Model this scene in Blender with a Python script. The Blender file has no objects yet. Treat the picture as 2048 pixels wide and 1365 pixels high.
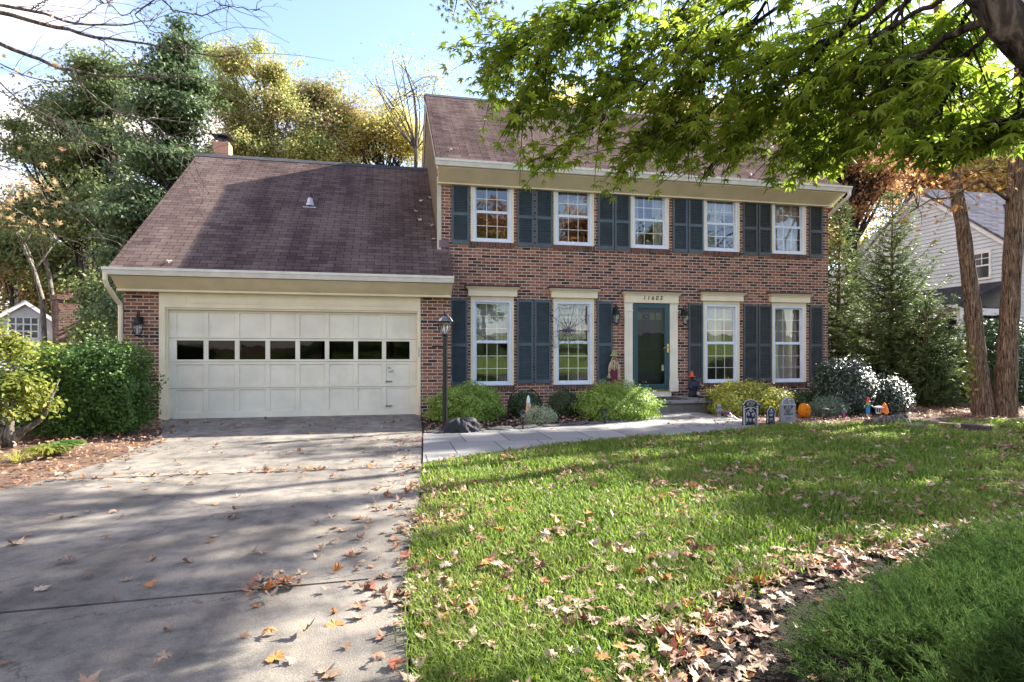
import bpy, math, random
import numpy as np
from mathutils import Vector, Matrix
R_ = math.radians
scene = bpy.context.scene
rng = np.random.default_rng(11); random.seed(5)

# ---------------------------------------------------------------- camera
YAW = R_(11.75); CX, CY, CZ = -1.035, -12.66, 1.24
cam_d = bpy.data.cameras.new('camera'); cam = bpy.data.objects.new('camera', cam_d)
scene.collection.objects.link(cam); scene.camera = cam
cam_d.sensor_width = 36; cam_d.lens = 1160/2048*36
cam_d.shift_y = 28/2048; cam_d.shift_x = 0
cam_d.clip_start = .05; cam_d.clip_end = 3000
cam.location = (CX, CY, CZ); cam.rotation_euler = (R_(90), 0, -YAW)

# ---------------------------------------------------------------- world, sun, exposure
SUN_EL, SUN_AZ = R_(33.5), R_(71)
SUNV = Vector((math.sin(SUN_AZ)*math.cos(SUN_EL), math.cos(SUN_AZ)*math.cos(SUN_EL), math.sin(SUN_EL)))
w = bpy.data.worlds.new('World'); scene.world = w; w.use_nodes = True
nt = w.node_tree; N = nt.nodes; L = nt.links; N.clear()
out = N.new('ShaderNodeOutputWorld'); bg = N.new('ShaderNodeBackground'); bg.inputs[1].default_value = .092
sky = N.new('ShaderNodeTexSky'); sky.sky_type = 'NISHITA'; sky.sun_disc = False
sky.sun_elevation = SUN_EL; sky.sun_rotation = SUN_AZ; sky.air_density = 1.0; sky.dust_density = .6; sky.ozone_density = 3.0
tc = N.new('ShaderNodeTexCoord'); sp = N.new('ShaderNodeSeparateXYZ'); L.new(tc.outputs['Generated'], sp.inputs[0])
ad = N.new('ShaderNodeMath'); ad.operation = 'ADD'; ad.inputs[1].default_value = .12; L.new(sp.outputs[2], ad.inputs[0])
dv = []
for k in (0, 1):
    d = N.new('ShaderNodeMath'); d.operation = 'DIVIDE'; L.new(sp.outputs[k], d.inputs[0]); L.new(ad.outputs[0], d.inputs[1]); dv.append(d)
cb = N.new('ShaderNodeCombineXYZ'); L.new(dv[0].outputs[0], cb.inputs[0]); L.new(dv[1].outputs[0], cb.inputs[1])
mp = N.new('ShaderNodeMapping'); mp.inputs['Scale'].default_value = (.75, 1.5, 1); mp.inputs['Rotation'].default_value = (0, 0, R_(-20)); mp.inputs['Location'].default_value = (3.1, .4, 0)
L.new(cb.outputs[0], mp.inputs[0])
nz = N.new('ShaderNodeTexNoise'); nz.inputs['Scale'].default_value = 1.5; nz.inputs['Detail'].default_value = 7; nz.inputs['Roughness'].default_value = .52; nz.inputs['Distortion'].default_value = .2
L.new(mp.outputs[0], nz.inputs['Vector'])
# fewer clouds to the right (+x)
cl = N.new('ShaderNodeMath'); cl.operation = 'MULTIPLY_ADD'; cl.inputs[1].default_value = -.42; cl.inputs[2].default_value = -.07; L.new(sp.outputs[0], cl.inputs[0])
sm = N.new('ShaderNodeMath'); sm.operation = 'ADD'; L.new(nz.outputs['Fac'], sm.inputs[0]); L.new(cl.outputs[0], sm.inputs[1])
mr = N.new('ShaderNodeMapRange'); mr.inputs['From Min'].default_value = .47; mr.inputs['From Max'].default_value = .74; mr.interpolation_type = 'SMOOTHSTEP'
L.new(sm.outputs[0], mr.inputs['Value'])
mx = N.new('ShaderNodeMix'); mx.data_type = 'RGBA'; mx.inputs[7].default_value = (4.0, 4.0, 4.2, 1)
L.new(mr.outputs[0], mx.inputs[0]); L.new(sky.outputs[0], mx.inputs[6]); wt = N.new('ShaderNodeMix'); wt.data_type = 'RGBA'; wt.blend_type = 'MULTIPLY'; wt.inputs[0].default_value = 1; wt.inputs[7].default_value = (1.12, .98, .95, 1); L.new(mx.outputs[2], wt.inputs[6]); L.new(wt.outputs[2], bg.inputs[0]); L.new(bg.outputs[0], out.inputs[0])
sl = bpy.data.lights.new('sun', 'SUN'); sl.energy = 4.2; sl.angle = R_(.55); sl.color = (1, .93, .82)
so = bpy.data.objects.new('sun', sl); scene.collection.objects.link(so); so.rotation_euler = SUNV.to_track_quat('Z', 'Y').to_euler()
so.location = (30, 10, 30)
scene.view_settings.view_transform = 'Standard'; scene.view_settings.look = 'None'
scene.view_settings.exposure = 2.4; scene.view_settings.gamma = 1
scene.render.engine = 'CYCLES'
scene.cycles.max_bounces = 6; scene.cycles.diffuse_bounces = 3; scene.cycles.transparent_max_bounces = 8
scene.cycles.sample_clamp_indirect = 6

# ---------------------------------------------------------------- measuring helpers (photo pixel of the 2048 px wide photograph -> world)
FW = np.array([math.sin(YAW), math.cos(YAW), 0]); RT = np.array([math.cos(YAW), -math.sin(YAW), 0]); UP = np.array([0, 0, 1.])
CAMP = np.array([CX, CY, CZ])
def ray(px, py): return FW + RT*(px-1024)/1160 - UP*(py-710)/1160
def atY(px, py, y): d = ray(px, py); return CAMP + d*(y-CY)/d[1]
def atX(px, py, x): d = ray(px, py); return CAMP + d*(x-CX)/d[0]
def atZ(px, py, z=0.): d = ray(px, py); return CAMP + d*(z-CZ)/d[2]
def atD(px, py, dep): return CAMP + ray(px, py)*dep
def sstep(t): t = np.clip(t, 0, 1); return t*t*(3-2*t)
def gz(x, y):
    """height of the terrain"""
    x = np.asarray(x, float); y = np.asarray(y, float)
    return -2.7*sstep((-x-6.6)/9.) - .25*sstep((-y-16)/5.) + .13*np.clip(-y-31, 0, 40)

# ---------------------------------------------------------------- object helpers
COL = scene.collection
def tag(o, label=None, cat=None, group=None, kind=None):
    if label: o['label'] = label
    if cat: o['category'] = cat
    if group: o['group'] = group
    if kind: o['kind'] = kind
    return o
def thing(name, label, cat, loc=(0, 0, 0), rz=0, group=None, scale=1.):
    o = bpy.data.objects.new(name, None); COL.objects.link(o); o.empty_display_size = .2
    o.location = loc; o.rotation_euler = (0, 0, rz); o.scale = (scale,)*3
    return tag(o, label, cat, group)
def npmesh(name, V, faces, mats, parent=None, mi=None, smooth=False):
    """V (n,3); faces: list of int arrays (m,k); mi: list of material index per array (scalar or array)"""
    me = bpy.data.meshes.new(name)
    V = np.asarray(V, np.float32)
    me.vertices.add(len(V)); me.vertices.foreach_set('co', V.ravel())
    faces = [np.asarray(f, np.int32) for f in faces if len(f)]
    nl = sum(f.size for f in faces); npol = sum(len(f) for f in faces)
    me.loops.add(nl); me.polygons.add(npol)
    me.loops.foreach_set('vertex_index', np.concatenate([f.ravel() for f in faces]))
    tot = np.concatenate([np.full(len(f), f.shape[1], np.int32) for f in faces])
    st = np.concatenate([[0], np.cumsum(tot)[:-1]]).astype(np.int32)
    me.polygons.foreach_set('loop_start', st)
    try: me.polygons.foreach_set('loop_total', tot)
    except Exception: pass
    if not isinstance(mats, (list, tuple)): mats = [mats]
    for m in mats: me.materials.append(m)
    if mi is not None: me.polygons.foreach_set('material_index', np.concatenate([np.broadcast_to(np.asarray(k, np.int32), (len(f),)) for k, f in zip(mi, faces)]))
    if smooth: me.polygons.foreach_set('use_smooth', np.ones(npol, bool))
    me.update(calc_edges=True)
    o = bpy.data.objects.new(name, me); COL.objects.link(o)
    if parent is not None: o.parent = parent
    return o
class MB:
    """collects shapes, links them as one mesh"""
    def __init__(s): s.v = []; s.f = []; s.m = []; s.k = 0
    def add(s, vs, fs):
        b = len(s.v); s.v += [tuple(map(float, v)) for v in vs]
        for f in fs: s.f.append([b+i for i in f]); s.m.append(s.k)
        return s
    def box(s, x0, x1, y0, y1, z0, z1):
        return s.add([(x0,y0,z0),(x1,y0,z0),(x1,y1,z0),(x0,y1,z0),(x0,y0,z1),(x1,y0,z1),(x1,y1,z1),(x0,y1,z1)],
                     [(0,3,2,1),(4,5,6,7),(0,1,5,4),(1,2,6,5),(2,3,7,6),(3,0,4,7)])
    def obox(s, c, half, M):
        M = M.to_3x3() if len(M.row) == 4 else M
        vs = [Vector(c)+M@Vector((a*half[0], b*half[1], d*half[2])) for d in (-1,1) for a, b in ((-1,-1),(1,-1),(1,1),(-1,1))]
        return s.add(vs, [(0,3,2,1),(4,5,6,7),(0,1,5,4),(1,2,6,5),(2,3,7,6),(3,0,4,7)])
    def prism(s, poly, d, closed=True):
        """poly: list of 3D points (planar), extruded by vector d"""
        n = len(poly); P = [Vector(p) for p in poly]; d = Vector(d)
        fs = [tuple(range(n))[::-1], tuple(range(n, 2*n))] + [(i, (i+1) % n, n+(i+1) % n, n+i) for i in range(n)]
        return s.add(P+[p+d for p in P], fs)
    def tube(s, pts, r, n=8, cap=True):
        pts = [Vector(p) for p in pts]; m = len(pts)
        if not hasattr(r, '__len__'): r = [r]*m
        vs = []; ref = None
        for i, p in enumerate(pts):
            t = (pts[min(i+1, m-1)]-pts[max(i-1, 0)]).normalized()
            if ref is None: ref = Vector((0,0,1)) if abs(t.z) < .9 else Vector((1,0,0))
            u = t.cross(ref)
            if u.length < 1e-4: u = t.cross(Vector((0,1,0)))
            u.normalize(); v = t.cross(u).normalized(); ref = -v if False else u.cross(t)
            for k in range(n):
                a = 2*math.pi*k/n; vs.append(p+u*math.cos(a)*r[i]+v*math.sin(a)*r[i])
        fs = [(i*n+k, i*n+(k+1) % n, (i+1)*n+(k+1) % n, (i+1)*n+k) for i in range(m-1) for k in range(n)]
        if cap: fs += [tuple(range(n))[::-1], tuple((m-1)*n+k for k in range(n))]
        return s.add(vs, fs)
    def lathe(s, prof, c=(0,0,0), n=16, ang=0, sx=1, sy=1):
        vs = []; m = len(prof)
        for r, z in prof:
            for k in range(n):
                a = ang+2*math.pi*k/n; vs.append((c[0]+r*math.cos(a)*sx, c[1]+r*math.sin(a)*sy, c[2]+z))
        fs = [(i*n+k, i*n+(k+1) % n, (i+1)*n+(k+1) % n, (i+1)*n+k) for i in range(m-1) for k in range(n)]
        fs += [tuple(range(n))[::-1], tuple((m-1)*n+k for k in range(n))]
        return s.add(vs, fs)
    def ball(s, c, r, n=12, m=8):
        r = r if hasattr(r, '__len__') else (r, r, r)
        prof = [(max(math.sin(math.pi*i/m), 1e-3), -math.cos(math.pi*i/m)) for i in range(m+1)]
        b = len(s.v); s.lathe(prof, (0,0,0), n)
        for i in range(b, len(s.v)): v = s.v[i]; s.v[i] = (c[0]+v[0]*r[0], c[1]+v[1]*r[1], c[2]+v[2]*r[2])
        return s
    def xf(s, M, b=0):
        for i in range(b, len(s.v)): s.v[i] = tuple(M@Vector(s.v[i]))
        return s
    def build(s, name, mat, parent=None, smooth=False, bevel=0, sub=0):
        me = bpy.data.meshes.new(name); me.from_pydata(s.v, [], s.f); me.update()
        for mm in (mat if isinstance(mat, (list, tuple)) else [mat]): me.materials.append(mm)
        me.polygons.foreach_set('material_index', s.m)
        if smooth: me.polygons.foreach_set('use_smooth', [True]*len(me.polygons))
        o = bpy.data.objects.new(name, me); COL.objects.link(o)
        if parent is not None: o.parent = parent
        if bevel:
            b = o.modifiers.new('bevel', 'BEVEL'); b.width = bevel; b.segments = 2; b.limit_method = 'ANGLE'
        if sub:
            b = o.modifiers.new('sub', 'SUBSURF'); b.levels = sub; b.render_levels = sub
        return o
def dup(root, loc=None, rz=None, label=None, scale=None):
    r = root.copy(); COL.objects.link(r)
    if loc is not None: r.location = loc
    if rz is not None: r.rotation_euler = (0, 0, rz)
    if scale is not None: r.scale = (scale,)*3 if not hasattr(scale, '__len__') else scale
    if label: r['label'] = label
    for ch in list(root.children):
        c = ch.copy(); COL.objects.link(c); c.parent = r
        for g in list(ch.children):
            d = g.copy(); COL.objects.link(d); d.parent = c
    return r

# ---------------------------------------------------------------- materials
def newmat(name):
    m = bpy.data.materials.new(name); m.use_nodes = True
    return m, m.node_tree.nodes, m.node_tree.links, m.node_tree.nodes['Principled BSDF']
def noise(N, L, scale, detail=4, rough=.55, vec=None, obj=True):
    n = N.new('ShaderNodeTexNoise'); n.inputs['Scale'].default_value = scale; n.inputs['Detail'].default_value = detail; n.inputs['Roughness'].default_value = rough
    if vec is None:
        t = N.new('ShaderNodeTexCoord'); vec = t.outputs['Object']
    L.new(vec, n.inputs['Vector']); return n
def ramp(N, L, fac, stops):
    r = N.new('ShaderNodeValToRGB'); e = r.color_ramp.elements
    while len(e) < len(stops): e.new(.5)
    for k, (p, c) in enumerate(stops): e[k].position = p; e[k].color = (*c, 1)
    L.new(fac, r.inputs[0]); return r
def mixc(N, L, fac, a, b, mode='MIX'):
    m = N.new('ShaderNodeMix'); m.data_type = 'RGBA'; m.blend_type = mode
    for s_, x in ((0, fac), (6, a), (7, b)):
        if hasattr(x, 'links'): L.new(x, m.inputs[s_])
        else: m.inputs[s_].default_value = x if s_ == 0 else (*x, 1)
    return m.outputs[2]
def bump(N, L, B, h, strength=.5, dist=.01):
    b = N.new('ShaderNodeBump'); b.inputs['Strength'].default_value = strength; b.inputs['Distance'].default_value = dist
    L.new(h, b.inputs['Height']); L.new(b.outputs[0], B.inputs['Normal']); return b
def plain(name, col, rough=.6, metal=0, var=.12, scale=8, bmp=0, spec=.5):
    m, N, L, B = newmat(name); n = noise(N, L, scale, 5)
    c2 = tuple(min(1, c*(1-var*2)) for c in col); c1 = tuple(min(1, c*(1+var)) for c in col)
    r = ramp(N, L, n.outputs['Fac'], [(.3, c2), (.7, c1)]); L.new(r.outputs[0], B.inputs['Base Color'])
    B.inputs['Roughness'].default_value = rough; B.inputs['Metallic'].default_value = metal
    try: B.inputs['Specular IOR Level'].default_value = spec
    except Exception: pass
    if bmp:
        n2 = noise(N, L, scale*6, 4); bump(N, L, B, n2.outputs['Fac'], bmp, .01)
    return m
def leafmat(name, cols, trans=.45, gloss=.5, var=.35, clump=.6, cscale=1.5, tsat=1.0, rough=.5):
    """per-leaf colour picked from cols (leaf island), clumps vary slowly"""
    m, N, L, B = newmat(name)
    g = N.new('ShaderNodeNewGeometry'); n = noise(N, L, cscale, 3)
    a = N.new('ShaderNodeMath'); a.operation = 'MULTIPLY_ADD'; a.inputs[1].default_value = 1-clump
    s2 = N.new('ShaderNodeMapRange'); s2.inputs['From Min'].default_value = .25; s2.inputs['From Max'].default_value = .75; s2.inputs['To Max'].default_value = clump
    L.new(n.outputs['Fac'], s2.inputs['Value']); L.new(g.outputs['Random Per Island'], a.inputs[0]); L.new(s2.outputs[0], a.inputs[2])
    k = len(cols); r = ramp(N, L, a.outputs[0], [(i/(k-1), c) for i, c in enumerate(cols)])
    hs = N.new('ShaderNodeHueSaturation')
    w1 = N.new('ShaderNodeTexWhiteNoise'); w1.noise_dimensions = '1D'; L.new(g.outputs['Random Per Island'], w1.inputs['W'])
    vr = N.new('ShaderNodeMapRange'); vr.inputs['To Min'].default_value = 1-var; vr.inputs['To Max'].default_value = 1+var; L.new(w1.outputs['Value'], vr.inputs['Value'])
    L.new(vr.outputs[0], hs.inputs['Value']); L.new(r.outputs[0], hs.inputs['Color']); L.new(hs.outputs[0], B.inputs['Base Color'])
    B.inputs['Roughness'].default_value = rough; B.inputs['Specular IOR Level'].default_value = gloss
    if trans:
        t = N.new('ShaderNodeBsdfTranslucent'); h2 = N.new('ShaderNodeHueSaturation'); h2.inputs['Saturation'].default_value = tsat; h2.inputs['Value'].default_value = 1.3
        L.new(hs.outputs[0], h2.inputs['Color']); L.new(h2.outputs[0], t.inputs['Color'])
        ms = N.new('ShaderNodeMixShader'); ms.inputs[0].default_value = trans
        o = N['Material Output']; L.new(B.outputs[0], ms.inputs[1]); L.new(t.outputs[0], ms.inputs[2]); L.new(ms.outputs[0], o.inputs[0])
    return m
def brickmat(name, w, h, mortar, cols, mcol, vecmode='wall', bstr=.6, rough=.85, jit=.006, stain=None, offset=.5, msmooth=.1):
    m, N, L, B = newmat(name)
    t = N.new('ShaderNodeTexCoord'); s = N.new('ShaderNodeSeparateXYZ'); L.new(t.outputs['Object'], s.inputs[0])
    c = N.new('ShaderNodeCombineXYZ')
    if vecmode == 'wall':
        a = N.new('ShaderNodeMath'); a.operation = 'ADD'; L.new(s.outputs[0], a.inputs[0]); L.new(s.outputs[1], a.inputs[1])
        L.new(a.outputs[0], c.inputs[0]); L.new(s.outputs[2], c.inputs[1])
    elif vecmode == 'roof':
        a = N.new('ShaderNodeMath'); a.operation = 'MULTIPLY'; a.inputs[1].default_value = 1.25; L.new(s.outputs[1], a.inputs[0])
        L.new(s.outputs[0], c.inputs[0]); L.new(a.outputs[0], c.inputs[1])
    else: L.new(s.outputs[0], c.inputs[0]); L.new(s.outputs[1], c.inputs[1])
    nj = noise(N, L, 9, 2); ns = N.new('ShaderNodeVectorMath'); ns.operation = 'SCALE'; ns.inputs['Scale'].default_value = jit
    L.new(nj.outputs['Color'], ns.inputs[0]); va = N.new('ShaderNodeVectorMath'); L.new(c.outputs[0], va.inputs[0]); L.new(ns.outputs[0], va.inputs[1])
    b = N.new('ShaderNodeTexBrick'); b.offset = offset; b.inputs['Scale'].default_value = 1
    b.inputs['Color1'].default_value = (0,0,0,1); b.inputs['Color2'].default_value = (1,1,1,1); b.inputs['Mortar'].default_value = (.5,.5,.5,1)
    b.inputs['Mortar Size'].default_value = mortar; b.inputs['Mortar Smooth'].default_value = msmooth; b.inputs['Brick Width'].default_value = w; b.inputs['Row Height'].default_value = h
    L.new(va.outputs[0], b.inputs['Vector'])
    k = len(cols); r = ramp(N, L, b.outputs['Color'], [(i/(k-1), q) for i, q in enumerate(cols)])
    nf = noise(N, L, 40, 6, .7); col = mixc(N, L, .5, r.outputs[0], nf.outputs['Fac'], 'OVERLAY')
    nm = noise(N, L, 25, 4); mcc = mixc(N, L, nm.outputs['Fac'], tuple(x*.7 for x in mcol), tuple(min(1, x*1.15) for x in mcol))
    col = mixc(N, L, b.outputs['Fac'], col, mcc)
    if stain:
        st = N.new('ShaderNodeMapping'); st.inputs['Scale'].default_value = stain[0]; L.new(t.outputs['Object'], st.inputs[0])
        n2 = noise(N, L, 1, 5, .6, st.outputs[0]); r2 = ramp(N, L, n2.outputs['Fac'], [(.38, stain[1]), (.62, (1, 1, 1))])
        col = mixc(N, L, 1., col, r2.outputs[0], 'MULTIPLY')
    L.new(col, B.inputs['Base Color']); B.inputs['Roughness'].default_value = rough; B.inputs['Specular IOR Level'].default_value = 0 if vecmode == 'roof' else .2
    iv = N.new('ShaderNodeMath'); iv.operation = 'SUBTRACT'; iv.inputs[0].default_value = 1; L.new(b.outputs['Fac'], iv.inputs[1])
    h2 = N.new('ShaderNodeMath'); h2.operation = 'MULTIPLY_ADD'; h2.inputs[1].default_value = .35; L.new(nf.outputs['Fac'], h2.inputs[0]); L.new(iv.outputs[0], h2.inputs[2])
    bump(N, L, B, h2.outputs[0], bstr, .008)
    return m
def groundmat(name, cols, s1=1.2, s2=30, rough=.9, bstr=.6, bd=.02, mask=None):
    m, N, L, B = newmat(name); a = noise(N, L, s1, 6, .6); b = noise(N, L, s2, 6, .7)
    f = N.new('ShaderNodeMath'); f.operation = 'MULTIPLY_ADD'; f.inputs[1].default_value = .55; L.new(b.outputs['Fac'], f.inputs[0])
    g = N.new('ShaderNodeMath'); g.operation = 'MULTIPLY'; g.inputs[1].default_value = .45; L.new(a.outputs['Fac'], g.inputs[0]); L.new(g.outputs[0], f.inputs[2])
    k = len(cols); r = ramp(N, L, f.outputs[0], [(.3+.4*i/(k-1), c) for i, c in enumerate(cols)])
    L.new(r.outputs[0], B.inputs['Base Color']); B.inputs['Roughness'].default_value = rough; B.inputs['Specular IOR Level'].default_value = .2
    bump(N, L, B, b.outputs['Fac'], bstr, bd); return m

M = {}
M['brick'] = brickmat('brick', .2032, .0677, .0068, [(.045,.028,.028), (.085,.045,.034), (.19,.080,.048), (.235,.100,.060), (.31,.145,.085), (.15,.075,.055)], (.60,.50,.42), bstr=.7)
M['brick_far'] = brickmat('dark_brick', .22, .075, .006, [(.05,.03,.028), (.10,.05,.04), (.16,.08,.06)], (.3,.26,.22))
M['shingle'] = brickmat('shingle', .305, .137, .006, [(.095,.070,.064), (.13,.098,.088), (.155,.118,.105), (.115,.086,.078)], (.022,.016,.016), 'roof', bstr=.8, jit=.004,
                        stain=((1.6, .25, .25), (.60, .58, .62)), msmooth=.3)
M['shingle_grey'] = brickmat('grey_shingle', .3, .15, .006, [(.09,.095,.12), (.13,.135,.165), (.16,.165,.20)], (.05,.05,.06), 'roof', jit=.004)
M['shingle_dark'] = brickmat('dark_shingle', .3, .15, .005, [(.035,.038,.045), (.05,.053,.06), (.06,.06,.07)], (.015,.015,.02), 'flat', jit=.004)
M['cream'] = plain('cream_paint', (.76,.67,.47), .5, var=.05, scale=3)
M['cream2'] = plain('cream_paint_shutterboard', (.76,.71,.57), .5, var=.06, scale=2.5)
M['gutter'] = plain('gutter_enamel', (.70,.69,.62), .35, var=.07, scale=5)
M['vinyl'] = plain('white_vinyl', (.66,.72,.78), .35, var=.04, scale=4)
M['grille'] = plain('window_grille', (.62,.60,.52), .45, var=.05)
M['shutter'] = plain('sky_lit_shutter_paint', (.060,.086,.105), .42, var=.12, scale=5)  # left shutters: blue sky light is mixed into the paint colour
M['shutter_grey'] = plain('less_lit_shutter_paint', (.060,.068,.072), .5, var=.12, scale=5)  # right shutters: same paint without the blue sky light in its colour
M['teal'] = plain('teal_door_paint', (.014,.062,.068), .38, var=.08)
M['door_dark'] = plain('dark_door_paint', (.012,.014,.02), .4, var=.1)
M['siding'] = plain('cream_siding', (.50,.46,.38), .55, var=.07, scale=3)
M['siding_grey'] = plain('pale_grey_siding', (.60,.66,.70), .5, var=.06, scale=1.5)
M['siding_white'] = plain('white_siding', (.72,.70,.66), .5, var=.08, scale=2)
M['white'] = plain('white_trim', (.78,.79,.78), .45, var=.05)
M['black_metal'] = plain('black_metal', (.012,.013,.016), .38, .3, var=.15, scale=20)
M['dark_metal'] = plain('dark_flashing', (.06,.035,.04), .45, .4, var=.2, scale=10)
M['lead'] = plain('lead_flashing', (.45,.45,.5), .5, .5, var=.15, scale=20)
M['brass'] = plain('brass', (.75,.50,.18), .25, .9, var=.1)
M['steel'] = plain('steel', (.30,.30,.30), .35, .9, var=.1)
M['terracotta'] = plain('terracotta', (.50,.27,.18), .8, var=.08)
M['dark'] = plain('dark_interior_and_shade', (.05,.048,.045), .9)
M['room'] = plain('room_wall', (.30,.27,.22), .9)
M['stone'] = groundmat('grey_stone', [(.08,.08,.08), (.20,.19,.18), (.30,.28,.26)], 3, 25, .8, .6, .02)
M['concrete_base'] = plain('concrete', (.33,.31,.28), .85, var=.15, scale=5, bmp=.3)
M['bark'] = None
def barkmat(name, c1, c2, sc=(9, 9, 1.2), bs=.9, bd=.03):
    m, N, L, B = newmat(name); t = N.new('ShaderNodeTexCoord'); mp = N.new('ShaderNodeMapping'); mp.inputs['Scale'].default_value = sc; L.new(t.outputs['Object'], mp.inputs[0])
    n = noise(N, L, 2.2, 6, .62, mp.outputs[0]); n.inputs['Distortion'].default_value = .8
    n2 = noise(N, L, 30, 4)
    r = ramp(N, L, n.outputs['Fac'], [(.38, tuple(x*.16 for x in c1)), (.46, tuple(x*.7 for x in c1)), (.54, c1), (.66, c2)])
    col = mixc(N, L, .4, r.outputs[0], n2.outputs['Fac'], 'OVERLAY'); L.new(col, B.inputs['Base Color']); B.inputs['Roughness'].default_value = .95; B.inputs['Specular IOR Level'].default_value = .1
    bump(N, L, B, n.outputs['Fac'], bs, bd); return m
M['bark'] = barkmat('ridged_bark', (.17,.115,.075), (.32,.235,.165), sc=(20, 20, 2.0))
M['bark_dark'] = barkmat('dark_bark', (.05,.042,.036), (.13,.11,.09))
M['bark_grey'] = barkmat('grey_bark', (.14,.12,.10), (.30,.27,.23))
M['bark_pale'] = barkmat('pale_bark', (.20,.18,.15), (.36,.33,.28))
def glassmat(name, tint=(.95,.97,.97), refl=.16, rough=.0):
    m, N, L, B = newmat(name); N.remove(B)
    g = N.new('ShaderNodeBsdfGlossy'); g.inputs['Roughness'].default_value = rough; g.inputs['Color'].default_value = (1,1,1,1)
    n = noise(N, L, 1.6, 2); bp = N.new('ShaderNodeBump'); bp.inputs['Strength'].default_value = .12; bp.inputs['Distance'].default_value = .02; L.new(n.outputs['Fac'], bp.inputs['Height']); L.new(bp.outputs[0], g.inputs['Normal'])
    t = N.new('ShaderNodeBsdfTransparent'); t.inputs['Color'].default_value = (*tint, 1)
    lw = N.new('ShaderNodeLayerWeight'); lw.inputs['Blend'].default_value = .25
    mr = N.new('ShaderNodeMapRange'); mr.inputs['To Min'].default_value = refl; mr.inputs['To Max'].default_value = .9; L.new(lw.outputs['Facing'], mr.inputs['Value'])
    pw = N.new('ShaderNodeMath'); pw.operation = 'POWER'; pw.inputs[1].default_value = 2.5; L.new(lw.outputs['Facing'], pw.inputs[0]); L.new(pw.outputs[0], mr.inputs['Value'])
    ms = N.new('ShaderNodeMixShader'); L.new(mr.outputs[0], ms.inputs[0]); L.new(t.outputs[0], ms.inputs[1]); L.new(g.outputs[0], ms.inputs[2]); L.new(ms.outputs[0], N['Material Output'].inputs[0])
    return m
M['glass'] = glassmat('window_glass', refl=.13)
M['glass_door'] = glassmat('garage_glass', (.5,.55,.6), refl=.02)
M['glass_lamp'] = glassmat('lamp_glass', (.85,.88,.9), refl=.15, rough=.05)
# ================================================================ SETTING: ground, driveway, walk, lawn, beds
def poly_sheet(name, pts, z, mat, thick=0, **kw):
    b = MB()
    if thick: b.prism([(x, y, z-thick) for x, y in pts], (0, 0, thick))
    else: b.add([(x, y, z) for x, y in pts], [tuple(range(len(pts)))])
    return b.build(name, mat)
def grid_mesh(name, xs, ys, zf, mat):
    X, Y = np.meshgrid(xs, ys); Z = zf(X, Y); V = np.stack([X, Y, Z], -1).reshape(-1, 3); n, m = len(ys), len(xs)
    i = np.arange((n-1)*(m-1)); r = i//(m-1); c = i % (m-1); a = r*m+c
    return npmesh(name, V, [np.stack([a, a+1, a+m+1, a+m], 1)], mat, smooth=True)
M['litter'] = groundmat('leaf_litter_soil', [(.035,.025,.018), (.10,.062,.042), (.19,.12,.085), (.30,.20,.15)], .8, 22, .95, .8, .03)
xs = np.concatenate([[-400,-200,-100,-60], np.arange(-40, 41, 1.), [60,100,200,400]]); ys = np.concatenate([[-300,-150,-80,-60], np.arange(-50, 46, 1.), [70,120,250,500]])
tag(grid_mesh('ground', xs, ys, lambda X, Y: gz(X, Y)-.03, M['litter']), kind='structure')

M['concrete'] = None
def concrete():
    m, N, L, B = newmat('driveway_concrete'); a = noise(N, L, .9, 6, .6); b = noise(N, L, 130, 4, .8); c = noise(N, L, 5, 6, .6)
    r = ramp(N, L, a.outputs['Fac'], [(.32, (.15,.138,.120)), (.5, (.225,.208,.182)), (.7, (.295,.272,.235))])
    r2 = ramp(N, L, b.outputs['Fac'], [(.28, (.25,.25,.25)), (.42, (.9,.9,.9)), (.58, (1.05,1.03,1.0)), (.72, (1.8,1.75,1.65))])
    r3 = ramp(N, L, c.outputs['Fac'], [(.36, (.60,.60,.62)), (.5, (.92,.92,.92)), (.62, (1.08,1.06,1.02))])
    col = mixc(N, L, 1., r.outputs[0], r2.outputs[0], 'MULTIPLY'); col = mixc(N, L, 1., col, r3.outputs[0], 'MULTIPLY')
    t = N.new('ShaderNodeTexCoord'); mp = N.new('ShaderNodeMapping'); mp.inputs['Scale'].default_value = (2.6, .28, 1); L.new(t.outputs['Object'], mp.inputs[0]); d = noise(N, L, 1, 5, .6, mp.outputs[0])
    r4 = ramp(N, L, d.outputs['Fac'], [(.36, (.74,.74,.76)), (.52, (1,1,1))]); col = mixc(N, L, 1., col, r4.outputs[0], 'MULTIPLY')
    v = N.new('ShaderNodeTexVoronoi'); v.feature = 'DISTANCE_TO_EDGE'; v.inputs['Scale'].default_value = .42; dn = noise(N, L, 2.2, 6, .7); vm = N.new('ShaderNodeVectorMath'); vm.operation = 'MULTIPLY_ADD'; L.new(dn.outputs['Color'], vm.inputs[0]); vm.inputs[1].default_value = (.45, .45, 0); L.new(t.outputs['Object'], vm.inputs[2]); L.new(vm.outputs[0], v.inputs['Vector'])
    r5 = ramp(N, L, v.outputs['Distance'], [(0, (.35,.33,.31)), (.0035, (1,1,1))]); col = mixc(N, L, .75, col, r5.outputs[0], 'MULTIPLY')
    L.new(col, B.inputs['Base Color']); B.inputs['Roughness'].default_value = .85; B.inputs['Specular IOR Level'].default_value = .3
    bump(N, L, B, b.outputs['Fac'], .9, .008); return m
M['concrete'] = concrete()
def lx(y):   # left driveway edge
    return float(np.interp(y, [-30, -12, -8.5, -7, -6.1, -4.6, -2.6, -1.6, -.9, -.6], [-7.6, -7.0, -5.6, -4.75, -4.35, -4.25, -4.55, -4.95, -5.25, -5.3]))
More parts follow.
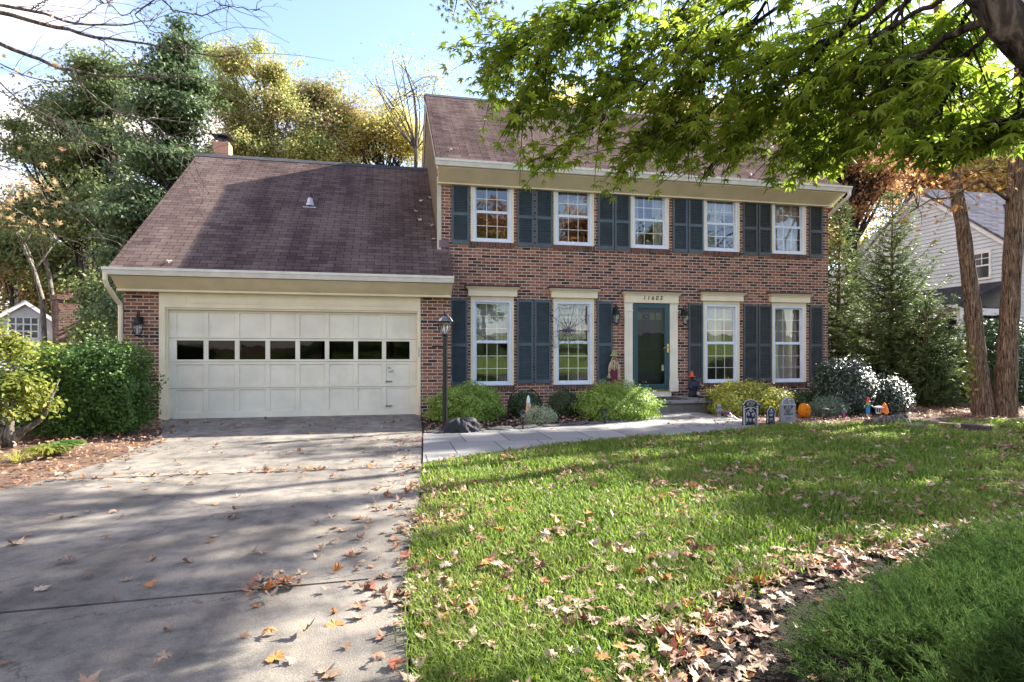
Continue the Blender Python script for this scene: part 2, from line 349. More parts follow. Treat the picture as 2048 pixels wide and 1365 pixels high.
def rx(y): return float(np.interp(y, [-30, -10.4, -9.3, -7.6, -6.0, -3.6, -1.0, -.6], [-1.6, -.97, -.95, -.80, -.70, -.57, -.46, -.455]))
b = MB()
for y0, y1 in ((-30, -14.1), (-14.08, -9.47), (-9.445, -6.17), (-6.145, -.62)):
    ysl = np.linspace(y0, y1, 14)
    tilt = .0
    L_ = [(lx(y), y+.02*(0)) for y in ysl]; Rr = [(rx(y), y) for y in ysl[::-1]]
    ed = [(x, y, -.16) for x, y in L_+Rr]
    # slab joints run very slightly askew, as poured
    b.prism([(x, y + (.16*(x+3)/4 if abs(y-(-9.46)) < .03 else (-.04*(x+3)/3 if abs(y-(-6.16)) < .03 else 0)), z) for x, y, z in ed], (0, 0, .17))
b.build('driveway', M['concrete']); tag(bpy.data.objects['driveway'], kind='structure')
b = MB(); b.box(-5.217, -.51, -.62, -.42, -.05, .006); tag(b.build('garage_apron', M['concrete_base']), kind='structure')

M['flag'] = brickmat('bluestone_flags', .62, .92, .008, [(.19,.19,.185), (.25,.245,.235), (.21,.21,.205), (.29,.28,.26)], (.06,.06,.055), 'flat', jit=.02, bstr=.5, offset=.37)
wy = lambda x: float(np.interp(x, [-.7, .3, 1.3, 2.3, 3.2, 4.27], [-6.05, -5.45, -5.0, -4.7, -4.5, -4.3]))
near = [(x, wy(x)) for x in np.linspace(-.685, 4.35, 16)]
far = [(5.5, -3.2), (5.3, -1.36), (3.6, -1.36), (3.5, -2.2), (3.0, -2.75), (2.1, -3.05), (.9, -3.35), (-.55, -3.6)]
tag(poly_sheet('walkway', [(4.9, -3.75)] and near+[(4.95, -3.85)]+far, .028, M['flag'], .1), kind='structure')
# mulch bed under the front windows
M['mulch'] = groundmat('dark_mulch', [(.012,.010,.009), (.03,.023,.019), (.06,.045,.036)], 4, 45, .95, 1., .04)
bed = [(-.42, -.6), (-.5, -3.58), (.9, -3.33), (2.1, -3.03), (3.0, -2.73), (3.5, -2.18), (3.6, -.02), (.25, -.02), (.2, -.6)]
tag(poly_sheet('front_mulch_bed', bed, .008, M['mulch']), kind='structure')
bed2 = [(5.6, -.02), (5.6, -3.1), (5.05, -3.8), (6.2, -3.75), (8.0, -3.75), (9.9, -3.9), (12, -3.7), (14.5, -4.2), (20, -4.6), (30, 2), (24, 18), (9.9, 6), (9.75, -.02)]
tag(poly_sheet('side_mulch_bed', bed2, .004, M['litter']), kind='structure')
fb = [tuple(atZ(px, py)[:2]) for px, py in ((1310, 1400), (1370, 1270), (1480, 1185), (1640, 1130), (1800, 1100), (1930, 1072), (2080, 1040), (2400, 1010))]
fb2 = fb + [(9, -9.2), (10, -14), (2, -14), (-.15, -12.6), (-.1, -11.2)]
tag(poly_sheet('corner_mulch_bed', fb2, .012, M['mulch']), kind='structure')
# lawn
M['turf_far'] = groundmat('far_turf', [(.06,.09,.02), (.10,.15,.03), (.16,.20,.05)], 1, 10, .95, .4, .03)
M['turf'] = groundmat('turf_soil', [(.02,.03,.010), (.04,.065,.015), (.07,.11,.025)], 3, 40, .95, .8, .03)
lawn = [(rx(y)+.01, y) for y in (-15, -12, -10.4, -9.3, -7.6, -6.06)] + [(x, y-.01) for x, y in near[1:]] + [(5.0, -3.85), (6.2, -3.78), (8.0, -3.78), (9.9, -3.95), (12, -3.75), (14.5, -4.25), (20, -4.7), (34, -6), (34, -15)]
tag(poly_sheet('lawn', lawn, -.004, M['turf']), kind='structure')
LAWN = np.array(lawn); FB = np.array(fb2)
tag(grid_mesh('far_lawn', np.arange(-60, 61, 2.), np.arange(-64, -30, 1.), lambda X, Y: gz(X, Y)+.01, M['turf_far']), kind='structure')
tag(poly_sheet('street', [(-60, -17.6), (60, -17.6), (60, -29), (-60, -29)], -.235, plain('asphalt', (.05,.05,.052), .9, scale=3, bmp=.4)), kind='structure')
def inpoly(P, poly):
    x, y = P[:, 0], P[:, 1]; r = np.zeros(len(P), bool); j = len(poly)-1
    for i in range(len(poly)):
        xi, yi = poly[i]; xj, yj = poly[j]
        with np.errstate(divide='ignore', invalid='ignore'):
            c = ((yi > y) != (yj > y)) & (x < (xj-xi)*(y-yi)/(yj-yi+1e-12)+xi)
        r ^= c; j = i
    return r

# ================================================================ HOUSE
H = thing('brick_house', 'two storey brick house with attached garage, cream trim and dark louvred shutters', 'house')
GY = -.61
def wallgrid(b, x0, x1, z0, z1, y, holes, depth=.12):
    xs = sorted({x0, x1, *[h[0] for h in holes], *[h[1] for h in holes]}); zs = sorted({z0, z1, *[h[2] for h in holes], *[h[3] for h in holes]})
    for i in range(len(xs)-1):
        for j in range(len(zs)-1):
            cx_, cz_ = (xs[i]+xs[i+1])/2, (zs[j]+zs[j+1])/2
            if any(h[0] < cx_ < h[1] and h[2] < cz_ < h[3] for h in holes): continue
            b.add([(xs[i], y, zs[j]), (xs[i+1], y, zs[j]), (xs[i+1], y, zs[j+1]), (xs[i], y, zs[j+1])], [(0, 1, 2, 3)])
    for a, c, d, e in holes:
        b.add([(a,y,d),(c,y,d),(c,y,e),(a,y,e),(a,y+depth,d),(c,y+depth,d),(c,y+depth,e),(a,y+depth,e)], [(0,4,5,1),(1,5,6,2),(2,6,7,3),(3,7,4,0)])
CEN = [1.155, 3.04, 4.90, 6.755, 8.60]; HW = .485
holes = [(c-HW, c+HW, 3.715, 5.12) for c in CEN] + [(c-HW, c+HW, .545, 2.54) for c in CEN if c != 4.90] + [(4.36, 5.48, .24, 2.50)]
W, EZ = 9.714, 5.30
RZ, RY = 8.66, 4.0
b = MB(); wallgrid(b, 0, W, -.05, EZ, 0, holes)
b.add([(W,0,-.05),(W,8,-.05),(W,8,EZ),(W,0,EZ)], [(0,1,2,3)]); b.add([(W,8,-.05),(0,8,-.05),(0,8,EZ),(W,8,EZ)], [(0,1,2,3)])
b.build('front_wall', M['brick'], H)
# garage front walls
b = MB(); wallgrid(b, -5.92, .178, -.08, 2.75, GY, [(-5.32, -.449, -.1, 2.75)], .3)
b.add([(.178,GY,-.08),(.178,0,-.08),(.178,0,2.75),(.178,GY,2.75)], [(0,1,2,3)])
b.add([(-5.92,8,-.3),(-5.92,GY,-.3),(-5.92,GY,2.75),(-5.92,4,6.4),(-5.92,8,3.4)], [(0,1,2,3,4)])
b.add([(-5.92,8,-.3),(0,8,-.3),(0,8,3.4),(-5.92,8,3.4)], [(0,1,2,3)])
b.build('garage_wall', M['brick'], H)
# lap siding on the left gable of the tall part
b = MB(); n = 0
zc = 2.9
sl = .75
while zc < RZ-.05:
    y0 = max(0., (zc-5.02)/sl-.25); y1 = 8-y0
    if zc < 5.02: y0, y1 = 0.0, 8.
    if y1-y0 < .1: break
    b.prism([(-.008, y0, zc+.105), (-.05, y0, zc), (-.004, y0, zc), (-.004, y0, zc+.105)], (0, y1-y0, 0)); zc += .105
b.add([(0,0,-.05),(0,8,-.05),(0,8,EZ),(0,4,8.3),(0,0,EZ)], [(0,1,2,3,4)])
b.build('gable_siding', M['siding'], H)
MB().box(-.06, .028, -.02, .07, 2.75, 5.12).build('corner_board', M['siding'], H)
# roofs
def roof(b, x0, x1, ye, ze, yr, zr, yb, th=.10):
    zb = zr-(yb-yr)*.75
    b.prism([(x0, ye, ze), (x0, yr, zr), (x0, yb, zb), (x0, yb, zb-th), (x0, yr, zr-th*1.3), (x0, ye, ze-th)], (x1-x0, 0, 0))
b = MB(); roof(b, -.10, W+.12, -.50, RZ-(RY+.50)*.75, RY, RZ, 8.5)
main_roof = b.build('roof', M['shingle'], H)
GR = 6.545; GE = -1.03
b = MB(); roof(b, -6.03, -.036, GE, GR-(RY-GE)*.75, RY, GR, 9.0)
z_e = GR-(RY-GE)*.75; z_w = GR-RY*.75
b.prism([(-.036, GE, z_e), (-.036, -.022, GR-(RY+.022)*.75), (-.036, -.022, z_w-.14), (-.036, GE, z_e-.1)], (.235, 0, 0))
groof = b.build('roof', M['shingle'], H); tag(groof, 'lower garage roof of brown shingles')
def ridge(b, x0, x1, yr, zr):
    for s in (-1, 1):
        b.prism([(x0, yr, zr+.022), (x0, yr+s*.16, zr-.12+.018), (x0, yr+s*.16, zr-.12+.004), (x0, yr, zr+.006)], (x1-x0, 0, 0))
b = MB(); ridge(b, -6.05, -.04, RY, GR); b.build('ridge_cap', M['shingle_dark'], groof)
b = MB(); ridge(b, -.12, W+.14, RY, RZ); b.build('ridge_cap', M['shingle_dark'], main_roof)
# flashing
MB().box(-.02, .20, -.028, -.004, z_w+.03, z_w+.19).box(-.10, .20, -.12, -.024, z_w-.09, z_w-.035).build('flashing', plain('mauve_flashing', (.16,.10,.12), .5), groof)
b = MB(); b.lathe([(.035, 0), (.035, .30), (.03, .31)], (-2.90, 1.64, 4.75), 10); b.k = 1; b.lathe([(.10, -.06), (.075, .03), (.05, .12), (.04, .13)], (-2.90, 1.64, 4.80), 12); b.box(-3.05, -2.75, 1.50, 1.62, 4.66, 4.69)
b.build('vent_pipe', [M['dark_metal'], M['lead']], groof)
# chimney behind the ridge
cc = atY(446, 300, 5.2)
b = MB(); b.box(cc[0]-.20, cc[0]+.20, 5.0, 5.4, 5.2, cc[2]+.17); b.build('chimney', M['terracotta'], H)
ch = bpy.data.objects['chimney']
b = MB(); b.lathe([(.16, 0), (.13, .03), (.13, .18)], (cc[0], 5.2, cc[2]+.17), 12); b.box(cc[0]-.25, cc[0]+.25, 4.97, 5.43, cc[2]+.34, cc[2]+.37); b.lathe([(.24, 0), (.05, .08)], (cc[0], 5.2, cc[2]+.37), 4, R_(45)); b.build('chimney_cap', M['black_metal'], ch)
# gutters (K style profile), fascia, frieze
def gutter(x0, x1, y, z, parent, name='gutter'):
    b = MB(); pr = [(0, -.03), (0, -.13), (-.07, -.13), (-.10, -.05), (-.115, -.045), (-.12, 0), (-.095, 0), (-.095, -.03), (-.06, -.11), (-.02, -.11), (-.02, -.03)]
    b.prism([(x0, y+p, z+q) for p, q in pr], (x1-x0, 0, 0))
    for xe in (x0, x1-.006): b.prism([(xe, y+p, z+q) for p, q in [(0, -.03), (0, -.13), (-.07, -.13), (-.10, -.05), (-.12, 0)]], (.006, 0, 0))
    return b.build(name, M['gutter'], parent)
gutter(-.15, W+.17, -.50, RZ-(RY+.50)*.75+.035, main_roof)
gutter(-6.06, .19, GE+.0, z_e+.035, groof)
ze2 = RZ-(RY+.5)*.75
b = MB(); b.box(-.06, W+.07, -.497, -.02, ze2-.12, ze2-.09); b.prism([(-.06, -.49, ze2-.121), (-.06, -.36, ze2-.121), (-.06, -.02, ze2-.33), (-.06, -.06, ze2-.33)], (W+.13, 0, 0))
b.box(-.058, W+.068, -.10, -.003, ze2-.34, ze2-.20)
b.build('soffit_board', M['cream'], H)
# garage cornice: sloping boxed board
b = MB(); b.prism([(-5.98, GE+.02, z_e-.10), (-5.98, GY-.04, z_e-.34), (-5.98, GY-.003, z_e-.34), (-5.98, GY-.003, z_e-.10)], (6.155, 0, 0))
b.box(-5.97, .165, GY-.16, GY-.034, z_e-.352, z_e-.31)
b.build('soffit_board', M['cream'], H)
# rake trim
b = MB()
b.prism([(-6.0, GE, z_e-.1), (-6.0, RY, GR-.13), (-6.0, RY, GR-.33), (-6.0, GE+.2, z_e-.15)], (.03, 0, 0)); b.build('rake_board', M['cream'], groof)
b = MB(); b.prism([(-.085, -.5, ze2-.1), (-.085, RY, RZ-.13), (-.085, RY, RZ-.30), (-.085, -.3, ze2-.14)], (.03, 0, 0)); b.prism([(-.085, 8.5, ze2-.1), (-.085, RY, RZ-.13), (-.085, RY, RZ-.30), (-.085, 8.3, ze2-.14)], (.03, 0, 0)); b.build('rake_board', M['gutter'], main_roof)
# downspouts
zt = z_e-.09
b = MB(); b.tube([(-6.02, GE-.06, zt+.02), (-6.02, GE-.06, zt-.10), (-6.015, GE-.0, zt-.20), (-5.99, GY-.12, zt-.42), (-5.965, GY-.03, zt-.50), (-5.96, GY-.02, zt-.62), (-5.96, GY-.02, .1)], .042, 8)
b.build('downspout', M['cream'], H)
b = MB(); b.tube([(W+.12, -.56, ze2-.08), (W+.12, -.56, ze2-.17), (W+.10, -.50, ze2-.24), (W+.055, -.10, ze2-.46), (W+.05, .12, ze2-.58), (W+.045, .30, ze2-.66), (W+.045, .32, .1)], .04, 8); b.build('downspout', M['gutter'], H)
# ---------------------------------------------------------------- windows
M['curtain'] = leafmat('sheer_curtain', [(.55,.52,.46), (.62,.60,.54), (.68,.66,.60)], .5, .1, .04, .5, 3)
M['blind'] = plain('window_blind', (.55,.56,.52), .7, var=.05)
def window(cx_, z0, z1, rt, rb, style):
    t = MB(); x0, x1 = cx_-HW, cx_+HW; top = 5.12 if z0 > 3 else 2.535
    # casing: brickmould in the opening
    t.box(x0, x0+.05, -.006, .10, z0, top); t.box(x1-.05, x1, -.006, .10, z0, top); t.box(x0+.05, x1-.05, -.004, .10, z1-.012, top)
    win = t.build('window', M['cream'], H, bevel=.003)
    a0, a1, b0, b1 = x0+.05, x1-.05, z0, z1-.012
    f = MB(); fw = .055
    f.box(a0, a0+fw, .004, .09, b0+.03, b1); f.box(a1-fw, a1, .004, .09, b0+.03, b1); f.box(a0+fw, a1-fw, .004, .09, b1-fw, b1); f.box(a0, a1, -.012, .09, b0, b0+.035)
    f.build('frame', M['vinyl'], win, bevel=.004)
    zm = (b0+b1)/2+.02; i0, i1 = a0+fw, a1-fw; j0, j1 = b0+.035, b1-fw
    for nm, q0, q1, yy, rows in (('sash', j0, zm, .030, rb), ('sash', zm, j1, .055, rt)):
        s = MB(); sw = .032; dz = .026 if nm == 'sash' and q0 == j0 else 0
        s.box(i0, i0+sw, yy, yy+.03, q0, q1); s.box(i1-sw, i1, yy, yy+.03, q0, q1); s.box(i0+sw, i1-sw, yy, yy+.03, q0, q0+sw+dz); s.box(i0+sw, i1-sw, yy, yy+.03, q1-sw, q1)
        s.build('sash', M['vinyl'], win, bevel=.003)
        g = MB(); xa, xb, za, zb = i0+sw, i1-sw, q0+sw+dz, q1-sw; gw = .009
        for k in range(1, 3):
            xx = xa+(xb-xa)*k/3; g.box(xx-gw, xx+gw, yy+.019, yy+.024, za, zb)
        for k in range(1, rows):
            zz = za+(zb-za)*k/rows; g.box(xa, xb, yy+.0185, yy+.0235, zz-gw, zz+gw)
        g.build('grille', M['grille'], win)
        p = MB(); p.add([(xa, yy+.014, za), (xb, yy+.014, za), (xb, yy+.014, zb), (xa, yy+.014, zb)], [(0, 1, 2, 3)]); p.build('pane', M['glass'], win)
    # curtains, blinds
    def folds(xa, xb, za, zb, y, amp=.025, per=.11):
        n = 40; g = MB(); vs = []
        for k in range(n+1):
            x = xa+(xb-xa)*k/n; vs.append((x, y+amp*math.sin((x)/per*6.28)+.3*amp*math.sin(x*97), za)); vs.append((x, y+amp*.6*math.sin((x)/per*6.28), zb))
        g.add(vs, [(2*k, 2*k+2, 2*k+3, 2*k+1) for k in range(n)]); return g
    if style == 'blind':
        g = MB(); zz = j1
        while zz > zm+.12: g.obox(((i0+i1)/2, .16, zz), ((i1-i0)/2, .013, .0012), Matrix.Rotation(R_(35), 3, 'X')); zz -= .028
        g.build('blind', M['blind'], win)
        folds(i0-.05, i1+.05, zm-.02, j1-.16, .21, .02, .09).build('curtain', M['curtain'], win, smooth=True)
    elif style == 'drape':
        folds(i0-.05, i1+.05, j0-.1, j1+.05, .20, .03, .13).build('curtain', M['curtain'], win, smooth=True)
    elif style == 'valance':
        folds(i0-.05, i1+.05, j1-.34, j1+.05, .18, .02, .08).build('curtain', M['curtain'], win, smooth=True)
        folds(i0+.17, i1-.24, zm+.0, j1-.32, .24, .015, .06).build('curtain', M['curtain'], win, smooth=True)
    elif style == 'half':
        folds(i0-.05, i1+.05, zm+.08, j1+.05, .20, .02, .1).build('curtain', M['curtain'], win, smooth=True)
    elif style == 'sides':
        folds(i0-.05, i0+.17, j0-.05, j1+.05, .20, .02, .1).build('curtain', M['curtain'], win, smooth=True)
        folds(i1-.17, i1+.05, j0-.05, j1+.05, .20, .02, .1).build('curtain', M['curtain'], win, smooth=True)
    # rowlock brick sill
    b = MB(); x = x0-.02; k = 0
    while x < x1+.0:
        b.k = random.choice((0, 0, 1, 1, 2)); b.box(x+.005, x+.062, -.022-random.random()*.004, .03, z0-.105, z0-.006); x += .0675
    b.k = 3; b.box(x0-.018, x1+.02, -.014, .02, z0-.108, z0-.012)
    b.build('sill', [M['b1'], M['b2'], M['b3'], M['mortar']], win)
M['b1'] = plain('sill_brick_red', (.17,.065,.048), .85, var=.2, scale=30); M['b2'] = plain('sill_brick_brown', (.12,.055,.042), .85, var=.2, scale=30)
M['b3'] = plain('sill_brick_dark', (.07,.04,.035), .85, var=.2, scale=30); M['mortar'] = plain('mortar', (.48,.41,.35), .9, var=.1, scale=20)
for c, st in zip(CEN, ('none', 'blind', 'sides', 'valance', 'drape')): window(c, 3.735, 5.06, 2, 2, st)
for c, st in ((CEN[0], 'blind'), (CEN[1], 'half'), (CEN[3], 'valance'), (CEN[4], 'drape')): window(c, .565, 2.47, 3, 3, st)
# rooms behind: floor slab, back partition
b = MB(); b.box(.05, W-.05, .14, 7.9, 2.62, 3.0); b.box(.05, W-.05, .14, 7.9, -.04, .02); b.box(.05, W-.05, 3.2, 3.3, .02, 5.2)
for x in (2.1, 4.0, 5.9, 7.7): b.box(x-.04, x+.04, .14, 3.2, .02, 2.6); b.box(x-.04, x+.04, .14, 3.2, 3.01, 5.2)
b.box(.05, W-.05, .14, 7.9, 5.2, 5.25); b.build('room_partitions', M['room'], H)
# ---------------------------------------------------------------- shutters
def shutter(x0, x1, z0, z1, mat):
    b = MB(); sw = .045; y0, y1 = -.034, -.004; zm = z0+(z1-z0)*.47
    for q in ((x0, x0+sw), (x1-sw, x1)): b.box(q[0], q[1], y0, y1, z0, z1)
    for q in ((z0, z0+.09), (zm-.035, zm+.035), (z1-.055, z1)): b.box(x0+sw, x1-sw, y0, y1, q[0], q[1])
    b.box(x0+sw, x1-sw, -.008, -.005, z0+.09, z1-.055)
    for q0, q1 in ((z0+.09, zm-.035), (zm+.035, z1-.055)):
        n = int((q1-q0)/.036)
        for k in range(n):
            zz = q0+(k+.5)*(q1-q0)/n; b.obox(((x0+x1)/2, -.019, zz), ((x1-x0)/2-sw, .017, .0028), Matrix.Rotation(R_(42), 3, 'X'))
    return b.build('shutter', mat, H)
for i, (a, c) in enumerate([(.25,.64),(1.71,2.09),(2.135,2.53),(3.61,4.0),(4.02,4.395),(5.475,5.85),(5.876,6.265),(7.32,7.715),(7.742,8.10),(9.154,9.54)]): shutter(a, c, 3.665, 5.07, M['shutter'] if i < 7 else M['shutter_grey'])
for i, (a, c) in enumerate([(.222,.60),(1.705,2.075),(2.11,2.49),(3.59,3.965),(5.876,6.254),(7.33,7.715),(7.742,8.105),(9.17,9.545)]): shutter(a, c, .60 if i else .56, 2.475, M['shutter'] if i < 4 else M['shutter_grey'])
# window heads
def head(x0, x1, z0, z1, nm='window_head'):
    b = MB(); b.box(x0, x1, -.075, -.003, z0, z1-.07)
    pr = [(-.078, z1-.075), (-.09, z1-.075), (-.10, z1-.05), (-.135, z1-.018), (-.145, z1-.012), (-.145, z1), (-.004, z1), (-.004, z1-.075)]
    b.prism([(x0-.0, p, q) for p, q in pr], (x1-x0, 0, 0))
    for s, xe in ((-1, x0), (1, x1)):  # returns of the crown
        b.prism([(xe, -.078, z1-.075), (xe+s*.02, -.095, z1-.05), (xe+s*.055, -.135, z1-.018), (xe+s*.06, -.145, z1), (xe, -.145, z1)], (0, .141, 0))
    b.k = 1; b.box(x0-.075, x1+.075, -.16, -.003, z1+.001, z1+.014); b.box(x0-.08, x1+.08, -.02, -.002, z1+.014, z1+.05)
    return b.build(nm, [M['cream'], M['dark_metal']], H)
for c in (CEN[0], CEN[1], CEN[3], CEN[4]): head(c-.545, c+.545, 2.536, 2.735)
# ---------------------------------------------------------------- front door
b = MB()
for x0, x1 in ((4.255, 4.452), (5.389, 5.59)):
    b.box(x0, x1, -.045, -.003, .40, 2.455); b.box(x0-.012, x1+.012, -.06, -.003, .38, .66); b.box(x0-.01, x1+.01, -.062, -.003, 2.26, 2.285); b.box(x0-.006, x1+.006, -.055, -.003, 2.43, 2.456)
    for k in range(3): b.box(x0+.045+k*.045, x0+.06+k*.045, -.0485, -.044, .70, 2.24)
b.box(4.452, 5.389, -.04, .06, 2.452, 2.50); b.build('door_surround', M['cream2'], H)
hd = head(4.245, 5.60, 2.458, 2.70, 'door_head')
b = MB(); b.box(4.40, 5.44, -.02, .09, .24, .395); b.build('door_base_board', M['cream2'], H)
b = MB(); b.box(4.455, 5.387, -.05, .08, .395, .432); b.build('threshold', M['brass'], H)
b = MB(); sx0, sx1 = 4.457, 5.385; b.box(sx0, sx0+.13, -.035, .01, .434, 2.448); b.box(sx1-.13, sx1, -.035, .01, .434, 2.448); b.box(sx0+.13, sx1-.13, -.035, .01, 2.33, 2.448); b.box(sx0+.13, sx1-.13, -.035, .01, .434, .56)
sd = b.build('storm_door', M['teal'], H, bevel=.006)
b = MB(); b.add([(sx0+.13,-.012,.56),(sx1-.13,-.012,.56),(sx1-.13,-.012,2.33),(sx0+.13,-.012,2.33)], [(0,1,2,3)]); b.build('pane', M['glass_door'], sd)
b = MB(); b.box(sx0+.13, sx1-.13, -.02, -.004, 1.36, 1.385); b.build('crossbar', M['black_metal'], sd)
b = MB(); b.box(5.318, 5.352, -.048, -.034, 1.30, 1.50); b.tube([(5.335,-.05,1.42), (5.335,-.085,1.42), (5.30,-.09,1.425), (5.20,-.085,1.40)], .011, 8); b.build('door_handle', M['brass'], sd)
b = MB(); b.box(5.17, 5.23, -.055, -.013, .87, 1.0); b.lathe([(.02,0),(.028,.02),(.0,.03)], (5.2,-.035,1.0), 8); b.build('lockbox', M['steel'], sd)
b = MB(); b.box(5.47, 5.51, -.062, -.045, 1.38, 1.44); b.build('doorbell', M['white'], H)
b = MB(); b.box(4.46, 5.38, .09, .13, .40, 2.47)
for r0, r1 in ((.60, 1.02), (1.12, 1.86)):
    for q0, q1 in ((4.60, 4.88), (4.96, 5.24)):
        b.box(q0, q1, .082, .089, r0, r0+.02); b.box(q0, q1, .082, .089, r1-.02, r1); b.box(q0, q0+.02, .082, .089, r0+.02, r1-.02); b.box(q1-.02, q1, .082, .089, r0+.02, r1-.02)
ed = b.build('entry_door', M['door_dark'], H)
b = MB()
for k in range(4): b.box(4.60+k*.165, 4.735+k*.165, .078, .088, 2.07, 2.24)
b.build('pane', plain('door_light_pane', (.16,.20,.05), .2), ed)
def text(s, size, depth=.004, bold=False, shear=0):
    c = bpy.data.curves.new('t', 'FONT'); c.body = s; c.size = size; c.extrude = depth; c.align_x = 'CENTER'; c.shear = shear; c.offset = .0012 if bold else 0
    o = bpy.data.objects.new('t', c); COL.objects.link(o); dg = bpy.context.evaluated_depsgraph_get(); me = bpy.data.meshes.new_from_object(o.evaluated_get(dg))
    vs = [v.co.copy() for v in me.vertices]; fs = [tuple(p.vertices) for p in me.polygons]; bpy.data.objects.remove(o); bpy.data.curves.remove(c); bpy.data.meshes.remove(me)
    return [Vector((v.x, -v.z, v.y)) for v in vs], fs
vs, fs = text('1 1 6 0 3', .135, .004, True, .18)
MB().add([v+Vector((4.935, -.081, 2.528)) for v in vs], fs).build('house_number', M['black_metal'], H)
# ---------------------------------------------------------------- garage door
b = MB(); b.box(-5.32, -5.217, GY-.012, GY+.16, -.05, 2.14); b.box(-.51, -.449, GY-.012, GY+.16, -.05, 2.14); b.box(-5.32, -.449, GY-.010, GY+.05, 2.14, 2.46); b.box(-5.225, -.50, GY+.02, GY+.16, 2.105, 2.14)
b.box(-5.22, -5.19, GY+.05, GY+.13, 0, 2.12); b.box(-.53, -.50, GY+.05, GY+.13, 0, 2.12)
b.build('garage_door_casing', M['cream'], H, bevel=.003)
b = MB(); X0, X1, Z0, Z1 = -4.87, -.86, 2.22, 2.39
for o_ in (0, .035):
    y0_ = GY-.022+(.004 if o_ else 0); a0, a1, c0, c1 = X0+o_, X1-o_, Z0+o_, Z1-o_
    b.box(a0, a1, y0_, GY-.0102, c0, c0+.014); b.box(a0, a1, y0_, GY-.0102, c1-.014, c1); b.box(a0, a0+.014, y0_, GY-.0102, c0+.014, c1-.014); b.box(a1-.014, a1, y0_, GY-.0102, c0+.014, c1-.014)
b.build('header_moulding', M['cream'], H)
GD = thing('x', None, None); GD.name = 'garage_door'; GD.parent = H; del_keys = [k for k in GD.keys()]
b = MB(); x0, x1 = -5.19, -.53; yf = -.50; zs = [.012, .595, 1.105, 1.565, 2.105]
rows = [(.143, .566), (.655, 1.055), (1.153, 1.519), (1.606, 2.06)]
ncol = 8; sw0 = .135; gap = .085; pw = ((x1-x0)-2*sw0-7*gap)/8
cols = [(x0+sw0+k*(pw+gap), x0+sw0+k*(pw+gap)+pw) for k in range(ncol)]
for r in range(4):
    z0, z1 = zs[r]+.003, zs[r+1]-.003; q0, q1 = rows[r]
    b.box(x0, x1, yf, yf+.04, z0, q0); b.box(x0, x1, yf, yf+.04, q1, z1)
    xx = [x0]+[v for c in cols for v in c]+[x1]
    for k in range(0, len(xx), 2): b.box(xx[k], xx[k+1], yf, yf+.04, q0, q1)
    if r != 2:
        for c in cols: b.box(c[0], c[1], yf+.018, yf+.03, q0, q1)
gp = b.build('door_panels', M['cream2'], GD, bevel=.004)
for c in cols:
    q0, q1 = rows[2]; p = MB(); p.add([(c[0], yf+.02, q0), (c[1], yf+.02, q0), (c[1], yf+.02, q1), (c[0], yf+.02, q1)], [(0,1,2,3)]); p.build('pane', M['glass_garage'] if 'glass_garage' in M else M['glass_door'], GD)
b = MB(); b.lathe([(.02, 0), (.02, .03)], (0, 0, 0), 10); b.xf(Matrix.Translation((-1.085, yf, .98))@Matrix.Rotation(R_(90), 4, 'X')); b.tube([(-1.085, yf-.03, .90), (-1.06, yf-.04, .90), (-.99, yf-.04, .925)], .012, 6); b.lathe([(.028, 0), (.022, .03)], (0,0,0), 8)
b.build('door_handle', M['steel'], GD)
for z in (.70, .20): MB().box(-1.15, -1.02, yf-.012, yf-.001, z-.012, z+.012).tube([(-1.15, yf-.02, z), (-1.02, yf-.02, z)], .009, 6).build('slide_bolt', M['steel'], GD)
MB().box(-.495, -.47, GY-.02, GY-.0125, 1.2, 1.4).build('strike_plate', M['lead'], H)
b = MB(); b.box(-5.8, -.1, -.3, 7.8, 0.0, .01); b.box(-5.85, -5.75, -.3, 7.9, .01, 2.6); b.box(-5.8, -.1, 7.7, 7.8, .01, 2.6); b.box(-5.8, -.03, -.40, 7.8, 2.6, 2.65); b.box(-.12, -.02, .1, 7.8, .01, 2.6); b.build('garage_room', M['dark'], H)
# ---------------------------------------------------------------- lanterns
def lantern_head(b, c, s=1., n=6):
    """tapered carriage lantern hanging below c: roof, cage bars, finial; glass returned"""
    b.lathe([(.012, .20), (.02, .17), (.012, .15), (.035, .125), (.04, .10), (.095, .02), (.105, 0), (.10, -.012), (.0, -.012)], c, n)
    for k in range(n):
        a = 2*math.pi*k/n; b.tube([(c[0]+.09*math.cos(a)*s, c[1]+.09*math.sin(a)*s, c[2]-.01), (c[0]+.085*math.cos(a)*s, c[1]+.085*math.sin(a)*s, c[2]-.10), (c[0]+.05*math.cos(a)*s, c[1]+.05*math.sin(a)*s, c[2]-.20)], .006, 4)
    b.lathe([(.055, -.20), (.05, -.215), (.03, -.23), (.0, -.235)], c, n)
def lantern_glass(c):
    g = MB(); g.lathe([(.085, -.012), (.08, -.10), (.047, -.20)], c, 6); return g
for px, py, y in ((275, 652, GY), (1233, 632, 0), (1371, 634, 0)):
    p = atY(px, py, y-.13)
    b = MB(); c = (p[0], y-.13, p[2]+.04); lantern_head(b, c)
    b.tube([(c[0], y-.02, c[2]+.08), (c[0], y-.06, c[2]+.23), (c[0], y-.12, c[2]+.24), (c[0], y-.13, c[2]+.19)], .010, 6); b.box(c[0]-.05, c[0]+.05, y-.02, y-.003, c[2]+.0, c[2]+.14)
    wl = b.build('wall_lantern', M['black_metal'], H); lantern_glass(c).build('glass', M['glass_lamp'], wl)
    MB().lathe([(.012, -.20), (.018, -.14), (.012, -.07), (.0, -.05)], c, 8).build('bulb', M['white'], wl)
